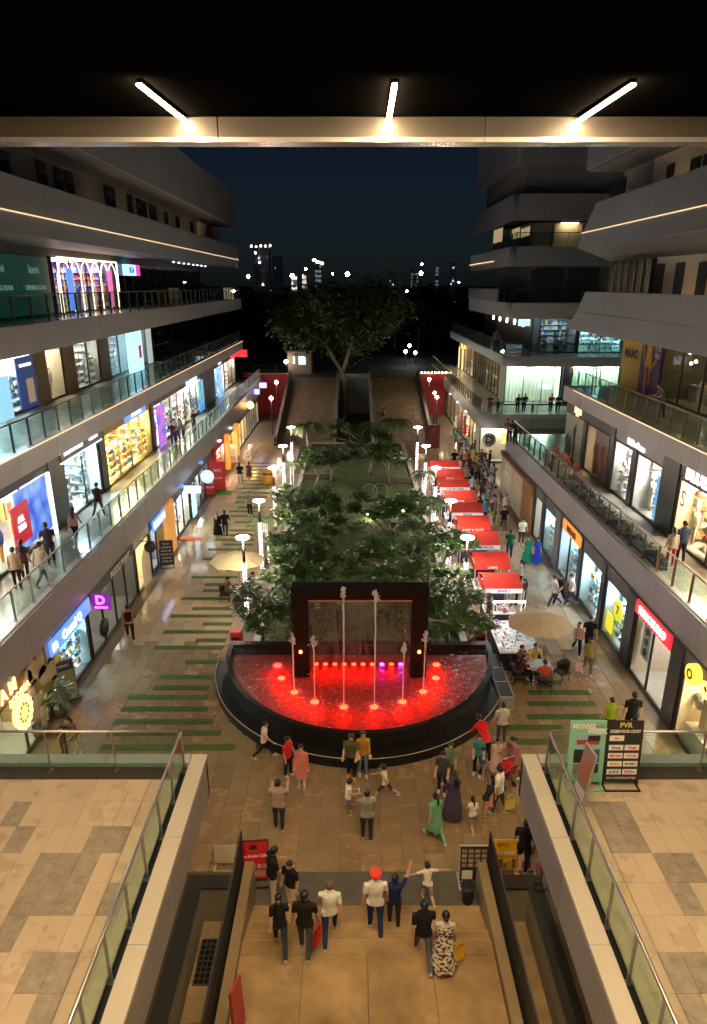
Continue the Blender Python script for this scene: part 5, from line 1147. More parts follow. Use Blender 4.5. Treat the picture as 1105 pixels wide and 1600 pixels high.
# ------------------------------------------------------------------ trees
def leafmat(name, col):
    m = mat(name, col, 0.45, nscale=0.7, namt=0.5); return m
M_leaf = leafmat('plumeria leaf', (0.055, 0.115, 0.034)); M_leaf2 = leafmat('young leaf', (0.12, 0.17, 0.035)); M_bark = mat('pale bark', (0.23, 0.19, 0.15), 0.8, nscale=3, namt=0.25)
M_flower = mat('white blossom', (0.72, 0.70, 0.62), 0.6); M_leafd = leafmat('dark broad leaf', (0.12, 0.165, 0.065))
def leaf(b, p, d, L, w, m, up=Vector((0, 0, 1))):
    s_ = d.cross(up)
    if s_.length < 1e-3: s_ = Vector((1, 0, 0))
    s_.normalize(); nrm = s_.cross(d).normalized()
    q = p + d * (L * 0.55) + nrm * (-0.02); tip = p + d * L - Vector((0, 0, L * 0.22))
    b.add([p, q + s_ * w + nrm * 0.03 * L, tip, q - s_ * w + nrm * 0.03 * L, q], [(0, 4, 1), (1, 4, 2), (0, 3, 4), (3, 2, 4)], m)
def plumeria(seed, h, spread, forks=4):
    r = random.Random(seed); tr = MB(); lv = MB(); fl = MB()
    tips = []
    def grow(p, d, L, rad, lvl):
        e = p + d * L; mid = p + d * (L * 0.5) + Vector((r.uniform(-1, 1), r.uniform(-1, 1), 0)) * 0.04 * L
        tr.tube([p, mid, e], [rad, rad * 0.88, rad * 0.75], 6)
        if lvl == forks: tips.append((e, d)); return
        n = 3 if (lvl < 2 or r.random() < 0.45) else 2
        a0 = r.uniform(0, 6.3)
        for k in range(n):
            a = a0 + 2 * PI * k / n + r.uniform(-0.4, 0.4); t = r.uniform(0.25, 0.95) * spread
            ref = Vector((math.cos(a), math.sin(a), 0)); nd = (d * math.cos(t) + ref * math.sin(t)); nd.z = max(nd.z, -0.12); nd.normalize()
            grow(e, nd, L * r.uniform(0.58, 0.92), rad * 0.66, lvl + 1)
    L0 = h * 0.27
    for k in range(r.choice((1, 2, 2))):
        grow(Vector((r.uniform(-0.1, 0.1), r.uniform(-0.1, 0.1), 0)), Vector((r.uniform(-0.3, 0.3), r.uniform(-0.3, 0.3), 1)).normalized(), L0, 0.12, 0)
    for e, d in tips:
        n = r.randint(26, 36)
        for k in range(n):
            a = 2 * PI * k * 0.382 + r.uniform(-0.2, 0.2); el = r.uniform(-0.25, 0.95)
            dd = Vector((math.cos(a) * math.cos(el), math.sin(a) * math.cos(el), math.sin(el)))
            leaf(lv, e - d * r.uniform(0, 0.4) + dd * 0.05, dd, r.uniform(0.20, 0.50), r.uniform(0.05, 0.095), 1 if r.random() < 0.08 else 0)
        if r.random() < 0.30:
            for k in range(r.randint(2, 5)):
                c = e + d * 0.1 + Vector((r.uniform(-0.12, 0.12), r.uniform(-0.12, 0.12), r.uniform(0.05, 0.2)))
                for q in range(5):
                    a = 2 * PI * q / 5; dv = Vector((math.cos(a), math.sin(a), 0.35)).normalized(); sd = Vector((-math.sin(a), math.cos(a), 0)) * 0.022
                    fl.add([c, c + dv * 0.04 + sd, c + dv * 0.075, c + dv * 0.04 - sd], [(0, 1, 2, 3)])
    return tr, lv, fl
PV = []
for sd, h, spd, fk in ((3, 4.6, 1.0, 4), (8, 4.6, 1.12, 4), (15, 4.6, 0.95, 4), (22, 4.6, 1.05, 4)):
    tr, lv, fl = plumeria(sd, h, spd, fk)
    PV.append((tr.mesh('trunk', M_bark), lv.mesh('crown', [M_leaf, M_leaf2]), fl.mesh('blossoms', M_flower)))
def ptree(i, x, y, h, label, rz, group):
    t = thing('plumeria_tree', label, 'tree', (x, y, 0.28), rz, group); sc = h / 4.6
    t.scale = (sc * 1.12, sc * 1.12, sc)
    a, b, c = PV[i % 4]; mo('trunk', a, t); mo('crown', b, t)
    if len(c.vertices): mo('blossoms', c, t)
G = 'flowering trees of the central garden'
for i, (x, y, h, lb) in enumerate(((-3.0, 28.3, 3.8, 'broad leafy tree standing just left of the fountain portal'), (-2.2, 31.2, 4.4, 'leafy tree behind the left post of the portal'), (-2.8, 33.6, 4.2, 'leafy tree beside the left beige parasol'),
        (-2.9, 36.8, 4.5, 'dark leafy tree behind the left parasol, towards the middle of the garden'), (-1.9, 39.6, 4.7, 'dark rounded tree in the middle of the garden, left of the lawn axis'), (3.1, 28.6, 4.2, 'leafy tree standing just right of the fountain portal'),
        (4.2, 27.7, 4.1, 'tree with pale yellow young leaves overhanging the stall table'), (2.3, 32.4, 4.5, 'leafy tree behind the right post of the portal'), (4.0, 33.6, 4.0, 'tree between the right lamp post and the lawn'),
        (2.2, 38.6, 4.8, 'tall dark tree in the middle of the garden, right of the lawn axis'), (3.2, 40.5, 4.2, 'leafy tree beside the third red stall'), (-3.1, 53.0, 4.0, 'far tree with white blossoms, left of the distant lawn'), (-1.9, 55.5, 4.0, 'second far tree with white blossoms, left of the distant lawn'),
        (1.4, 57.5, 5.6, 'tall far tree with white blossoms in front of the right ramp'), (2.9, 54.5, 4.2, 'far tree with white blossoms, right of the distant lawn'), (-3.4, 44.0, 3.6, 'low dark tree by the left kerb of the garden'), (-1.9, 28.0, 2.4, 'low pale shrub directly behind the portal opening, left'), (2.4, 27.9, 2.3, 'low pale shrub directly behind the portal opening, right'), (-3.6, 27.3, 2.6, 'dense shrub at the left back corner of the pool'), (-2.7, 27.2, 2.6, 'dense shrub behind the left side of the pool'), (3.6, 27.1, 2.6, 'dense shrub behind the right side of the pool'), (4.6, 26.9, 2.5, 'dense shrub at the right back corner of the pool'), (-3.3, 30.6, 3.3, 'dense small tree by the left kerb behind the pool'), (3.7, 30.6, 3.4, 'dense small tree by the right kerb behind the pool'))):
    ptree(i + (i // 4), x, y, h, lb, i * 1.37, G)
# palms
def frond(b, p, a, L, r):
    n = 9; pts = []
    for k in range(n + 1):
        f = k / n; pts.append(p + Vector((math.cos(a) * L * f * (1 - 0.18 * f), math.sin(a) * L * f * (1 - 0.18 * f), L * (0.62 * f - 0.95 * f * f))))
    b.tube(pts, [0.018 * (1 - 0.8 * k / n) for k in range(n + 1)], 4, 0, False)
    sd = Vector((-math.sin(a), math.cos(a), 0))
    for k in range(1, n * 3):
        f = k / (n * 3); i = min(int(f * n), n - 1); q = pts[i].lerp(pts[i + 1], f * n - i); d = (pts[i + 1] - pts[i]).normalized(); l = L * 0.34 * math.sin(PI * min(1, f * 0.9 + 0.12))
        for s_ in (-1, 1):
            e = q + (sd * s_ * 0.8 + d * 0.6 - Vector((0, 0, 0.35))) * l
            b.add([q - d * 0.02, q + d * 0.025, e], [(0, 1, 2)])
def palmmesh(seed, h, L):
    r = random.Random(seed); tr = MB(); fr = MB()
    tr.tube([(0, 0, 0), (r.uniform(-0.1, 0.1), r.uniform(-0.1, 0.1), h * 0.5), (0, 0, h)], [0.13, 0.09, 0.08], 8)
    for k in range(13): frond(fr, Vector((0, 0, h)), 2 * PI * k / 13 + r.uniform(-0.2, 0.2), L * r.uniform(0.8, 1.1), r)
    return tr.mesh('trunk', M_bark), fr.mesh('fronds', mat('palm leaf', (0.05, 0.075, 0.02), 0.5, nscale=1, namt=0.3))
PM = palmmesh(4, 2.6, 1.5)
M_fairy = emi('pink white fairy light', (1.0, 0.72, 0.75), 6, False)
def fairy(parent, z0, z1, r, n=170, seed=1):
    q = random.Random(seed); b = MB()
    for k in range(n):
        z = z0 + (z1 - z0) * k / n; a = k * 1.9 + q.uniform(-0.4, 0.4)
        c = Vector((r * math.cos(a), r * math.sin(a), z)); s_ = 0.014
        b.add([c + Vector((s_, 0, 0)), c + Vector((0, s_, 0)), c + Vector((-s_, 0, 0)), c + Vector((0, -s_, 0)), c + Vector((0, 0, s_)), c - Vector((0, 0, s_))], [(0, 1, 4), (1, 2, 4), (2, 3, 4), (3, 0, 4), (1, 0, 5), (2, 1, 5), (3, 2, 5), (0, 3, 5)])
    return b
fmesh = fairy(None, 0.1, 2.5, 0.12).mesh('fairy_lights', M_fairy)
for k, (x, y, lb) in enumerate(((-5.0, 38.2, 'palm wrapped in fairy lights beside the second left lamp'), (-4.6, 51.5, 'palm wrapped in fairy lights near the far left kerb'), (-4.0, 60.0, 'tall palm before the left ramp'), (5.2, 36.0, 'palm wrapped in fairy lights between two right lamps'), (5.0, 42.2, 'palm wrapped in fairy lights next to the red stalls'), (5.0, 49.0, 'far palm wrapped in fairy lights by the right kerb'), (3.6, 62.0, 'dark palm before the right ramp'))):
    t = thing('palm_tree', lb, 'tree', (x, y, 0.0), k * 0.9, 'palms along the garden kerbs'); sc = 1.0 if k not in (2, 6) else 1.5; t.scale = (sc, sc, sc)
    mo('trunk', PM[0], t); mo('fronds', PM[1], t)
    if k not in (2, 6): mo('fairy_lights', fmesh, t)
# large tree in the slot between the ramps
def bigtree():
    r = random.Random(77); tr = MB(); lv = MB(); ends = []
    def grow(p, d, L, rad, lvl):
        pts = [p]; q = p; dd = d
        for k in range(3):
            dd = (dd + Vector((r.uniform(-1, 1), r.uniform(-1, 1), r.uniform(-0.3, 0.5))) * 0.13).normalized(); q = q + dd * (L / 3); pts.append(q)
        tr.tube(pts, [rad, rad * 0.92, rad * 0.84, rad * 0.74], 8)
        if lvl >= 2: ends.append(pts[2]); ends.append(pts[2] - Vector((0, 0, 0.9)))
        if lvl == 4: ends.append(q); return
        n = 3 if lvl < 3 else 2
        a0 = r.uniform(0, 6.3)
        for k in range(n):
            a = a0 + 2 * PI * k / n + r.uniform(-0.5, 0.5); t = r.uniform(0.4, 0.85)
            nd = dd * math.cos(t) + Vector((math.cos(a), math.sin(a), 0.1)) * math.sin(t); nd.z = max(nd.z, -0.05); nd.normalize()
            grow(q, nd, L * r.uniform(0.62, 0.82), rad * 0.6, lvl + 1)
    grow(Vector((0, 0, 0)), Vector((-0.08, 0, 1)).normalized(), 5.2, 0.42, 0)
    for e in ends:
        for k in range(r.randint(85, 120)):
            c = e + Vector((r.gauss(0, 0.75), r.gauss(0, 0.75), r.gauss(-0.2, 0.75)))
            a = r.uniform(0, 6.3); el = r.uniform(-0.7, 0.6); dd = Vector((math.cos(a) * math.cos(el), math.sin(a) * math.cos(el), math.sin(el)))
            leaf(lv, c, dd, r.uniform(0.4, 0.7), r.uniform(0.15, 0.24), 0)
    return tr, lv
tr, lv = bigtree()
t = thing('shade_tree', 'very large spreading tree between the two ramps at the far end', 'tree', (-1.0, 86.5, 0), PI); t.scale = (1.0, 1.0, 1.04)
mo('trunk', tr.mesh('trunk', M_bark), t); mo('crown', lv.mesh('crown', M_leafd), t)

# ------------------------------------------------------------------ lamp posts
M_disc = emi('lamp disc', (1.0, 0.86, 0.66), 66); M_pole = mat('lamp pole', (0.12, 0.11, 0.1), 0.4, 0.6)
lp = {}
lp['pole'] = MB().lathe([(0.09, 0), (0.09, 0.1), (0.055, 0.14), (0.05, 4.0), (0.03, 4.02)], n=12).mesh('pole', M_pole)
lp['sleeve'] = MB().lathe([(0.07, 2.95), (0.075, 3.0), (0.075, 3.5), (0.05, 3.55)], n=12).mesh('collar', M_black)
lp['disc'] = MB().lathe([(0.05, 4.05), (0.22, 4.08), (0.30, 4.11), (0.31, 4.14), (0.2, 4.165), (0.04, 4.17)], n=28).mesh('lamp_disc', M_disc)
lp['fairy'] = fairy(None, 0.15, 2.9, 0.085, 230, 3).mesh('fairy_lights', M_fairy)
for side, nm in ((-5.15, 'left'), (5.3, 'right')):
    for k, Y in enumerate((31.0, 37.0, 44.4, 51.0, 58.2)):
        t = thing('lamp_post', '%s white disc lamp post wrapped in fairy lights, %s side of the garden' % (('nearest', 'second', 'third', 'fourth', 'farthest')[k], nm), 'street lamp', (side, Y, 0), group='disc lamp posts around the garden')
        mo('pole', lp['pole'], t); mo('collar', lp['sleeve'], t); mo('lamp_disc', lp['disc'], t); mo('fairy_lights', lp['fairy'], t)

# ------------------------------------------------------------------ ramps, end walls, far lights
M_brick = mat('brown ramp pavers', (0.24, 0.17, 0.10), 0.55, nscale=2.5, namt=0.25, bump=0.1)
for lb, x0, x1, sd in (('left brown paved ramp rising to the upper road', -7.8, -1.9, -1), ('right brown paved ramp rising to the upper road', 2.0, 7.9, 1)):
    t = thing('ramp', lb, 'ramp', ((x0 + x1) / 2, 80, 0))
    MB().add([(x0, 70.4, -0.02), (x1, 70.4, -0.02), (x1, 89.2, 4.42), (x0, 89.2, 4.42), (x0, 89.2, -0.5), (x1, 89.2, -0.5)], [(0, 1, 2, 3), (3, 2, 5, 4), (0, 3, 4), (1, 5, 2)]).obj('ramp_body', M_joint, t)
    sl = (4.44) / 18.8; rows = 34; pv = MB()
    for j in range(rows):
        ya = 70.4 + 18.8 * j / rows; yb = 70.4 + 18.8 * (j + 1) / rows - 0.02; za = (ya - 70.4) * sl - 0.02; zb = (yb - 70.4) * sl - 0.02; c = 9; off = 0.3 * (j % 2)
        for i in range(c):
            xa = x0 + (x1 - x0) * i / c; xb = x0 + (x1 - x0) * (i + 1) / c - 0.015
            h = 0.035 + rng.uniform(-0.004, 0.004)
            pv.add([(xa, ya, za), (xb, ya, za), (xb, yb, zb), (xa, yb, zb), (xa, ya, za + h), (xb, ya, za + h), (xb, yb, zb + h), (xa, yb, zb + h)], [(4, 5, 6, 7), (0, 1, 5, 4), (1, 2, 6, 5), (2, 3, 7, 6), (3, 0, 4, 7)], rng.randrange(3))
    tag(pv.obj('pavers', [M_brick, mat('brown ramp pavers 2', (0.27, 0.19, 0.11), 0.55, nscale=2.5, namt=0.25), mat('brown ramp pavers 3', (0.21, 0.15, 0.09), 0.55, nscale=2.5, namt=0.25)], t), kind='stuff')
    for X in (x0, x1):
        w = 0.16; e = MB(); xa, xb = (X - w, X + w)
        e.add([(xa, 70.2, 0), (xb, 70.2, 0), (xb, 70.2, 0.9), (xa, 70.2, 0.9), (xa, 89.2, 4.4), (xb, 89.2, 4.4), (xb, 89.2, 5.2), (xa, 89.2, 5.2)], [(0, 1, 2, 3), (7, 6, 5, 4), (3, 2, 6, 7), (0, 3, 7, 4), (1, 5, 6, 2)])
        e.obj('edge_wall', mat('dark ramp edge', (0.05, 0.042, 0.036), 0.5) if X * sd > 5 else M_kerb, t)
for lb, x0, x1, sd in (('red painted end wall left of the left ramp', -13.4, -8.0, -1), ('dark red painted end wall right of the right ramp, topped by small bulbs', 8.1, 11.3, 1)):
    t = thing('end_wall', lb, 'wall', ((x0 + x1) / 2, 90, 0))
    MB().box(x0, x1, 88.6, 88.8, 0, 4.9).obj('wall_face', mat('red render', (0.42, 0.03, 0.03), 0.7, nscale=1, namt=0.12), t)
    MB().box(x0, x1, 88.55, 88.85, 4.9, 5.0).obj('wall_cap', M_kerb, t)
    q = MB(); q.tube([(x0, 88.7, 5.9), (x1, 88.7, 5.9)], 0.03, 6); q.obj('top_rail', M_dark, t)
    for k in range(5): MB().box(x0 + k * (x1 - x0) / 4 - 0.02, x0 + k * (x1 - x0) / 4 + 0.02, 88.66, 88.74, 5.0, 5.9).obj('rail_post', M_dark, t)
    if sd > 0:
        for k in range(8):
            MB().lathe([(0.02, -0.1), (0.1, 0), (0.02, 0.1)], (x0 + 0.2 + k * 0.42, 88.5, 5.1 + 0.0 * k), 8).obj('bulb', emi('warm bulb', (1.0, 0.7, 0.4), 12), t)
def globe_lamp(lb, x, y, z0, h, col, s_, r=0.2, group=None):
    t = thing('globe_lamp_post', lb, 'street lamp', (x, y, z0), group=group)
    MB().tube([(x, y, z0), (x, y, z0 + h)], [0.06, 0.045], 8).obj('pole', M_dark, t)
    MB().lathe([(0.03, -r), (r * 0.8, -r * 0.5), (r, 0), (r * 0.8, r * 0.55), (0.03, r)], (x, y, z0 + h + r), 12).obj('globe', emi('globe %s %.0f' % ('_'.join('%.2f' % c for c in col), s_), col, s_), t)
for k, (px, py, Y) in enumerate(((424, 625, 76), (432, 600, 82))):
    X, Z = gy(px, py, Y); globe_lamp('%s pink globe lamp in front of the red end wall' % ('near', 'far')[k], X, Y, 0, Z, (1.0, 0.6, 0.55), 40, group='globe lamps by the red wall')
for k, (px, py, Y) in enumerate(((671, 595, 80), (679, 616, 78), (683, 623, 74))):
    X, Z = gy(px, py, Y); globe_lamp('%s small globe lamp beside the right ramp wall' % ('far', 'middle', 'near')[k], X, Y, 0, Z, (1.0, 0.8, 0.6), 55, 0.16)
for k, (px, py, Y, c) in enumerate(((453, 548, 95, (1, 0.88, 0.7)), (447, 565, 92, (1, 0.85, 0.65)), (634, 549, 101, (0.7, 1.0, 0.9)), (640, 540, 112, (1, 0.95, 0.85)), (649, 551, 104, (1, 0.9, 0.75)))):
    X, Z = gy(px, py, Y); globe_lamp(('taller road lamp beyond the left ramp', 'shorter road lamp beyond the left ramp', 'greenish road lamp beyond the right ramp', 'uppermost road lamp of the trio beyond the right ramp', 'warm road lamp of the trio beyond the right ramp')[k], X, Y, 4.45, max(0.5, Z - 4.45 - 0.25), c, 13, 0.24)
t = thing('guard_cabin', 'small guard cabin with two lit windows at the top of the left ramp', 'cabin', (-6.9, 94, 4.45))
MB().bbox(-8.4, -5.4, 93, 95.5, 4.45, 7.2, 0.03).obj('cabin_wall', plain((0.32, 0.26, 0.2)), t); MB().bbox(-8.7, -5.1, 92.7, 95.8, 7.2, 7.4, 0.03).obj('roof', M_dark, t)
MB().box(-7.0, -6.1, 92.95, 92.99, 5.6, 6.6).obj('window', emi('cabin window', (0.55, 0.8, 1.0), 2.2), t); MB().box(-7.7, -7.45, 92.95, 92.99, 5.7, 6.6).obj('window', emi('cabin window warm', (1.0, 0.9, 0.75), 1.6), t)
t = thing('retaining_wall', 'grey block wall behind the trunk of the large tree', 'wall', (0.2, 91, 0))
for k in range(4): MB().bbox(-1.8 + k * 0.95, -1.8 + (k + 1) * 0.95 - 0.01, 89.0, 89.25, 0, 4.9, 0.01).obj('wall_block', mat('pale block', (0.30, 0.31, 0.33), 0.7), t)
# dark wood beyond the road
b = MB(); q = random.Random(9)
for k in range(150):
    x = q.uniform(-130, 130); y = q.uniform(118, 240); hh = q.uniform(6, 10) * (1.0 + 0.1 * math.sin(x * 0.07)) * (y / 170) ** 0.25; rw_ = hh * 0.75
    for j in range(230):
        a = q.uniform(0, 6.3); el = math.asin(q.uniform(-0.7, 1)); rad = rw_ * q.uniform(0.75, 1.05)
        c = Vector((x + rad * math.cos(a) * math.cos(el), y + rad * math.sin(a) * math.cos(el), 4.4 + hh * 0.55 + 0.5 * hh * math.sin(el) * q.uniform(0.8, 1.05)))
        d = Vector((q.uniform(-1, 1), q.uniform(-1, 1), q.uniform(-0.6, 0.8))).normalized(); leaf(b, c, d, q.uniform(0.9, 1.8), q.uniform(0.4, 0.7), 0)
    b.tube([(x, y, 4.4), (x, y, 4.4 + hh * 0.6)], 0.25, 5, 1)
tag(b.obj('distant_wood', [mat('night foliage', (0.02, 0.028, 0.014), 0.8), M_bark]), 'dark mass of trees beyond the road', 'wood', kind='stuff')
# ------------------------------------------------------------------ night skyline
M_tow = mat('tower concrete', (0.45, 0.46, 0.48), 0.8); M_lw = emi('tower window white', (0.85, 0.95, 1.0), 1.6, False); M_lwd = emi('tower window dim', (0.6, 0.8, 0.85), 0.35, False); M_lo = emi('tower top lamp', (1.0, 0.7, 0.5), 6, False)
def tower(lb, x0, x1, ytop, ybot, Y, wins, dens, m, topl=0, seed=1):
    r = random.Random(seed); Xa, Zt = gy(x0, ytop, Y); Xb, _ = gy(x1, ytop, Y)
    t = thing('tower_block', lb, 'building', ((Xa + Xb) / 2, Y, 4.4))
    MB().box(Xa, Xb, Y, Y + abs(Xb - Xa), 4.4, Zt).obj('tower_body', M_tow, t)
    nf = max(3, int((Zt - 12) / 3.6)); nc = wins
    w = (Xb - Xa) / nc
    for f in range(nf):
        z = Zt - 3 - f * 3.6
        if z < 8: break
        for c in range(nc):
            if r.random() < dens: MB().box(Xa + (c + 0.22) * w, Xa + (c + 0.78) * w, Y - 0.3, Y - 0.05, z, z + 1.7).obj('window', m, t)
    for k in range(topl):
        xx = Xa - w * 0.6 + (Xb - Xa + w * 1.2) * k / max(1, topl - 1); MB().lathe([(0.2, -1), (1.0, 0), (0.2, 1)], (xx, Y + 1, Zt + 1.2 + r.uniform(-1, 1.5)), 8).obj('roof_lamp', M_lo, t)
tower('unfinished lit tower with a row of orange lamps on its crown', 492, 502, 412, 450, 620, 3, 0.85, M_lwd, 7, 2)
tower('slim tower with cool lit windows, right of the skyline centre', 681, 686, 416, 450, 900, 2, 0.8, M_lwd, 0, 4)
tower('dark tower with a few scattered lights, middle of the skyline', 609, 616, 424, 455, 800, 3, 0.3, M_lw, 0, 5)
tower('faint tower left of the bright floodlight on the right', 643, 647, 420, 455, 850, 2, 0.5, M_lwd, 0, 6)
tower('faint tower right of the centre with sparse windows', 649, 654, 425, 455, 820, 2, 0.5, M_lwd, 0, 7)
tower('dark tower on the left with a row of roof lights', 395, 420, 386, 455, 700, 7, 0.03, M_lw, 5, 8)
tower('low tan lit building in the skyline', 472, 479, 428, 455, 560, 3, 0.9, emi('tan window', (0.8, 0.6, 0.35), 0.5, False), 0, 9)
tower('low pale lit building below the left floodlight', 455, 464, 430, 455, 560, 3, 0.8, emi('pale window', (0.9, 0.85, 0.7), 0.7, False), 0, 10)
tower('dim tower near the right block with four lights', 705, 713, 410, 455, 900, 3, 0.12, M_lw, 0, 12)
tower('hazy dark tower left of the large tree', 425, 440, 400, 455, 900, 5, 0.02, M_lwd, 0, 13)
def flood(lb, px, py, Y, r, s_=90, col=(0.82, 0.93, 1.0)):
    X, Z = gy(px, py, Y); t = thing('floodlight_mast', lb, 'floodlight', (X, Y, 4.4), group=None)
    MB().tube([(X, Y, 4.4), (X, Y, Z)], 0.12, 5).obj('mast', M_black, t)
    MB().lathe([(0.1, -r), (r * 0.75, -r * 0.6), (r, 0), (r * 0.75, r * 0.6), (0.1, r)], (X, Y, Z), 12).obj('lamp_head', emi('floodlight %.0f %s' % (s_, '_'.join('%.2f' % c for c in col)), col, s_, False), t)
for lb, px, py, Y, r in (('bright floodlight at the left of the skyline', 388, 432, 500, 1.5), ('small floodlight above the left skyline', 399, 395, 600, 0.9), ('small lower floodlight of the left skyline', 406, 410, 600, 0.8), ('large floodlight left of the lit tower', 457, 431, 500, 1.9),
        ('bluish lamp just left of the lit tower', 478, 420, 550, 1.0), ('small floodlight right of the lit tower', 520, 428, 560, 0.9), ('large floodlight above the tree crown', 543, 428, 500, 2.0), ('large floodlight right of the tree', 658, 427, 500, 1.7), ('small floodlight over the large right one', 659, 413, 560, 1.1),
        ('low lamp in the wood right of the tree', 636, 455, 300, 0.6), ('lower lamp in the wood right of the tree', 613, 461, 300, 0.5), ('tiny lamp in the wood close to the tree', 588, 460, 300, 0.35), ('pair lamp on the wood edge near the right block', 717, 441, 400, 0.5), ('red lamp low on the left skyline', 411, 445, 400, 0.5)):
    flood(lb, px, py, Y, r * 0.7, 60 if 'red' not in lb else 20, (0.82, 0.93, 1.0) if 'red' not in lb else (1.0, 0.4, 0.35))

# ------------------------------------------------------------------ red stalls
M_can = mat('red canvas', (0.62, 0.035, 0.022), 0.75, nscale=0.8, namt=0.2, bump=0.5)
M_stw = mat('white frame', (0.6, 0.58, 0.55), 0.4, 0.3)
GOOD = [plain(c) for c in ((0.75, 0.73, 0.7), (0.12, 0.16, 0.4), (0.55, 0.12, 0.2), (0.7, 0.6, 0.4), (0.1, 0.1, 0.1), (0.5, 0.55, 0.6))]
def stall(k, x0, x1, y0, L, label, banner, btxt):
    t = thing('market_stall', label, 'stall', ((x0 + x1) / 2, y0 + L / 2, 0), group='red canopy market stalls')
    y1 = y0 + L
    # roof: pitched canvas with ridge across, small sag
    rj = random.Random(k * 7 + 1).uniform(-1, 1)
    b = MB(); n = 8; rows = []
    for j in range(n + 1):
        f = j / n; yy = y0 + L * f; zz = 2.28 + rj * 0.03 + (0.34 + 0.05 * rj) * (1 - abs(2 * f - 1.0)) ** 0.9 + (0.02 * math.sin(j * 2.1))
        rows.append([(x0 + (x1 - x0) * i / 6, yy, zz + 0.035 * math.sin(PI * i / 6) * -1 + 0.01 * math.sin(i * 3 + j)) for i in range(7)])
    b.add([p for r_ in rows for p in r_], [(j * 7 + i, j * 7 + i + 1, (j + 1) * 7 + i + 1, (j + 1) * 7 + i) for j in range(n) for i in range(6)], 0, True)
    b.obj('canopy', M_can, t)
    for xx in (x0 + 0.04, x1 - 0.04):
        for yy in (y0 + 0.04, y1 - 0.04): MB().box(xx - 0.02, xx + 0.02, yy - 0.02, yy + 0.02, 0, 2.27).obj('post', M_stw, t)
    vl = MB(); vl.box(x0, x1, y0 - 0.012, y0 + 0.012, 2.06, 2.275); vl.obj('banner', banner, t)
    if btxt: letters(btxt, 0.17, plain((0.05, 0.06, 0.2)) if banner is not M_can else plain((0.8, 0.75, 0.7)), t, ((x0 + x1) / 2, y0 - 0.02, 2.165), (0, -1), 0.004, 0.004, wmax=(x1 - x0) * 0.85)
    MB().box(x0, x0 + 0.02, y0, y1, 1.95, 2.26).obj('side_valance', M_can, t); MB().box(x1 - 0.02, x1, y0, y1, 2.02, 2.26).obj('side_valance', M_can, t)
    tb = MB(); tb.bbox(x0 + 0.15, x1 - 0.1, y0 + 0.35, y1 - 0.35, 0.82, 0.87, 0.01); tb.obj('table_top', M_white, t)
    MB().box(x0 + 0.17, x1 - 0.12, y0 + 0.37, y1 - 0.37, 0.02, 0.82).obj('table_cloth', plain((0.03, 0.03, 0.05)), t)
    g = MB(); r = random.Random(k)
    for q in range(42):
        xx = r.uniform(x0 + 0.2, x1 - 0.3); yy = r.uniform(y0 + 0.4, y1 - 0.55); g.box(xx, xx + r.uniform(0.06, 0.16), yy, yy + r.uniform(0.06, 0.16), 0.87, 0.87 + r.uniform(0.03, 0.28), r.randrange(6))
    tag(g.obj('goods', GOOD, t), kind='stuff')
    MB().tube([(x0 + 0.3, (y0 + y1) / 2, 2.1), (x1 - 0.3, (y0 + y1) / 2, 2.1)], 0.025, 6).obj('tube_light', emi('stall tube light', (0.88, 0.95, 1.0), 22), t)
    MB().box(x0 + 0.3, x1 - 0.3, (y0 + y1) / 2 - 0.04, (y0 + y1) / 2 + 0.04, 2.13, 2.16).obj('tube_holder', M_white, t)
M_bw = plain((0.70, 0.68, 0.70)); 
names = ('nearest', 'second', 'third', 'fourth', 'fifth', 'sixth', 'seventh', 'eighth', 'farthest')
y = 29.3
for k in range(9):
    f = k / 8; x0, x1 = 5.95 - 0.12 * f, 7.65 + 0.35 * f
    stall(k, x0, x1, y, 2.05, '%s red canopy market stall in the row right of the garden' % names[k], M_bw if k % 2 == 0 else M_can, ('JEWELS', 'LAMPS', 'HOME DECOR', 'ART & CRAFT', 'PRINTS', 'TOYS', 'THE GIFT SHOP', 'BOOKS', 'SNACKS')[k])
    y += 2.85
# glossy white accessory table in front of the stalls
t = thing('display_table', 'long white accessory table with crossed poles in front of the nearest stall', 'table', (6.9, 27.4, 0))
MB().bbox(6.05, 7.75, 25.9, 28.9, 0.84, 0.9, 0.02).obj('table_top', plain((0.72, 0.78, 0.78), 0.2), t); MB().box(6.08, 7.72, 25.93, 28.87, 0.02, 0.84).obj('table_cloth', plain((0.015, 0.015, 0.03)), t)
g = MB(); r = random.Random(3)
for i in range(11):
    for j in range(16):
        xx = 6.12 + i * 0.145; yy = 26.0 + j * 0.18
        if r.random() < 0.8: g.box(xx, xx + 0.1, yy, yy + 0.13, 0.9, 0.905 + r.choice((0.008, 0.015, 0.1 if j > 11 else 0.02)), r.choice((0, 0, 5, 5, 0, 2, 1, 3)))
tag(g.obj('trinkets', GOOD, t), kind='stuff')
for a, b in (((6.3, 28.6, 0.9), (6.9, 26.6, 2.0)), ((7.6, 28.8, 2.3), (6.75, 26.3, 1.0))): MB().tube([a, b], 0.022, 6).obj('pole', M_stw, t)
MB().tube([(6.2, 28.5, 2.0), (7.6, 28.5, 2.0)], 0.025, 6).obj('tube_light', emi('stall tube light', (0.88, 0.95, 1.0), 22), t)
for x in (6.2, 7.6): MB().tube([(x, 28.5, 0.88), (x, 28.5, 2.02)], 0.02, 6).obj('pole', M_stw, t)

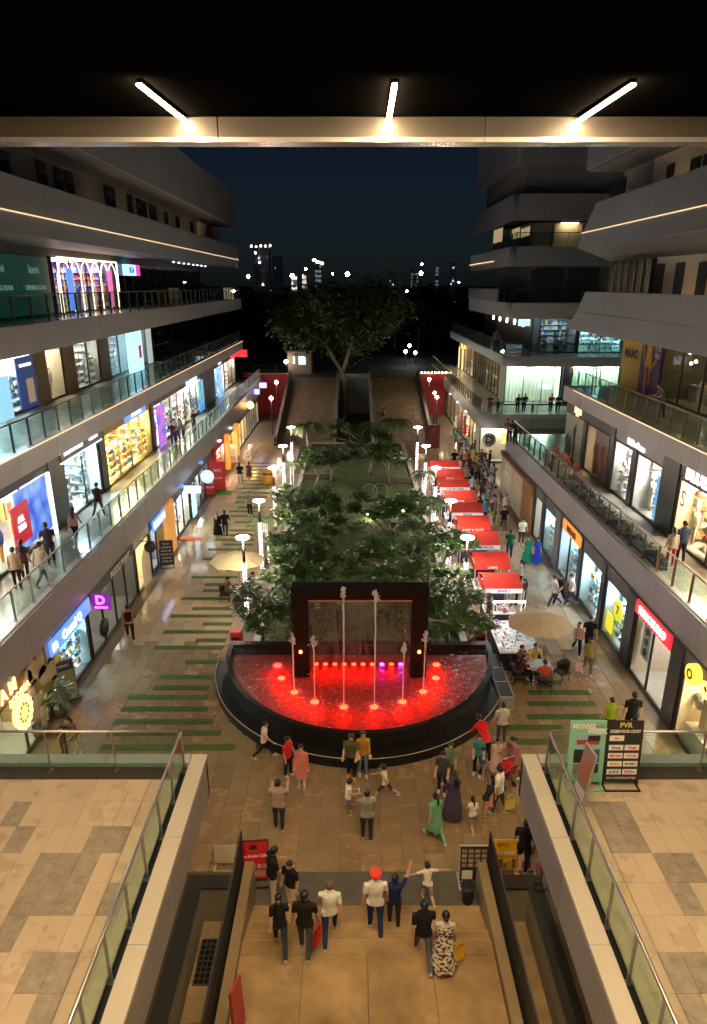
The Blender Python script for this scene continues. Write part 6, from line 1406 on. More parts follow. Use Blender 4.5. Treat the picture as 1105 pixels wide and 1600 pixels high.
# ------------------------------------------------------------------ parasols, tables, chairs
def parasol(lb, x, y, r, h, col):
    t = thing('parasol', lb, 'parasol', (x, y, 0)); n = 8
    b = MB(); vs = [(x, y, h)]; k2 = 4
    for q in range(1, k2 + 1):
        f = q / k2
        for j in range(n * 2):
            a = 2 * PI * j / (n * 2) + 0.2; rr_ = r * f * (1.0 if j % 2 == 0 else 0.93); zz = h - 0.50 * f ** 1.15 - (0.0 if j % 2 == 0 else -0.03 * f)
            vs.append((x + rr_ * math.cos(a), y + rr_ * math.sin(a), zz))
    m = n * 2; fs = [(0, 1 + j, 1 + (j + 1) % m) for j in range(m)]
    for q in range(k2 - 1): fs += [(1 + q * m + j, 1 + (q + 1) * m + j, 1 + (q + 1) * m + (j + 1) % m, 1 + q * m + (j + 1) % m) for j in range(m)]
    b.add(vs, fs); b.obj('canopy', mat('parasol cloth ' + lb[:12], col, 0.8, nscale=2, namt=0.08), t)
    MB().tube([(x, y, 0), (x, y, h + 0.08)], 0.025, 8).obj('pole', M_stw, t); MB().lathe([(0.3, 0), (0.3, 0.06), (0.05, 0.1)], (x, y, 0), 16).obj('base', M_dark, t)
    for j in range(n):
        a = 2 * PI * j / n + 0.2; MB().tube([(x, y, h - 0.05), (x + r * 0.97 * math.cos(a), y + r * 0.97 * math.sin(a), h - 0.53)], 0.009, 5).obj('rib', M_stw, t)
parasol('right beige parasol over the blue cafe table', 7.55, 25.8, 1.34, 2.75, (0.50, 0.37, 0.26))
parasol('left cream parasol beside the nearest lamp post', -5.85, 33.2, 1.4, 2.6, (0.52, 0.40, 0.22))
def cafe_table(lb, x, y, col):
    t = thing('cafe_table', lb, 'table', (x, y, 0)); MB().bbox(x - 0.45, x + 0.45, y - 0.45, y + 0.45, 0.70, 0.74, 0.01).obj('table_top', plain(col, 0.2), t)
    for dx in (-0.36, 0.36):
        for dy in (-0.36, 0.36): MB().tube([(x + dx, y + dy, 0), (x + dx, y + dy, 0.7)], 0.02, 6).obj('leg', M_dark, t)
cafe_table('pale blue square cafe table under the right parasol', 7.55, 25.2, (0.35, 0.55, 0.72))
cafe_table('dark square cafe table under the left parasol', -5.75, 33.0, (0.1, 0.09, 0.08))
def chair(lb, x, y, rz):
    t = thing('armchair', lb, 'chair', (x, y, 0), rz, 'dark woven cafe armchairs'); m = mat('dark woven resin', (0.03, 0.026, 0.022), 0.6)
    MB().bbox(-0.27, 0.27, -0.25, 0.27, 0.36, 0.44, 0.02).obj('seat', m, t, True)
    b = MB(); vs = []; n = 9
    for i in range(n + 1):
        a = PI + PI * i / n * 1.0
        for z, k in ((0.42, 0.28), (0.85 - 0.18 * abs(math.cos(a)) ** 3, 0.35)): vs.append((k * math.cos(a), k * 0.95 * math.sin(a) + 0.02, z))
    b.add(vs, [(2 * i, 2 * i + 2, 2 * i + 3, 2 * i + 1) for i in range(n)], 0, True); ob = b.obj('backrest', m, t, True)
    md = ob.modifiers.new('thick', 'SOLIDIFY'); md.thickness = 0.04
    for dx in (-0.22, 0.22):
        for dy in (-0.2, 0.22): MB().tube([(dx, dy, 0), (dx * 0.95, dy * 0.95, 0.37)], 0.018, 6).obj('leg', M_dark, t, True)
    return t
CH = [(7.55, 24.35, 0, 'woven armchair nearest the camera at the blue cafe table'), (6.65, 25.0, -PI / 2, 'woven armchair on the left of the blue cafe table'), (8.5, 25.25, PI / 2 + 0.5, 'empty woven armchair on the right of the blue cafe table'), (7.5, 26.1, PI, 'woven armchair on the far side of the blue cafe table'), (6.75, 25.8, PI + 0.9, 'woven armchair at the far left corner of the blue cafe table'),
      (-6.55, 33.0, -PI / 2, 'woven armchair left of the dark table under the left parasol'), (-5.7, 32.1, 0, 'woven armchair in front of the dark table under the left parasol'), (-5.2, 33.8, PI, 'woven armchair behind the dark table under the left parasol')]
for x, y, rz, lb in CH: chair(lb, x, y, rz)

# ------------------------------------------------------------------ free standing boards
def board(name, lb, cat, c, w, h, z0, rz, face, lean=0.12, frame=M_black, deco=None, legs=True):
    t = thing(name, lb, cat, (c[0], c[1], z0), rz)
    up = Vector((0, math.sin(lean), math.cos(lean)))
    def P(x, z, d=0.0): return Vector((x, 0, 0.12)) + up * z + Vector((0, -math.cos(lean), math.sin(lean))) * d
    b = MB(); b.obox(P(0, h / 2), (w / 2, 0, 0), Vector((0, math.cos(lean), -math.sin(lean))) * 0.02, up * (h / 2)); b.obj('frame', frame, t, True)
    b = MB(); b.obox(P(0, h / 2, 0.023), (w / 2 - 0.02, 0, 0), Vector((0, math.cos(lean), -math.sin(lean))) * 0.003, up * (h / 2 - 0.02)); b.obj('printed_face', face, t, True)
    if legs:
        b = MB(); b.box(-w / 2, w / 2, -0.22, -0.18, 0, 0.03); b.box(-w / 2, -w / 2 + 0.04, -0.2, 0.4, 0, 0.03); b.box(w / 2 - 0.04, w / 2, -0.2, 0.4, 0, 0.03); b.box(-w / 2, w / 2, 0.36, 0.4, 0, 0.03)
        b.tube([(-w / 2 + 0.02, 0.38, 0.02), P(-w / 2 + 0.02, h * 0.6, -0.02)], 0.012, 5); b.tube([(w / 2 - 0.02, 0.38, 0.02), P(w / 2 - 0.02, h * 0.6, -0.02)], 0.012, 5); b.box(-w / 2, -w / 2 + 0.03, -0.02, 0.01, 0.0, 0.14); b.box(w / 2 - 0.03, w / 2, -0.02, 0.01, 0.0, 0.14)
        b.obj('stand', frame, t, True)
    def rect(x0, x1, za, zb, m, nm='printed_block', d=0.029):
        q = MB(); q.obox(P((x0 + x1) / 2, (za + zb) / 2, d), ((x1 - x0) / 2, 0, 0), Vector((0, math.cos(lean), -math.sin(lean))) * 0.002, up * ((zb - za) / 2)); return q.obj(nm, m, t, True)
    def txt(s_, x, z, size, m, wmax=None, bold=0.0):
        me = textmesh(s_, size, 0.002, m, 'print_letters', bold=bold); o = mo('print_letters', me, t, P(x, z, 0.034)); o.rotation_euler = (PI / 2 - lean, 0, 0)
        xs = [v.co.x for v in me.vertices]; w_ = max(xs) - min(xs)
        if wmax and w_ > wmax: o.scale = (wmax / w_, 1, 1)
    if deco: deco(rect, txt, w, h)
    return t
WH = plain((0.75, 0.73, 0.68)); BK = plain((0.02, 0.02, 0.025))
def d_mov(rect, txt, w, h):
    txt('MOVIES', -0.1, h - 0.13, 0.17, WH, 0.5, 0.006); txt('of the', 0.25, h - 0.13, 0.07, BK); txt('WEEK', 0.2, h - 0.25, 0.17, WH, 0.45, 0.006)
    rect(-w * 0.36, w * 0.36, h * 0.56, h * 0.80, plain((0.25, 0.42, 0.5))); rect(-w * 0.3, w * 0.32, h * 0.62, h * 0.70, plain((0.3, 0.06, 0.05)), d=0.034); rect(0.0, w * 0.34, h * 0.68, h * 0.77, BK, d=0.036)
    rect(-w * 0.36, -0.02, h * 0.32, h * 0.54, BK); rect(0.02, w * 0.36, h * 0.32, h * 0.54, plain((0.06, 0.1, 0.3)))
    rect(-w * 0.36, -0.02, h * 0.15, h * 0.30, plain((0.2, 0.16, 0.14))); rect(0.02, w * 0.36, h * 0.15, h * 0.30, BK); rect(-w * 0.2, w * 0.2, h * 0.06, h * 0.09, plain((0.05, 0.18, 0.12)))
def d_pvr(rect, txt, w, h):
    txt('PVR', 0, h - 0.1, 0.16, plain((0.6, 0.48, 0.15)), bold=0.006); txt('SCREEN FOOD COURT', 0, h - 0.25, 0.1, WH, w * 0.85, 0.003)
    for r_ in range(5):
        for c_ in range(2):
            if r_ == 0 and c_ == 1: continue
            z = h - 0.42 - r_ * 0.2 - (0.03 if r_ else 0); x = -w * 0.22 + c_ * w * 0.44; rect(x - w * 0.2, x + w * 0.2, z - 0.06, z + 0.07, WH)
            txt(('kfc', 'CHAAYOS', 'Dosa', 'Thali', 'BIRYANI', 'WOK', 'ROLL', 'MOMO', 'JUICE', 'PIZZA')[r_ * 2 + c_], x, z, 0.09, plain(((0.5, 0.2, 0.1), (0.12, 0.12, 0.12), (0.5, 0.03, 0.03))[(r_ + c_) % 3]), w * 0.3, 0.003)
    txt('EAT UNINTERRUPTED', 0, 0.1, 0.07, WH, w * 0.8)
X, Y = gz(903, 1214, 4.5); board('poster_stand', 'mint green movie poster stand leaning at the right terrace rail', 'sign', (5.2, 13.12), 0.80, 1.5, 4.5, 0.0, plain((0.22, 0.50, 0.36)), deco=d_mov, frame=plain((0.22, 0.50, 0.36)))
board('poster_stand', 'black food court menu stand next to the mint movie poster', 'sign', (6.02, 13.12), 0.80, 1.5, 4.5, 0.0, BK, deco=d_pvr)
board('poster_stand', 'framed poster seen edge on behind the right terrace glass', 'sign', (4.86, 12.45), 0.5, 1.35, 4.5, -1.45, plain((0.2, 0.13, 0.1)), frame=plain((0.3, 0.28, 0.25)), legs=False, deco=lambda rect, txt, w, h: (rect(-w * 0.45, w * 0.45, 0.05, h * 0.3, plain((0.5, 0.45, 0.45))), rect(-w * 0.3, w * 0.3, h * 0.45, h * 0.8, plain((0.3, 0.08, 0.06)))))
def d_red(rect, txt, w, h):
    txt('The Smoke Cafe', 0, h * 0.62, 0.13, WH, w * 0.85, 0.003); rect(-0.1, 0.1, h * 0.78, h * 0.9, BK)
    for k in range(5): rect(-w * 0.4 + k * w * 0.17, -w * 0.4 + k * w * 0.17 + 0.1, h * 0.3, h * 0.4, plain(((0.5, 0.35, 0.2), (0.6, 0.5, 0.4))[k % 2]))
    rect(-0.05, 0.3, 0.1, 0.3, plain((0.4, 0.3, 0.22)))
board('poster_stand', 'red cafe poster stand at the top of the stairs, left side', 'sign', (-2.66, 14.72), 0.82, 1.2, 0, 0.1, plain((0.55, 0.015, 0.02)), deco=d_red)
board('notice_board', 'blank cream board behind the left light well', 'sign', (-3.55, 15.3), 0.6, 0.55, 0, 0, plain((0.66, 0.56, 0.4)), frame=plain((0.5, 0.42, 0.3)))
board('poster_stand', 'tall red flag sign at the bottom beside the left stair wall', 'sign', (-2.32, 10.05), 0.45, 1.3, 0.75, 1.25, plain((0.40, 0.05, 0.04)), lean=0.03, frame=plain((0.3, 0.03, 0.03)), legs=False)
def d_menu(rect, txt, w, h):
    for r_ in range(4):
        for c_ in range(4): rect(-w * 0.42 + c_ * w * 0.22, -w * 0.42 + c_ * w * 0.22 + w * 0.16, h * 0.42 + r_ * h * 0.13, h * 0.42 + r_ * h * 0.13 + h * 0.09, plain(((0.35, 0.2, 0.1), (0.3, 0.28, 0.26), (0.42, 0.3, 0.14))[(r_ + c_) % 3]))
    rect(-w * 0.4, -w * 0.05, h * 0.08, h * 0.32, plain((0.6, 0.55, 0.5)))
board('menu_board', 'dark food menu board with dish pictures at the top of the stairs, right side', 'sign', (3.22, 14.66), 0.8, 1.1, 0, 0, BK, deco=d_menu, frame=M_stw)
def d_yel(rect, txt, w, h):
    rect(-w * 0.22, w * 0.2, h * 0.80, h * 0.9, plain((0.5, 0.08, 0.03))); txt('HUNGER', 0, h * 0.85, 0.09, plain((0.7, 0.5, 0.05)), w * 0.38); txt('MAGGI & FRIES', 0, h * 0.58, 0.13, WH, w * 0.8, 0.004); txt('Mega Choco Hot Dogs', 0, h * 0.46, 0.08, BK, w * 0.8)
    for k in range(6): rect(-w * 0.46 + k * w * 0.155, -w * 0.46 + k * w * 0.155 + w * 0.14, 0.04, 0.04 + 0.18 + 0.06 * (k % 3), plain(((0.3, 0.14, 0.06), (0.45, 0.3, 0.15), (0.2, 0.09, 0.05))[k % 3]))
board('poster_stand', 'large yellow food poster behind the right light well', 'sign', (4.08, 15.08), 0.78, 0.92, 0, 0, plain((0.75, 0.44, 0.02)), deco=d_yel, frame=plain((0.7, 0.4, 0.02)))
board('poster_stand', 'pale pink dairy poster next to the yellow food poster', 'sign', (4.74, 15.05), 0.5, 0.75, 0, 0, plain((0.62, 0.48, 0.44)), frame=plain((0.6, 0.5, 0.46)), deco=lambda rect, txt, w, h: (txt('Amul', 0, h * 0.75, 0.17, plain((0.25, 0.03, 0.05)), w * 0.7, 0.006), rect(-w * 0.3, w * 0.2, 0.05, 0.28, plain((0.3, 0.06, 0.06))), txt('KOOL', -0.03, h * 0.45, 0.1, plain((0.5, 0.05, 0.08)))))
t = thing('lollipop_sign', 'round red hot offer sign on a thin stand beside the dairy poster', 'sign', (5.0, 14.55, 0))
MB().tube([(5.0, 14.55, 0), (5.0, 14.55, 1.25)], 0.02, 6).obj('pole', M_dark, t); MB().tube([(5.0, 14.57, 1.3), (5.0, 14.53, 1.3)], 0.24, 22).obj('disc', plain((0.6, 0.03, 0.05)), t); MB().lathe([(0.18, 0), (0.18, 0.03), (0.03, 0.05)], (5.0, 14.55, 0.05), 14).obj('base', M_dark, t)
letters('HOT', 0.16, WH, t, (5.0, 14.525, 1.36), (0, -1), 0.002, 0.004); letters('OFFER', 0.11, plain((0.7, 0.4, 0.2)), t, (5.0, 14.525, 1.22), (0, -1), 0.002, 0.003)
MB().lathe([(0.02, 0.0), (0.16, 0.05), (0.2, 0.2), (0.1, 0.36), (0.02, 0.4)], (5.08, 14.5, 0.62), 14).obj('printed_cutout', plain((0.5, 0.04, 0.08)), t)
t = thing('litter_bin', 'small dark bin at the foot of the menu board', 'bin', (2.98, 14.1, 0)); MB().lathe([(0.14, 0), (0.18, 0.5), (0.19, 0.52), (0.17, 0.5), (0.14, 0.1)], (2.98, 14.1, 0.0), 14).obj('bin_body', plain((0.06, 0.05, 0.045)), t); MB().lathe([(0.195, 0.5), (0.2, 0.53), (0.18, 0.54)], (2.98, 14.1, 0), 14).obj('rim', M_dark, t)
# boards along the left promenade
def d_list(rect, txt, w, h):
    for k in range(6): txt(('TEA 40', 'COFFEE 90', 'LATTE 120', 'MOCHA 140', 'ROLLS 80', 'CAKES 110')[k], 0, h * 0.86 - k * h * 0.14, 0.12, WH, w * 0.8)
X, Y = gz(262, 886); board('menu_board', 'black chalk menu board beside the orange pier, left promenade', 'sign', (X, Y), 0.8, 1.45, 0, 0.2, BK, deco=d_list)
def d_sale(rect, txt, w, h): txt('SALE', 0, h * 0.7, 0.25, WH, w * 0.8, 0.006); txt('50% OFF', 0, h * 0.42, 0.2, WH, w * 0.8, 0.004)
X, Y = gz(341, 768); board('poster_stand', 'large red sale stand on a green mat, left promenade', 'sign', (X, Y), 1.2, 2.2, 0, 0.0, plain((0.6, 0.03, 0.03)), deco=d_sale, frame=M_red)
X, Y = gz(329, 775); board('poster_stand', 'smaller red sale stand next to the large red one, left promenade', 'sign', (X, Y), 0.75, 1.3, 0, 0.0, plain((0.55, 0.03, 0.03)), deco=d_sale, frame=M_red)
X, Y = gz(342, 768); tag(MB().box(X - 1.0, X + 1.1, Y - 1.0, Y + 0.2, 0.002, 0.03).obj('door_mat', mat('green mat', (0.05, 0.22, 0.03), 0.9)), 'green mat under the large red sale stand', 'mat')
X, Y = gz(297, 842); tag(MB().lathe([(0.62, 0), (0.62, 0.012), (0.6, 0.016)], (X, Y, 0.002), 24, sx=1.2, sy=0.7).obj('door_mat', mat('orange mat', (0.5, 0.1, 0.03), 0.9)), 'round orange mat by the projecting white bar sign', 'mat')
X, Y = gz(364, 725); board('poster_stand', 'white notice stand before the amber shop, left promenade', 'sign', (X, Y), 0.9, 1.7, 0, 0, WH, frame=M_stw, deco=lambda rect, txt, w, h: [rect(-w * 0.3, w * 0.3, h * 0.2 + k * h * 0.12, h * 0.25 + k * h * 0.12, plain((0.2, 0.2, 0.2))) for k in range(5)])
X, Y = gz(108, 1092); board('menu_board', 'black and gold notice board beside the dark plant, left shops', 'sign', (X, Y), 0.8, 1.5, 0, 0.7, plain((0.20, 0.17, 0.08)), deco=lambda rect, txt, w, h: (rect(-w * 0.45, w * 0.45, h * 0.72, h * 0.96, BK), txt('MENU', 0, h * 0.85, 0.16, WH)))
# potted plants by the cafe
def potted(lb, x, y, kind):
    t = thing('potted_plant', lb, 'plant', (x, y, 0)); r = random.Random(int(x * 10) + 50)
    MB().lathe([(0.2, 0), (0.27, 0.1), (0.3, 0.45), (0.27, 0.45), (0.24, 0.38)], (x, y, 0), 16).obj('pot', plain((0.04, 0.035, 0.03)), t)
    b = MB(); st_ = MB()
    if kind == 'banana':
        for k in range(7):
            a = k * 0.95; tip = Vector((x + 0.6 * math.cos(a), y + 0.6 * math.sin(a), 1.7 + 0.12 * (k % 3))); p = Vector((x, y, 0.4)); mid = p.lerp(tip, 0.5) + Vector((0, 0, 0.25)); st_.tube([p, mid], [0.02, 0.012], 6)
            leaf(b, mid, (tip - mid).normalized(), 0.95, 0.17, 0)
    else:
        for k in range(420):
            a = r.uniform(0, 6.3); el = r.uniform(-0.2, 1.4); rr_ = r.uniform(0.2, 0.62); c = Vector((x + rr_ * math.cos(a) * math.cos(el), y + rr_ * math.sin(a) * math.cos(el), 0.75 + rr_ * 1.2 * math.sin(el))); leaf(b, c, Vector((math.cos(a), math.sin(a), r.uniform(-0.3, 0.6))).normalized(), 0.22, 0.05, 0)
        st_.tube([(x, y, 0.4), (x, y, 1.0)], 0.03, 6)
    st_.obj('stem', M_bark, t); b.obj('leaves', M_leaf2 if kind == 'banana' else M_leafd, t)
X, Y = gz(66, 1150); potted('tall bright banana leaf plant in front of the cafe medallion', X, Y, 'banana')
X, Y = gz(95, 1118); potted('dark bushy potted plant next to the black and gold board', X, Y, 'bush')
# other small street furniture
X, Y = gz(419, 756); t = thing('litter_bin', 'orange yellow barrel bin at the foot of the left ramp', 'bin', (X, Y, 0)); MB().lathe([(0.4, 0), (0.46, 0.3), (0.46, 0.9), (0.4, 1.2), (0.1, 1.25)], (X, Y, 0), 16).obj('bin_body', plain((0.65, 0.30, 0.02)), t); MB().lathe([(0.47, 0.85), (0.48, 0.95), (0.46, 0.97)], (X, Y, 0), 16).obj('band', M_dark, t)
X, Y = gz(677, 700); t = thing('kiosk_sign', 'maroon square sign box at the foot of the right ramp', 'sign', (X, Y, 0)); MB().bbox(X - 0.6, X + 0.6, Y - 0.15, Y + 0.15, 0.05, 2.3, 0.03).obj('sign_box', plain((0.12, 0.01, 0.015)), t); letters('P', 0.7, plain((0.35, 0.06, 0.06)), t, (X, Y - 0.16, 1.7), (0, -1), 0.005, 0.01); MB().box(X - 0.5, X + 0.5, Y - 0.12, Y + 0.12, 0, 0.05).obj('foot', M_dark, t)
for k, (x, y) in enumerate(((1.2, 50.5), (2.0, 50.8))):
    t = thing('ring_sculpture', ('left', 'right')[k] + ' thin white ring sculpture on the lawn', 'sculpture', (x, y, 0.3)); MB().tube([(x + 0.55 * math.cos(a), y, 0.85 + 0.55 * math.sin(a)) for a in [2 * PI * i / 28 for i in range(29)]], 0.018, 6, cap=False).obj('ring', plain((0.3, 0.28, 0.26)), t); MB().box(x - 0.15, x + 0.15, y - 0.08, y + 0.08, 0.28, 0.33).obj('foot', M_dark, t)
for k, (x, y) in enumerate(((-2.0, 49.5), (3.4, 46.5), (-2.6, 63), (1.0, 45.5))):
    t = thing('garden_spotlight', ('small garden light left on the distant lawn', 'small garden light by the right kerb', 'small garden light before the left ramp', 'small garden light in the middle of the lawn')[k], 'garden light', (x, y, 0.3)); MB().tube([(x, y, 0.25), (x, y, 0.55)], 0.02, 6).obj('stake', M_dark, t); MB().lathe([(0.02, 0), (0.09, 0.04), (0.09, 0.14), (0.02, 0.2)], (x, y, 0.55), 10).obj('lamp_head', emi('garden light', (1.0, 0.85, 0.55), 70), t)
# ------------------------------------------------------------------ people
TS = bpy.data.scenes.new('pose_bench')
BODY = {}
POSES = {  # legs: (thigh forward, knee), arms: (pitch forward, abduct, elbow), lean, head nod
 'stand': dict(L=(3, 2), R=(-3, 3), aL=(4, 8, 12), aR=(0, 8, 14), lean=1),
 'walk':  dict(L=(24, 8), R=(-20, 22), aL=(-18, 7, 14), aR=(20, 7, 24), lean=4),
 'walk2': dict(L=(-18, 24), R=(22, 6), aL=(20, 7, 22), aR=(-16, 8, 12), lean=4),
 'stride': dict(L=(34, 14), R=(-28, 30), aL=(-26, 10, 30), aR=(30, 10, 50), lean=7),
 'phone': dict(L=(3, 2), R=(-2, 2), aL=(8, 4, 70), aR=(12, 3, 74), lean=3, nod=16),
 'photo': dict(L=(2, 2), R=(-4, 4), aL=(20, 6, 96), aR=(28, 4, 98), lean=0),
 'wave':  dict(L=(4, 3), R=(-6, 5), aL=(2, 8, 12), aR=(150, 26, 10), lean=0),
 'run':   dict(L=(30, 40), R=(-26, 52), aL=(10, 74, 18), aR=(8, 78, 16), lean=10),
 'bag':   dict(L=(10, 5), R=(-12, 14), aL=(-6, 8, 10), aR=(6, 10, 6), lean=2),
 'hold':  dict(L=(4, 3), R=(-4, 4), aL=(14, 2, 62), aR=(14, 2, 62), lean=1),
 'bend':  dict(L=(14, 14), R=(-6, 10), aL=(20, 6, 22), aR=(26, 6, 20), lean=38, nod=10),
 'lean':  dict(L=(-6, 4), R=(8, 16), aL=(16, 10, 70), aR=(16, 10, 70), lean=18),
 'sit':   dict(L=(84, 86), R=(80, 84), aL=(28, 10, 58), aR=(32, 10, 62), lean=6),
}
def loft(b, rings, m=0, n=14):
    vs = []
    for c, rx, ry in rings:
        for j in range(n):
            a = 2 * PI * j / n; vs.append((c[0] + rx * math.cos(a), c[1] + ry * math.sin(a), c[2]))
    k = len(rings)
    fs = [(i * n + j, i * n + (j + 1) % n, (i + 1) * n + (j + 1) % n, (i + 1) * n + j) for i in range(k - 1) for j in range(n)] + [tuple(range(n - 1, -1, -1)), tuple((k - 1) * n + j for j in range(n))]
    b.add(vs, fs, m, True)
def body(pose, build, sleeve, legs, fine):
    key = (pose, build, sleeve, legs)
    if key in BODY: return BODY[key]
    q = POSES[pose]; b = MB(); caps = []
    f = dict(m=1.0, f=0.94, c=1.0)[build]; shw = dict(m=0.190, f=0.165, c=0.165)[build]; hips = dict(m=0.150, f=0.162, c=0.135)[build]; hs = 1.28 if build == 'c' else 1.0
    ln = R(q['lean'])
    hipc = Vector((0, 0, 0.92)); up = Vector((0, math.sin(ln), math.cos(ln)))
    def T(h): return hipc + up * h
    tor = [(-0.10, hips * 0.72, 0.095), (-0.02, hips, 0.115), (0.10, hips * 0.94, 0.112), (0.20, hips * (0.86 if build == 'f' else 0.95), 0.104), (0.36, shw * 0.92, 0.115), (0.46, shw * 0.98, 0.108), (0.525, shw * 0.72, 0.085), (0.555, 0.062, 0.062), (0.60, 0.052, 0.056)]
    loft(b, [(T(h), rx, ry) for h, rx, ry in tor])
    caps += [(T(-0.1), T(0.0), 0.13, 2), (T(0.04), T(0.50), 0.13, 1), (T(0.555), T(0.64), 0.055, 0)]
    hc = T(0.70) + Vector((0, 0.018 + 0.002 * q.get('nod', 0), -0.0010 * q.get('nod', 0)))
    # head: cranium, jaw, nose, ears
    def ellip(c, rx, ry, rz, n=12):
        loft(b, [(c + Vector((0, 0, -rz * math.cos(PI * i / 8))), max(0.004, rx * math.sin(PI * i / 8)), max(0.004, ry * math.sin(PI * i / 8))) for i in range(9)], 0, n)
    ellip(hc + Vector((0, -0.008, 0.02)), 0.074 * hs, 0.094 * hs, 0.098 * hs); ellip(hc + Vector((0, 0.022, -0.045)), 0.056 * hs, 0.066 * hs, 0.075 * hs)
    ellip(hc + Vector((0, 0.098 * hs, -0.02)), 0.014, 0.022, 0.028); 
    for s_ in (-1, 1): ellip(hc + Vector((s_ * 0.077 * hs, -0.012, -0.01)), 0.012, 0.022, 0.034)
    caps.append((hc + Vector((0, 0, -0.06)), hc + Vector((0, 0, 0.06)), 0.09, 0))
    for s_, kk in ((1, 'R'), (-1, 'L')):                   # s=+1 is the figure's right (+X when facing +Y)
        th, kn = q[kk]; a1 = R(th); a2 = R(th - kn)
        hp = hipc + Vector((s_ * 0.088, 0, -0.02)); k_ = hp + Vector((s_ * 0.008, math.sin(a1), -math.cos(a1))) * 0.42; an = k_ + Vector((0, math.sin(a2), -math.cos(a2))) * 0.40
        b.tube([hp + Vector((0, 0, 0.05)), hp.lerp(k_, 0.35), k_, k_.lerp(an, 0.35), an], [0.088, 0.082, 0.058, 0.056, 0.042], 10)
        ft_ = R(max(-20, min(35, -(th - kn)) if (th - kn) < 0 else 0))
        heel = an + Vector((0, -0.035, -0.045)); toe = an + Vector((s_ * 0.015, 0.17 * math.cos(ft_), -0.045 - 0.17 * math.sin(ft_)))
        b.tube([heel, an + Vector((0, 0.03, -0.04)), toe.lerp(an, 0.3) + Vector((0, 0, -0.022)), toe], [0.036, 0.045, 0.042, 0.03], 8)
        caps += [(hp, k_, 0.075, 2), (k_, k_.lerp(an, 0.92), 0.052, 2 if legs == 'long' else 0), (heel, toe, 0.05, 3), (an, heel, 0.05, 3)]
        p_, ab, el = q['a' + kk]; pa = R(p_); ba = R(ab)
        sh = T(0.475) + Vector((s_ * (shw - 0.012), 0, 0)); d1 = Vector((s_ * math.sin(ba), math.sin(pa) * math.cos(ba), -math.cos(pa) * math.cos(ba))); e_ = sh + d1 * 0.285
        d2 = Vector((s_ * math.sin(ba) * (0.9 if abs(ab) > 30 else -0.35 if el > 40 else 0.4), math.sin(pa + R(el)) * math.cos(ba), -math.cos(pa + R(el)) * math.cos(ba))).normalized(); w_ = e_ + d2 * 0.245
        b.tube([T(0.46) + Vector((s_ * 0.11, 0, 0)), sh, sh.lerp(e_, 0.5), e_, e_.lerp(w_, 0.35), w_], [0.06, 0.062, 0.05, 0.041, 0.042, 0.027], 9)
        caps += [(sh, sh.lerp(e_, 0.62 if sleeve == 'half' else 1.0), 0.058, 1 if sleeve != 'none' else 0), (sh.lerp(e_, 0.7), e_, 0.045, 1 if sleeve == 'full' else 0), (e_, w_.lerp(e_, 0.06), 0.04, 1 if sleeve == 'full' else 0)]
        sd = d2.cross(Vector((0, 0, 1)) if abs(d2.z) < 0.8 else Vector((0, 1, 0))).normalized(); nr = d2.cross(sd)
        pc = w_ + d2 * 0.045
        b.obox(pc, d2 * 0.045, sd * 0.036, nr * 0.014)
        for fi, (o_, l_) in enumerate(((-0.029, 0.062), (-0.010, 0.074), (0.010, 0.070), (0.029, 0.056))):
            r0 = pc + d2 * 0.04 + sd * o_; b.tube([r0, r0 + d2 * (l_ * 0.5), r0 + d2 * (l_ * 0.9) + nr * 0.015], [0.0105, 0.010, 0.008], 6)
        r0 = pc - d2 * 0.02 - sd * 0.034; b.tube([r0, r0 + (d2 - sd) * 0.03, r0 + d2 * 0.062 - sd * 0.034], [0.012, 0.011, 0.009], 6)
        caps.append((w_, pc + d2 * 0.1, 0.03, 0))
    me = b.mesh('body_src', M_black)
    o = bpy.data.objects.new('body_src', me); TS.collection.objects.link(o)
    rm = o.modifiers.new('r', 'REMESH'); rm.mode = 'VOXEL'; rm.voxel_size = 0.0125 if fine else 0.017; rm.use_smooth_shade = True
    sm = o.modifiers.new('s', 'SMOOTH'); sm.factor = 0.5; sm.iterations = 2
    vl = TS.view_layers[0]; vl.update(); dg = vl.depsgraph
    res = bpy.data.meshes.new_from_object(o.evaluated_get(dg)); res.name = 'body'
    bpy.data.objects.remove(o); bpy.data.meshes.remove(me)
    n = len(res.vertices); co = np.empty(n * 3); res.vertices.foreach_get('co', co); co = co.reshape(-1, 3)
    zmin = co[:, 2].min()
    if pose == 'sit': pass
    co[:, 2] -= zmin; res.vertices.foreach_set('co', co.ravel())
    np_ = len(res.polygons); ce = np.empty(np_ * 3); res.polygons.foreach_get('center', ce); ce = ce.reshape(-1, 3); ce[:, 2] += 0 if abs(ce[:, 2].min() - co[:, 2].min()) < 0.05 else -zmin
    best = np.full(np_, 1e9); reg = np.zeros(np_, int)
    for a, c, r_, g in caps:
        A = np.array(a) - np.array([0, 0, zmin]); C = np.array(c) - np.array([0, 0, zmin]); d = C - A; t_ = np.clip(((ce - A) @ d) / max(1e-9, d @ d), 0, 1)
        ds = np.linalg.norm(ce - (A + t_[:, None] * d), axis=1) - r_; k_ = ds < best; best[k_] = ds[k_]; reg[k_] = g
    reg[(reg == 2) & (ce[:, 2] > (0.86 if pose != 'sit' else 0.5) - zmin) & (np.abs(ce[:, 0]) < 0.2)] = 1 if pose != 'sit' else 2
    res.materials.clear()
    for k_ in range(4): res.materials.append(M_black)
    res.polygons.foreach_set('material_index', reg); res.polygons.foreach_set('use_smooth', np.ones(np_, bool)); res.update()
    top = hc - Vector((0, 0, zmin)); BODY[key] = (res, top, hs, up.copy(), T(0.5) - Vector((0, 0, zmin)), hipc - Vector((0, 0, zmin)))
    return BODY[key]
HAIR = {}
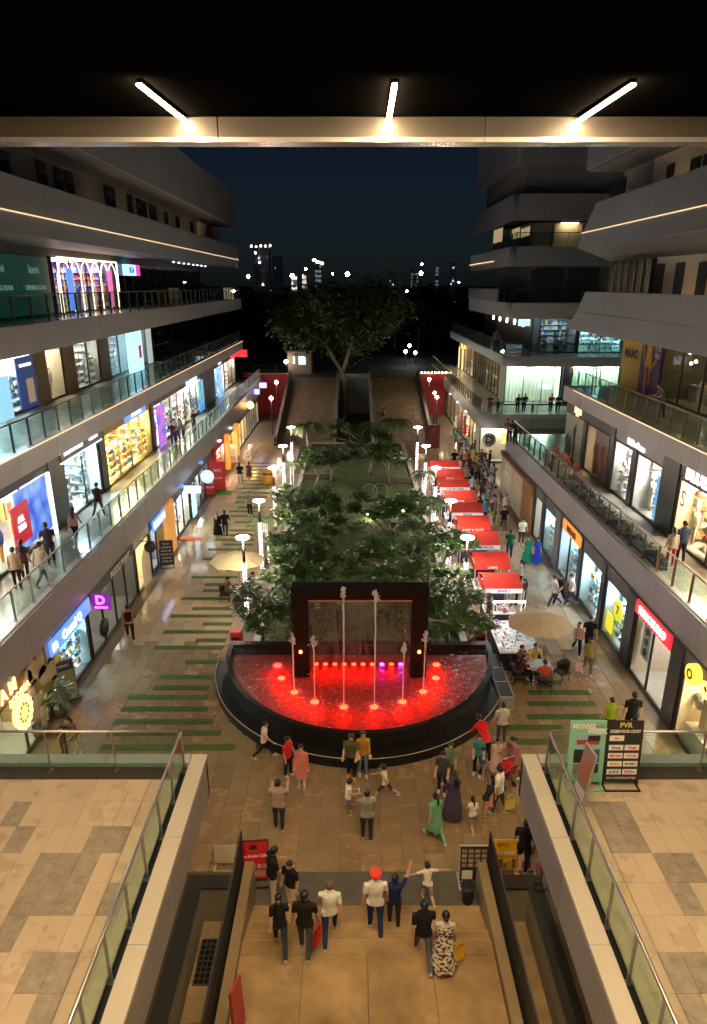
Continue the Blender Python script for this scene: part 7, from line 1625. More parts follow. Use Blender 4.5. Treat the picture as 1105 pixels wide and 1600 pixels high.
def hairmesh(style, hs):
    k = (style, hs)
    if k in HAIR: return HAIR[k]
    b = MB()
    if style == 'turban':
        loft(b, [(Vector((0, -0.01, z)), rx * hs, ry * hs) for z, rx, ry in ((0.0, 0.088, 0.105), (0.03, 0.118, 0.13), (0.075, 0.125, 0.138), (0.12, 0.10, 0.115), (0.15, 0.05, 0.06))], 0, 16)
    else:
        vs = []; n = 16; rows = 9
        for i in range(rows):
            for j in range(n):
                a = 2 * PI * j / n; back = (1 - math.sin(a)) / 2              # 0 at the face, 1 at the nape
                lo = (0.062 if style != 'bald' else 0.07) - back * (0.14 if style in ('short', 'bald') else 0.155); el = i / (rows - 1)
                z = lo + (0.135 - lo) * math.sin(el * PI / 2); rr_ = math.sqrt(max(0.0, 1 - ((z - 0.02) / 0.118) ** 2)) if abs((z - 0.02) / 0.118) < 1 else 0.02
                wv = 1 + 0.03 * math.sin(5 * a + i)
                vs.append((0.084 * hs * rr_ * math.cos(a) * wv, (0.104 * rr_ * math.sin(a) * wv - 0.008) * hs, z * hs))
        b.add(vs, [(i * n + j, i * n + (j + 1) % n, (i + 1) * n + (j + 1) % n, (i + 1) * n + j) for i in range(rows - 1) for j in range(n)] + [tuple((rows - 1) * n + j for j in range(n))], 0, True)
        if style == 'long': b.tube([(0, -0.085, 0.03), (0, -0.125, -0.1), (0, -0.15, -0.28), (0, -0.14, -0.42)], [0.075, 0.085, 0.075, 0.03], 9, sy=0.5)
        if style == 'tail': b.tube([(0, -0.1, 0.06), (0, -0.16, 0.02), (0, -0.155, -0.14), (0, -0.14, -0.26)], [0.03, 0.04, 0.035, 0.012], 8)
        if style == 'bun': b.lathe([(0.01, -0.05), (0.045, -0.02), (0.05, 0.01), (0.03, 0.04), (0.01, 0.05)], (0, -0.125, 0.03), 10)
    HAIR[k] = b.mesh('hair', M_hair); return HAIR[k]
GAR = {}
def garment(kind, build):
    k = (kind, build)
    if k in GAR: return GAR[k]
    b = MB(); n = 22; w = 0.165 if build == 'f' else 0.15
    prof = dict(kurta=[(1.40, w * 1.0, 0.115), (1.25, w * 1.06, 0.138), (1.08, w * 0.98, 0.130), (0.92, w * 1.16, 0.15), (0.7, w * 1.3, 0.18), (0.5, w * 1.42, 0.2)],
                dress=[(1.40, w * 1.0, 0.115), (1.28, w * 1.08, 0.135), (1.15, w * 1.02, 0.136), (1.05, w * 1.02, 0.134), (0.85, w * 1.3, 0.18), (0.5, w * 1.55, 0.24), (0.14, w * 1.75, 0.28)],
                skirt=[(1.04, w * 0.98, 0.13), (0.9, w * 1.2, 0.17), (0.7, w * 1.5, 0.22), (0.52, w * 1.7, 0.25)],
                shirt=[(1.36, w * 1.04, 0.122), (1.2, w * 1.06, 0.134), (1.05, w * 1.06, 0.136), (0.88, w * 1.12, 0.145), (0.80, w * 1.12, 0.146)],
                dupatta=[])[kind]
    if kind == 'dupatta':
        vs = []; m = 12
        for i in range(m + 1):
            f = i / m; z = 1.44 - 1.05 * f
            for j in range(4): vs.append((-0.14 + 0.075 * j + 0.03 * math.sin(f * 7 + j), -0.135 - 0.06 * f + 0.02 * math.sin(j * 2.2 + f * 5), z))
        b.add(vs, [(i * 4 + j, i * 4 + j + 1, (i + 1) * 4 + j + 1, (i + 1) * 4 + j) for i in range(m) for j in range(3)], 0, True)
    else:
        vs = []
        for i, (z, rx, ry) in enumerate(prof):
            fo = 0.05 * max(0, i - 2) / 3
            for j in range(n):
                a = 2 * PI * j / n; s_ = 1 + fo * math.sin(7 * a + i * 0.3); vs.append((rx * s_ * math.cos(a), ry * s_ * math.sin(a), z))
        b.add(vs, [(i * n + j, i * n + (j + 1) % n, (i + 1) * n + (j + 1) % n, (i + 1) * n + j) for i in range(len(prof) - 1) for j in range(n)], 0, True)
    GAR[k] = b.mesh(kind, M_black); return GAR[k]
def slot(o, i, m):
    o.material_slots[i].link = 'OBJECT'; o.material_slots[i].material = m
EYE = None
M_patt = None
def person(x, y, z, face, pose, build, H_, top, bot, label, hair='short', shoes=(0.5, 0.48, 0.45), sleeve='half', legs='long', gar=None, garc=None, garm=None, skin=0, hairc=None, extra=None, group=None, fine=False, seat=None):
    global EYE
    t = thing('person', label, 'person', (x, y, z), R(face), group); sc = H_ / (1.705 if build != 'c' else 1.73)
    w = dict(m=1.16, f=1.10, c=1.10)[build]
    t.scale = (sc * w, sc * w, sc)
    me, hc, hs, up, chest, hip = body(pose, build, sleeve, legs, fine)
    o = mo('body', me, t); dz = 0
    if seat is not None: dz = (seat - 0.0) / sc - (hip.z - 0.10); o.location.z = dz
    for i, m in enumerate((SKIN[skin], cloth(top), cloth(bot), cloth(shoes))): slot(o, i, m)
    hr = mo('hair', hairmesh(hair, hs), t, hc + Vector((0, 0, dz)))
    if hairc: slot(hr, 0, hairc)
    if fine and abs((face % 360) - 180) < 80:
        if EYE is None:
            b = MB()
            for s_ in (-1, 1): b.lathe([(0.002, -0.008), (0.010, 0), (0.002, 0.008)], (s_ * 0.032, 0.082, 0.005), 8)
            b.obox((0, 0.084, -0.062), (0.02, 0, 0), (0, 0.006, 0), (0, 0, 0.005), 1)
            EYE = b.mesh('face_features', [M_black, plain((0.3, 0.08, 0.07))])
        e = mo('face_features', EYE, t, hc + Vector((0, 0.0, dz))); e.scale = (hs, hs, hs)
    if gar:
        for g_ in (gar if isinstance(gar, tuple) else (gar,)):
            go = mo(g_, garment(g_, build), t); slot(go, 0, garm or cloth(garc or top))
            go.rotation_euler = (-R(POSES[pose]['lean']) * 0.6, 0, 0); go.location.z = dz + (hip.z - 0.92)
    if extra: extra(t, sc)
    return t
def held(nm, lb_, cat, x, y, z, kind, col, rz=0):
    t = thing(nm, lb_, cat, (x, y, z), rz)
    if kind == 'bag':
        b = MB(); b.add([(-0.15, -0.05, 0), (0.15, -0.05, 0), (0.15, 0.05, 0), (-0.15, 0.05, 0), (-0.18, -0.03, 0.36), (0.18, -0.03, 0.36), (0.18, 0.03, 0.36), (-0.18, 0.03, 0.36)], [(3, 2, 1, 0), (0, 1, 5, 4), (1, 2, 6, 5), (2, 3, 7, 6), (3, 0, 4, 7)]); b.obj('bag_body', cloth(col), t, True)
        for s_ in (-0.03, 0.03): MB().tube([(-0.08, s_, 0.35), (-0.05, s_, 0.5), (0.05, s_, 0.5), (0.08, s_, 0.35)], 0.01, 6).obj('handle', cloth(col), t, True)
    elif kind == 'pack':
        MB().bbox(-0.15, 0.15, -0.09, 0.09, 0, 0.42, 0.05).obj('pack_body', cloth(col), t, True); MB().bbox(-0.11, 0.11, -0.13, -0.085, 0.04, 0.22, 0.02).obj('pocket', cloth(col), t, True)
    elif kind == 'phone':
        MB().bbox(-0.04, 0.04, -0.005, 0.005, 0, 0.15, 0.004).obj('phone_case', M_black, t, True); MB().box(-0.035, 0.035, -0.007, -0.0055, 0.01, 0.14).obj('screen', emi('phone screen', (0.8, 0.9, 1.0), 1.5), t, True)
    return t
BLK = (0.012, 0.012, 0.014); NAVY = (0.02, 0.03, 0.09); JEAN = (0.045, 0.06, 0.11); WHT = (0.72, 0.69, 0.62); GRY = (0.20, 0.20, 0.20); CRM = (0.62, 0.52, 0.36); DBL = (0.035, 0.035, 0.05)
def patternmat(name, c1, c2, sc):
    if name in MC: return MC[name]
    m = bpy.data.materials.new(name); m.use_nodes = True; MC[name] = m; nt = m.node_tree; L = nt.links; b = nt.nodes['Principled BSDF']; b.inputs['Roughness'].default_value = 0.85
    tc = nt.nodes.new('ShaderNodeTexCoord'); v = nt.nodes.new('ShaderNodeTexNoise'); v.inputs['Scale'].default_value = sc; v.inputs['Detail'].default_value = 1; L.new(tc.outputs['Object'], v.inputs['Vector']); c = nt.nodes.new('ShaderNodeValToRGB')
    c.color_ramp.interpolation = 'CONSTANT'; c.color_ramp.elements[0].color = (*c1, 1); c.color_ramp.elements[1].color = (*c2, 1); c.color_ramp.elements[1].position = 0.5; L.new(v.outputs['Fac'], c.inputs[0]); L.new(c.outputs[0], b.inputs['Base Color'])
    return m
PW = patternmat('white dress print', (0.08, 0.05, 0.05), (0.68, 0.62, 0.52), 16)
def zst(y): return 0.0 if y < 1423 else min(0.75, 0.75 * (y - 1415) / 72)
def at(px, py, z=0.0): X, Y = gz(px, py, z); return X, Y, z
def pp(px, py, z, *a, **k): X, Y = gz(px, py, z); return person(X, Y, z, *a, **k)
# --- on the stairs
def step_z(Y):
    return 0.0 if Y > 13.81 else min(0.75, 0.15 * (int((13.81 - Y) / 0.38) + 1))
def ps(px, py, *a, **k):
    z = 0.0
    for _ in range(4): X, Y = gz(px, py, z); z = step_z(Y)
    return person(X, Y, z, *a, **k), X, Y, z
ps(439, 1484, 8, 'walk', 'f', 1.62, BLK, DBL, 'woman in black tee and dark jeans on the steps, leftmost', hair='long', skin=2, fine=True)
_, X, Y, Z = ps(478, 1488, -6, 'bag', 'm', 1.74, (0.016, 0.012, 0.010), (0.06, 0.065, 0.08), 'man in black tee and grey jeans carrying a red bag on the steps', fine=True)
held('shopping_bag', 'red shopping bag held by the man in black on the steps', 'bag', X + 0.27, Y + 0.0, Z + 0.32, 'bag', (0.6, 0.03, 0.03), 1.2)
ps(516, 1466, 0, 'walk2', 'm', 1.68, WHT, NAVY, 'bald man in white tee and navy trousers on the steps', hair='bald', hairc=mat('shaved hair', (0.13, 0.07, 0.04), 0.5), fine=True)
ps(427, 1408, -60, 'phone', 'm', 1.72, BLK, CRM, 'man in black tee and cream trousers standing at the head of the stairs', fine=True)
ps(456, 1420, 150, 'stand', 'm', 1.55, BLK, CRM, 'boy in black shirt facing the man in cream trousers', fine=True)
ps(586, 1455, 4, 'bag', 'm', 1.78, WHT, NAVY, 'man in white polo and red turban on the steps', hair='turban', hairc=cloth((0.80, 0.07, 0.05)), fine=True)
ps(615, 1447, 0, 'wave', 'm', 1.58, (0.018, 0.025, 0.09), (0.035, 0.022, 0.02), 'boy in navy tee raising his right arm on the steps', fine=True)
ps(667, 1408, 10, 'run', 'c', 1.22, WHT, (0.25, 0.22, 0.2), 'small child in white tee with arms spread at the head of the stairs', legs='shorts', fine=True)
ps(660, 1500, 4, 'walk', 'm', 1.70, BLK, (0.09, 0.10, 0.12), 'man in black polo with white collar on the steps', fine=True)
_, X, Y, Z = ps(692, 1515, -4, 'stand', 'f', 1.64, (0.55, 0.5, 0.42), (0.5, 0.45, 0.4), 'woman in long black and white printed dress on the steps', hair='bun', gar='dress', garm=PW, skin=1, fine=True)
held('shopping_bag', 'yellow tote held by the woman in the printed dress', 'bag', X + 0.3, Y - 0.02, Z + 0.35, 'bag', (0.75, 0.42, 0.02), 0.5)
# --- plaza between stairs and fountain
pp(437, 1297, 0, -4, 'photo', 'm', 1.74, (0.42, 0.29, 0.24), DBL, 'man in dusty pink shirt photographing the fountain', fine=True, sleeve='full')
pp(573, 1313, 0, 3, 'hold', 'm', 1.72, (0.30, 0.28, 0.24), (0.03, 0.032, 0.04), 'man in grey shirt seen from behind in the middle of the plaza', fine=True, sleeve='full')
pp(414, 1184, 0, -85, 'walk', 'm', 1.45, (0.62, 0.45, 0.42), BLK, 'boy in pale pink tee walking right below the fountain wall', fine=True)
pp(451, 1213, 0, -120, 'stand', 'm', 1.5, (0.55, 0.02, 0.03), BLK, 'boy in red tee beside the woman in coral', fine=True)
pp(472, 1231, 0, 175, 'stand', 'f', 1.62, (0.60, 0.20, 0.16), (0.66, 0.6, 0.5), 'woman in coral kurta and white trousers in front of the fountain', hair='bun', gar='kurta', skin=2, fine=True, sleeve='full')
pp(549, 1216, 0, 172, 'hold', 'm', 1.68, (0.10, 0.10, 0.045), BLK, 'person in olive tee posing against the fountain wall', fine=True, hair='long', shoes=(0.6, 0.25, 0.05))
pp(567, 1213, 0, 186, 'hold', 'f', 1.72, (0.42, 0.22, 0.03), (0.14, 0.18, 0.24), 'woman in mustard top and pale jeans leaning on the person in olive', fine=True, hair='long', sleeve='full', skin=2)
X, Y, _ = at(544, 1273); person(X, Y, 0, -70, 'phone', 'c', 1.28, WHT, (0.16, 0.15, 0.15), 'small boy in white tee looking at a phone', fine=True, shoes=(0.65, 0.4, 0.03))
held('mobile_phone', 'phone in the hands of the small boy', 'phone', X + 0.33, Y + 0.06, 0.82, 'phone', BLK, 1.4)
pp(602, 1247, 0, 80, 'stride', 'c', 1.30, (0.62, 0.54, 0.38), (0.03, 0.03, 0.05), 'boy in cream tee and dark shorts striding across the plaza', legs='shorts', fine=True, shoes=(0.6, 0.55, 0.5))
pp(690, 1240, 0, 165, 'hold', 'm', 1.55, (0.06, 0.06, 0.065), (0.03, 0.03, 0.04), 'teenager in dark grey tee standing near the pool wall', fine=True)
pp(702, 1224, 0, 150, 'stand', 'f', 1.55, (0.12, 0.22, 0.12), (0.1, 0.12, 0.1), 'girl in pale green top partly hidden behind the teenager in grey', fine=True)
pp(707, 1280, 0, 20, 'hold', 'f', 1.66, (0.055, 0.045, 0.085), (0.05, 0.04, 0.08), 'woman in long dark purple dress with black hair', hair='long', gar='dress', fine=True, sleeve='full')
pp(679, 1312, 0, 25, 'walk', 'f', 1.62, (0.14, 0.36, 0.21), (0.16, 0.38, 0.24), 'woman in mint green suit with long scarf', hair='tail', gar=('kurta', 'dupatta'), fine=True)
pp(737, 1297, 0, 12, 'walk2', 'c', 1.18, WHT, (0.2, 0.17, 0.14), 'small girl in white top and grey shorts with hairband', hair='tail', legs='shorts', fine=True)
pp(757, 1274, 0, -50, 'bend', 'c', 1.2, (0.02, 0.02, 0.02), (0.62, 0.26, 0.24), 'small girl in pink skirt reaching to the man in white', hair='short', gar='skirt', garc=(0.62, 0.26, 0.24), legs='shorts', fine=True)
X, Y, _ = at(777, 1272); person(X, Y, 0, 60, 'bag', 'm', 1.70, WHT, (0.07, 0.065, 0.05), 'man in white tee holding a yellow bag beside the right terrace', fine=True)
held('shopping_bag', 'pale yellow shopping bag carried by the man in white', 'bag', X + 0.32, Y - 0.1, 0.3, 'bag', (0.62, 0.52, 0.12), 0.4)
pp(774, 1206, 0, 178, 'stand', 'c', 1.3, (0.62, 0.42, 0.38), (0.6, 0.42, 0.38), 'girl in pale pink frock facing the camera', hair='tail', gar='dress', fine=True)
X, Y, _ = at(805, 1216); person(X, Y, 0, 110, 'lean', 'f', 1.64, (0.34, 0.13, 0.13), (0.32, 0.13, 0.14), 'woman in dusty rose suit pushing a red stroller', hair='bun', gar='kurta', fine=True, sleeve='full')
pp(745, 1212, 0, 170, 'hold', 'f', 1.58, (0.05, 0.22, 0.22), BLK, 'person in teal top holding a child beside the pool', fine=True, hair='tail')
pp(752, 1215, 0, 160, 'stand', 'c', 1.15, (0.06, 0.14, 0.32), (0.3, 0.28, 0.26), 'child in blue and teal pressed against the person in teal', fine=True, legs='shorts')
pp(756, 1190, 0, 20, 'bend', 'm', 1.66, (0.60, 0.012, 0.02), BLK, 'person in bright red jacket bending beside the pool wall', fine=True, sleeve='full')
pp(782, 1162, 0, 8, 'stand', 'm', 1.62, (0.45, 0.42, 0.34), (0.05, 0.05, 0.05), 'man in pale striped shirt near the right end of the pool', fine=True)
t = thing('stroller', 'red hooded baby stroller pushed beside the right terrace', 'stroller', (4.55, 19.4, 0)); x, y = gz(787, 1225); t.location = (x, y, 0); t.rotation_euler = (0, 0, 0.5)
b = MB(); loft(b, [(Vector((0, 0, z)), rx, ry) for z, rx, ry in ((0.42, 0.12, 0.16), (0.5, 0.2, 0.26), (0.62, 0.22, 0.3))]); b.obj('seat', cloth((0.3, 0.01, 0.02)), t, True)
b = MB(); loft(b, [(Vector((0, -0.08, z)), rx, ry) for z, rx, ry in ((0.62, 0.235, 0.22), (0.78, 0.22, 0.2), (0.9, 0.15, 0.14), (0.96, 0.04, 0.04))]); b.obj('hood', cloth((0.5, 0.015, 0.025)), t, True)
for sx in (-0.2, 0.2):
    for sy in (-0.25, 0.3):
        MB().tube([(sx - 0.015, sy, 0.1), (sx + 0.015, sy, 0.1)], 0.1, 14).obj('wheel', M_black, t, True)
    MB().tube([(sx, 0.3, 0.12), (sx, -0.1, 0.5), (sx, -0.48, 1.0)], 0.015, 6).obj('frame_bar', M_metal, t, True)
MB().tube([(-0.2, -0.48, 1.0), (0.2, -0.48, 1.0)], 0.02, 6).obj('handle', M_black, t, True)
pp(815, 1362, 0, -20, 'stand', 'm', 1.7, BLK, BLK, 'man in black standing behind the yellow food poster', skin=1)
# --- right promenade, near
pp(949, 1152, 0, 5, 'stand', 'm', 1.58, (0.22, 0.30, 0.02), BLK, 'person in lime green shirt beyond the right terrace rail')
pp(982, 1154, 0, -4, 'bag', 'm', 1.84, BLK, BLK, 'tall man in black beyond the right terrace rail')
pp(900, 1022, 0, 170, 'walk', 'f', 1.6, (0.52, 0.30, 0.26), BLK, 'woman in pink top and black trousers walking along the right shops', hair='long')
pp(917, 1018, 0, 172, 'walk2', 'm', 1.75, BLK, BLK, 'man in black tee with bag strap behind the woman in pink')
X, Y, _ = at(916, 1055); person(X, Y, 0, 184, 'bag', 'm', 1.72, (0.25, 0.20, 0.07), (0.12, 0.11, 0.1), 'man in olive yellow tee walking towards the camera by the right shops', skin=1)
held('shopping_bag', 'pink shopping bag carried by the man in olive yellow', 'bag', X - 0.36, Y - 0.05, 0.25, 'bag', (0.6, 0.33, 0.3), 0.2)
pp(864, 948, 0, 100, 'walk', 'm', 1.72, (0.55, 0.55, 0.55), JEAN, 'man in white and navy tee and jeans passing the display windows')
pp(874, 946, 0, 110, 'walk2', 'm', 1.7, BLK, BLK, 'man in black walking behind the white and navy tee')
pp(890, 946, 0, 95, 'walk', 'm', 1.74, WHT, JEAN, 'man in white shirt and blue jeans passing the display windows')
pp(823, 880, 0, 165, 'stand', 'f', 1.6, (0.01, 0.20, 0.12), (0.01, 0.2, 0.12), 'woman in emerald green saree on the right promenade', hair='bun', gar='dress')
pp(837, 882, 0, 190, 'stand', 'f', 1.6, (0.015, 0.05, 0.35), (0.02, 0.05, 0.3), 'woman in royal blue dress on the right promenade', hair='bun', gar='dress')
pp(795, 872, 0, -10, 'stand', 'm', 1.7, (0.01, 0.11, 0.05), JEAN, 'man in dark green tee and jeans beside the stalls')
pp(786, 830, 0, 176, 'walk', 'm', 1.72, BLK, (0.12, 0.10, 0.07), 'man in black tee and khaki trousers walking towards the camera')
pp(814, 851, 0, 182, 'phone', 'm', 1.7, WHT, DBL, 'man in white tee raising a phone on the right promenade')
pp(789, 806, 0, 175, 'walk2', 'f', 1.6, (0.55, 0.5, 0.48), (0.3, 0.25, 0.22), 'woman in pale top behind the man in black and khaki', hair='tail')
pp(762, 986, 0, -85, 'stand', 'm', 1.72, (0.10, 0.06, 0.06), (0.03, 0.03, 0.035), 'stall keeper in dark checked shirt beside the accessory table', gar='shirt', garm=patternmat('checked shirt', (0.03, 0.02, 0.03), (0.35, 0.25, 0.22), 22))
pp(757, 955, 0, -80, 'hold', 'm', 1.68, (0.5, 0.02, 0.03), BLK, 'stall keeper in red behind the accessory table')
pp(806, 948, 0, 90, 'hold', 'f', 1.58, (0.6, 0.58, 0.6), BLK, 'woman in white and purple at the accessory table', hair='long')
pp(817, 952, 0, 85, 'stand', 'f', 1.6, (0.05, 0.04, 0.06), BLK, 'woman in dark top with long hair leaving the accessory table', hair='long')
pp(812, 920, 0, 95, 'hold', 'f', 1.58, (0.5, 0.5, 0.52), BLK, 'woman in pale top looking into the nearest stall', hair='long')
# seated at the cafe tables
for (x, y, rz, c, c2, lb) in ((7.55, 24.42, 0, (0.55, 0.08, 0.03), (0.05, 0.05, 0.05), 'person in orange red top seated with back to the camera at the blue table'), (6.75, 25.0, -90, (0.09, 0.03, 0.04), BLK, 'woman in maroon print seated left of the blue table'), (7.5, 25.98, 180, (0.52, 0.40, 0.12), (0.2, 0.2, 0.2), 'person in yellow seated on the far side of the blue table'), (6.85, 25.8, 220, (0.12, 0.03, 0.05), BLK, 'person in dark maroon seated at the far left of the blue table'),
                              (-6.45, 33.0, -90, (0.20, 0.16, 0.12), (0.1, 0.09, 0.08), 'person in brown seated left of the table under the cream parasol'), (-5.2, 33.7, 180, (0.12, 0.11, 0.12), (0.1, 0.1, 0.1), 'person in grey seated behind the table under the cream parasol')):
    person(x, y, 0, rz, 'sit', 'f' if 'woman' in lb else 'm', 1.66, c, c2, lb, seat=0.44, hair='long' if 'woman' in lb else 'short')
# --- left promenade
X, Y, _ = at(205, 999); person(X, Y, 0, 20, 'walk', 'm', 1.72, (0.48, 0.13, 0.09), BLK, 'man in salmon tee and black trousers walking into the left shops', skin=1)
held('backpack', 'black backpack worn by the man in salmon', 'backpack', X + 0.05, Y - 0.17, 1.02, 'pack', BLK, 0.35)
pp(341, 838, 0, -10, 'stand', 'f', 1.62, BLK, BLK, 'woman in long black gown on the left promenade', hair='long', gar='dress', sleeve='full', hairc=cloth((0.5, 0.5, 0.48)))
pp(353, 838, 0, 8, 'walk', 'm', 1.76, BLK, DBL, 'man in black shirt beside the woman in the black gown', sleeve='full')
pp(391, 806, 0, 172, 'stand', 'm', 1.72, (0.20, 0.16, 0.13), BLK, 'man in grey brown shirt and black trousers on the turf stripes')
pp(376, 757, 0, 4, 'stand', 'm', 1.75, BLK, (0.5, 0.42, 0.32), 'man in black tee and beige shorts before the red sale stand', legs='shorts')
pp(390, 752, 0, -6, 'walk', 'f', 1.62, (0.14, 0.05, 0.045), (0.14, 0.06, 0.05), 'woman in maroon short dress beside the man in beige shorts', gar='kurta', legs='shorts', hair='bun')
pp(122, 1178, 0, 165, 'lean', 'f', 1.62, (0.12, 0.09, 0.08), (0.5, 0.46, 0.4), 'woman in patterned brown top and pale trousers beyond the left terrace rail', hair='long', garm=patternmat('brown print', (0.05, 0.03, 0.03), (0.3, 0.22, 0.18), 20), gar='shirt')
pp(103, 1182, 0, 190, 'stand', 'c', 1.2, (0.07, 0.05, 0.045), (0.06, 0.05, 0.05), 'child in dark clothes beside the woman in pale trousers')
# --- galleries
def gal(px, py, z, *a, **k): return pp(px, py, z, *a, **k)
gal(30, 922, 4.5, 15, 'stand', 'f', 1.64, (0.34, 0.25, 0.16), BLK, 'woman in tan top and black trousers on the left gallery', hair='bun', sleeve='full')
gal(42, 908, 4.5, 10, 'stand', 'f', 1.62, (0.06, 0.025, 0.05), BLK, 'woman in dark purple on the left gallery, next to the tan top', hair='long')
gal(69, 914, 4.5, -20, 'walk', 'm', 1.72, (0.36, 0.30, 0.22), (0.12, 0.14, 0.17), 'man in beige tee and grey jeans on the left gallery')
gal(82, 884, 4.5, 30, 'lean', 'm', 1.74, (0.02, 0.02, 0.035), (0.03, 0.03, 0.04), 'man in dark blue by the light column on the left gallery')
gal(120, 847, 4.5, 5, 'walk', 'f', 1.6, (0.36, 0.24, 0.22), BLK, 'woman in pale pink top walking past the watch shop', hair='long')
gal(156, 808, 4.5, -8, 'walk2', 'm', 1.72, (0.035, 0.03, 0.03), (0.10, 0.11, 0.13), 'man in dark tee walking past the golden toy shop')
for k, (px, py, c, lb) in enumerate(((272, 695, (0.08, 0.06, 0.06), 'person in dark top leaning on the left gallery rail by the white clothes shop'), (278, 690, (0.4, 0.38, 0.36), 'person in pale top in the group by the white clothes shop'), (288, 690, (0.35, 0.28, 0.3), 'woman in pink at the rail in the group by the white clothes shop'), (304, 676, (0.07, 0.06, 0.06), 'person in black a step away from the group by the white clothes shop'))):
    gal(px, py, 4.5, 180 - k * 40, 'lean' if k < 3 else 'stand', 'f' if k in (2,) else 'm', 1.66, c, JEAN, lb, hair='long' if k == 2 else 'short')
gal(35, 632, 9.0, 200, 'stand', 'm', 1.74, (0.3, 0.3, 0.3), (0.06, 0.07, 0.09), 'man in grey standing before the navy poster on the second gallery')
gal(1045, 886, 4.5, -10, 'stand', 'f', 1.62, (0.28, 0.26, 0.24), (0.3, 0.03, 0.03), 'woman in grey top and red trousers on the right gallery', hair='tail')
gal(1061, 880, 4.5, 10, 'stand', 'm', 1.74, (0.02, 0.03, 0.06), BLK, 'man in dark blue shirt on the right gallery beside the woman in grey')
gal(1031, 656, 9.0, 90, 'lean', 'm', 1.72, (0.14, 0.14, 0.15), (0.04, 0.045, 0.07), 'man in grey tee leaning on the second gallery rail, right side')
gal(1082, 780, 4.5, 200, 'stand', 'f', 1.6, (0.03, 0.03, 0.04), BLK, 'shop assistant in black inside the jewellery shop', hair='bun')
gal(795, 692, 4.5, 120, 'lean', 'm', 1.72, (0.06, 0.05, 0.05), BLK, 'person in dark brown leaning at the corner of the right gallery')
gal(804, 696, 4.5, 100, 'lean', 'm', 1.76, BLK, BLK, 'taller person in black leaning at the corner of the right gallery')
for k, (px, c, h_, pose, lb) in enumerate(((768, (0.2, 0.05, 0.05), 1.6, 'stand', 'person in maroon at the far gallery rail, leftmost'), (781, (0.06, 0.05, 0.05), 1.2, 'stand', 'child at the far gallery rail before the curtained store'), (812, (0.06, 0.055, 0.045), 1.68, 'lean', 'person in dark brown at the far gallery rail, left of a pair'), (822, (0.07, 0.06, 0.05), 1.75, 'lean', 'taller person at the far gallery rail, right of a pair'), (836, (0.05, 0.05, 0.06), 0.95, 'stand', 'toddler at the far gallery rail'), (864, (0.22, 0.04, 0.03), 1.72, 'lean', 'person in red at the far gallery rail'), (876, (0.10, 0.04, 0.035), 1.66, 'stand', 'person in dark red at the right end of the far gallery rail'))):
    X, _ = gy(px, 600, 62.7); person(X, 62.75, 4.5, 180, pose, 'm' if h_ > 1.3 else 'c', h_, c, BLK, lb)
for k, (px, c, lb) in enumerate(((868, (0.3, 0.3, 0.32), 'person in grey on the second gallery of the far block'), (742, (0.1, 0.1, 0.12), 'person by the dark glazing on the second gallery of the far block'), (758, (0.2, 0.2, 0.22), 'second person by the dark glazing on the second gallery of the far block'))):
    X, _ = gy(px, 545, 67.2 if k == 0 else 74); person(X if k == 0 else max(X, 14.6), 67.2 if k == 0 else 74 + k, 9.0, 180, 'stand', 'm', 1.7, c, BLK, lb)
pp(598, 657, 1.2, 178, 'walk', 'm', 1.7, (0.1, 0.1, 0.11), BLK, 'lone person walking down the right ramp')
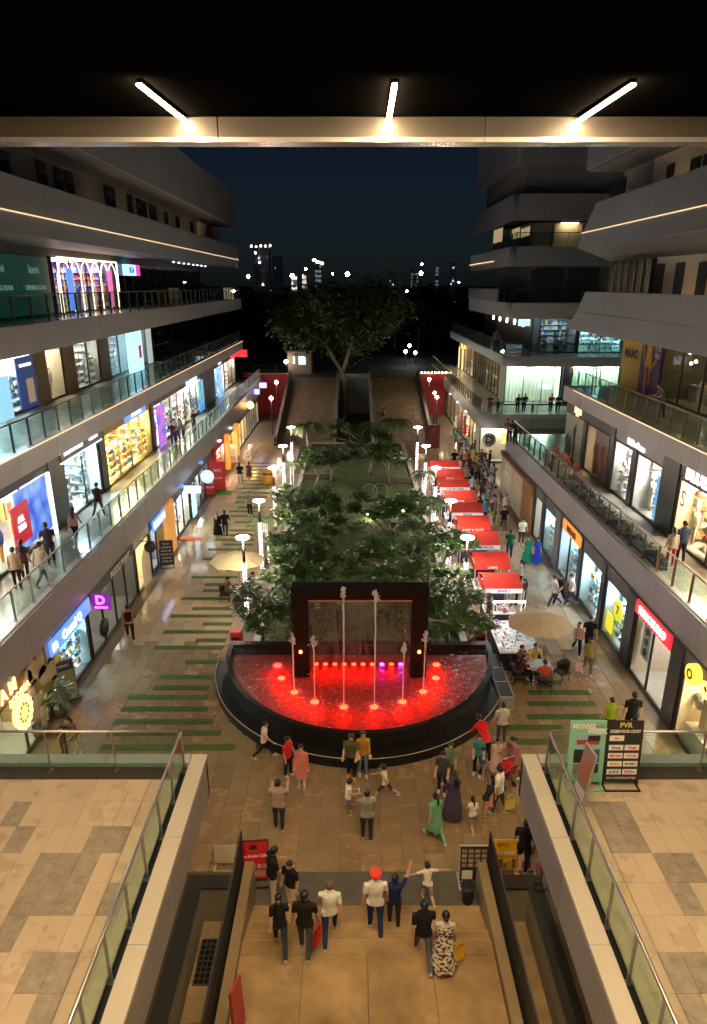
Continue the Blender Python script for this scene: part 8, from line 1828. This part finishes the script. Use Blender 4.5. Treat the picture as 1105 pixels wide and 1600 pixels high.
# --- the crowd around the stalls: each one placed from the photo
CROWD = [(761, 838, 'pale blue', (0.30, 0.42, 0.52)), (767, 826, 'yellow green', (0.38, 0.42, 0.12)), (757, 818, 'bright blue', (0.10, 0.28, 0.55)), (770, 812, 'pink', (0.45, 0.26, 0.28)), (749, 800, 'white', WHT), (762, 796, 'light blue', (0.25, 0.45, 0.62)), (772, 798, 'mauve', (0.32, 0.2, 0.24)), (748, 815, 'navy', NAVY),
         (752, 782, 'dark grey', (0.08, 0.08, 0.09)), (766, 772, 'sky blue', (0.4, 0.52, 0.6)), (758, 762, 'cream', (0.5, 0.44, 0.34)), (741, 768, 'charcoal', (0.05, 0.05, 0.06)), (746, 755, 'brown', (0.16, 0.09, 0.06)), (736, 760, 'deep navy', (0.025, 0.03, 0.06)), (727, 762, 'sand', (0.4, 0.34, 0.24)), (720, 752, 'silver', (0.4, 0.4, 0.42)),
         (716, 745, 'off white', (0.6, 0.58, 0.55)), (732, 742, 'maroon', (0.2, 0.04, 0.05)), (744, 736, 'peach', (0.5, 0.3, 0.2)), (756, 740, 'grey check', (0.24, 0.24, 0.26)), (752, 730, 'dusky red', (0.3, 0.08, 0.08)), (764, 735, 'black', BLK), (731, 722, 'chalk white', (0.66, 0.64, 0.6)), (721, 724, 'stone grey', (0.3, 0.29, 0.27)), (709, 733, 'jet black', (0.01, 0.01, 0.012)), (741, 716, 'rust', (0.32, 0.12, 0.05)), (762, 716, 'plum', (0.14, 0.05, 0.1)), (713, 700, 'teal', (0.05, 0.2, 0.22)), (737, 690, 'ash', (0.18, 0.18, 0.19)), (709, 680, 'white striped', (0.5, 0.48, 0.46)), (748, 745, 'olive', (0.14, 0.14, 0.06)), (739, 728, 'lemon', (0.55, 0.48, 0.15)), (760, 752, 'steel blue', (0.16, 0.24, 0.34)), (727, 733, 'coral', (0.5, 0.18, 0.14)), (752, 716, 'ivory', (0.6, 0.56, 0.46)), (718, 716, 'slate', (0.12, 0.13, 0.15)), (744, 704, 'cherry red', (0.4, 0.03, 0.04)), (729, 706, 'denim blue', (0.08, 0.12, 0.24)), (770, 758, 'lilac', (0.36, 0.28, 0.42)), (754, 806, 'mint', (0.25, 0.42, 0.32)), (764, 784, 'tan', (0.3, 0.22, 0.14)), (737, 778, 'powder blue', (0.34, 0.42, 0.5))]
r = random.Random(21)
for k, (px, py, cn_, c) in enumerate(CROWD):
    X, Y = gz(px, py); fem = k % 3 == 1
    person(X, Y, 0, r.choice((0, 20, 170, 190, 80, -90, 100, -20)), r.choice(('stand', 'walk', 'hold', 'walk2', 'phone', 'bag')), 'f' if fem else 'm', r.uniform(1.55, 1.78), c, r.choice((BLK, JEAN, DBL, (0.1, 0.08, 0.06))), '%s in %s top in the crowd beside the red stalls' % ('woman' if fem else 'person', cn_), hair='long' if fem else 'short', gar='kurta' if (fem and k % 2) else None, skin=k % 3, group='crowd by the stalls')
bpy.data.scenes.remove(TS)
print('objects', len(bpy.data.objects), 'tris', sum(len(m.loop_triangles) if False else len(m.polygons) for m in bpy.data.meshes))
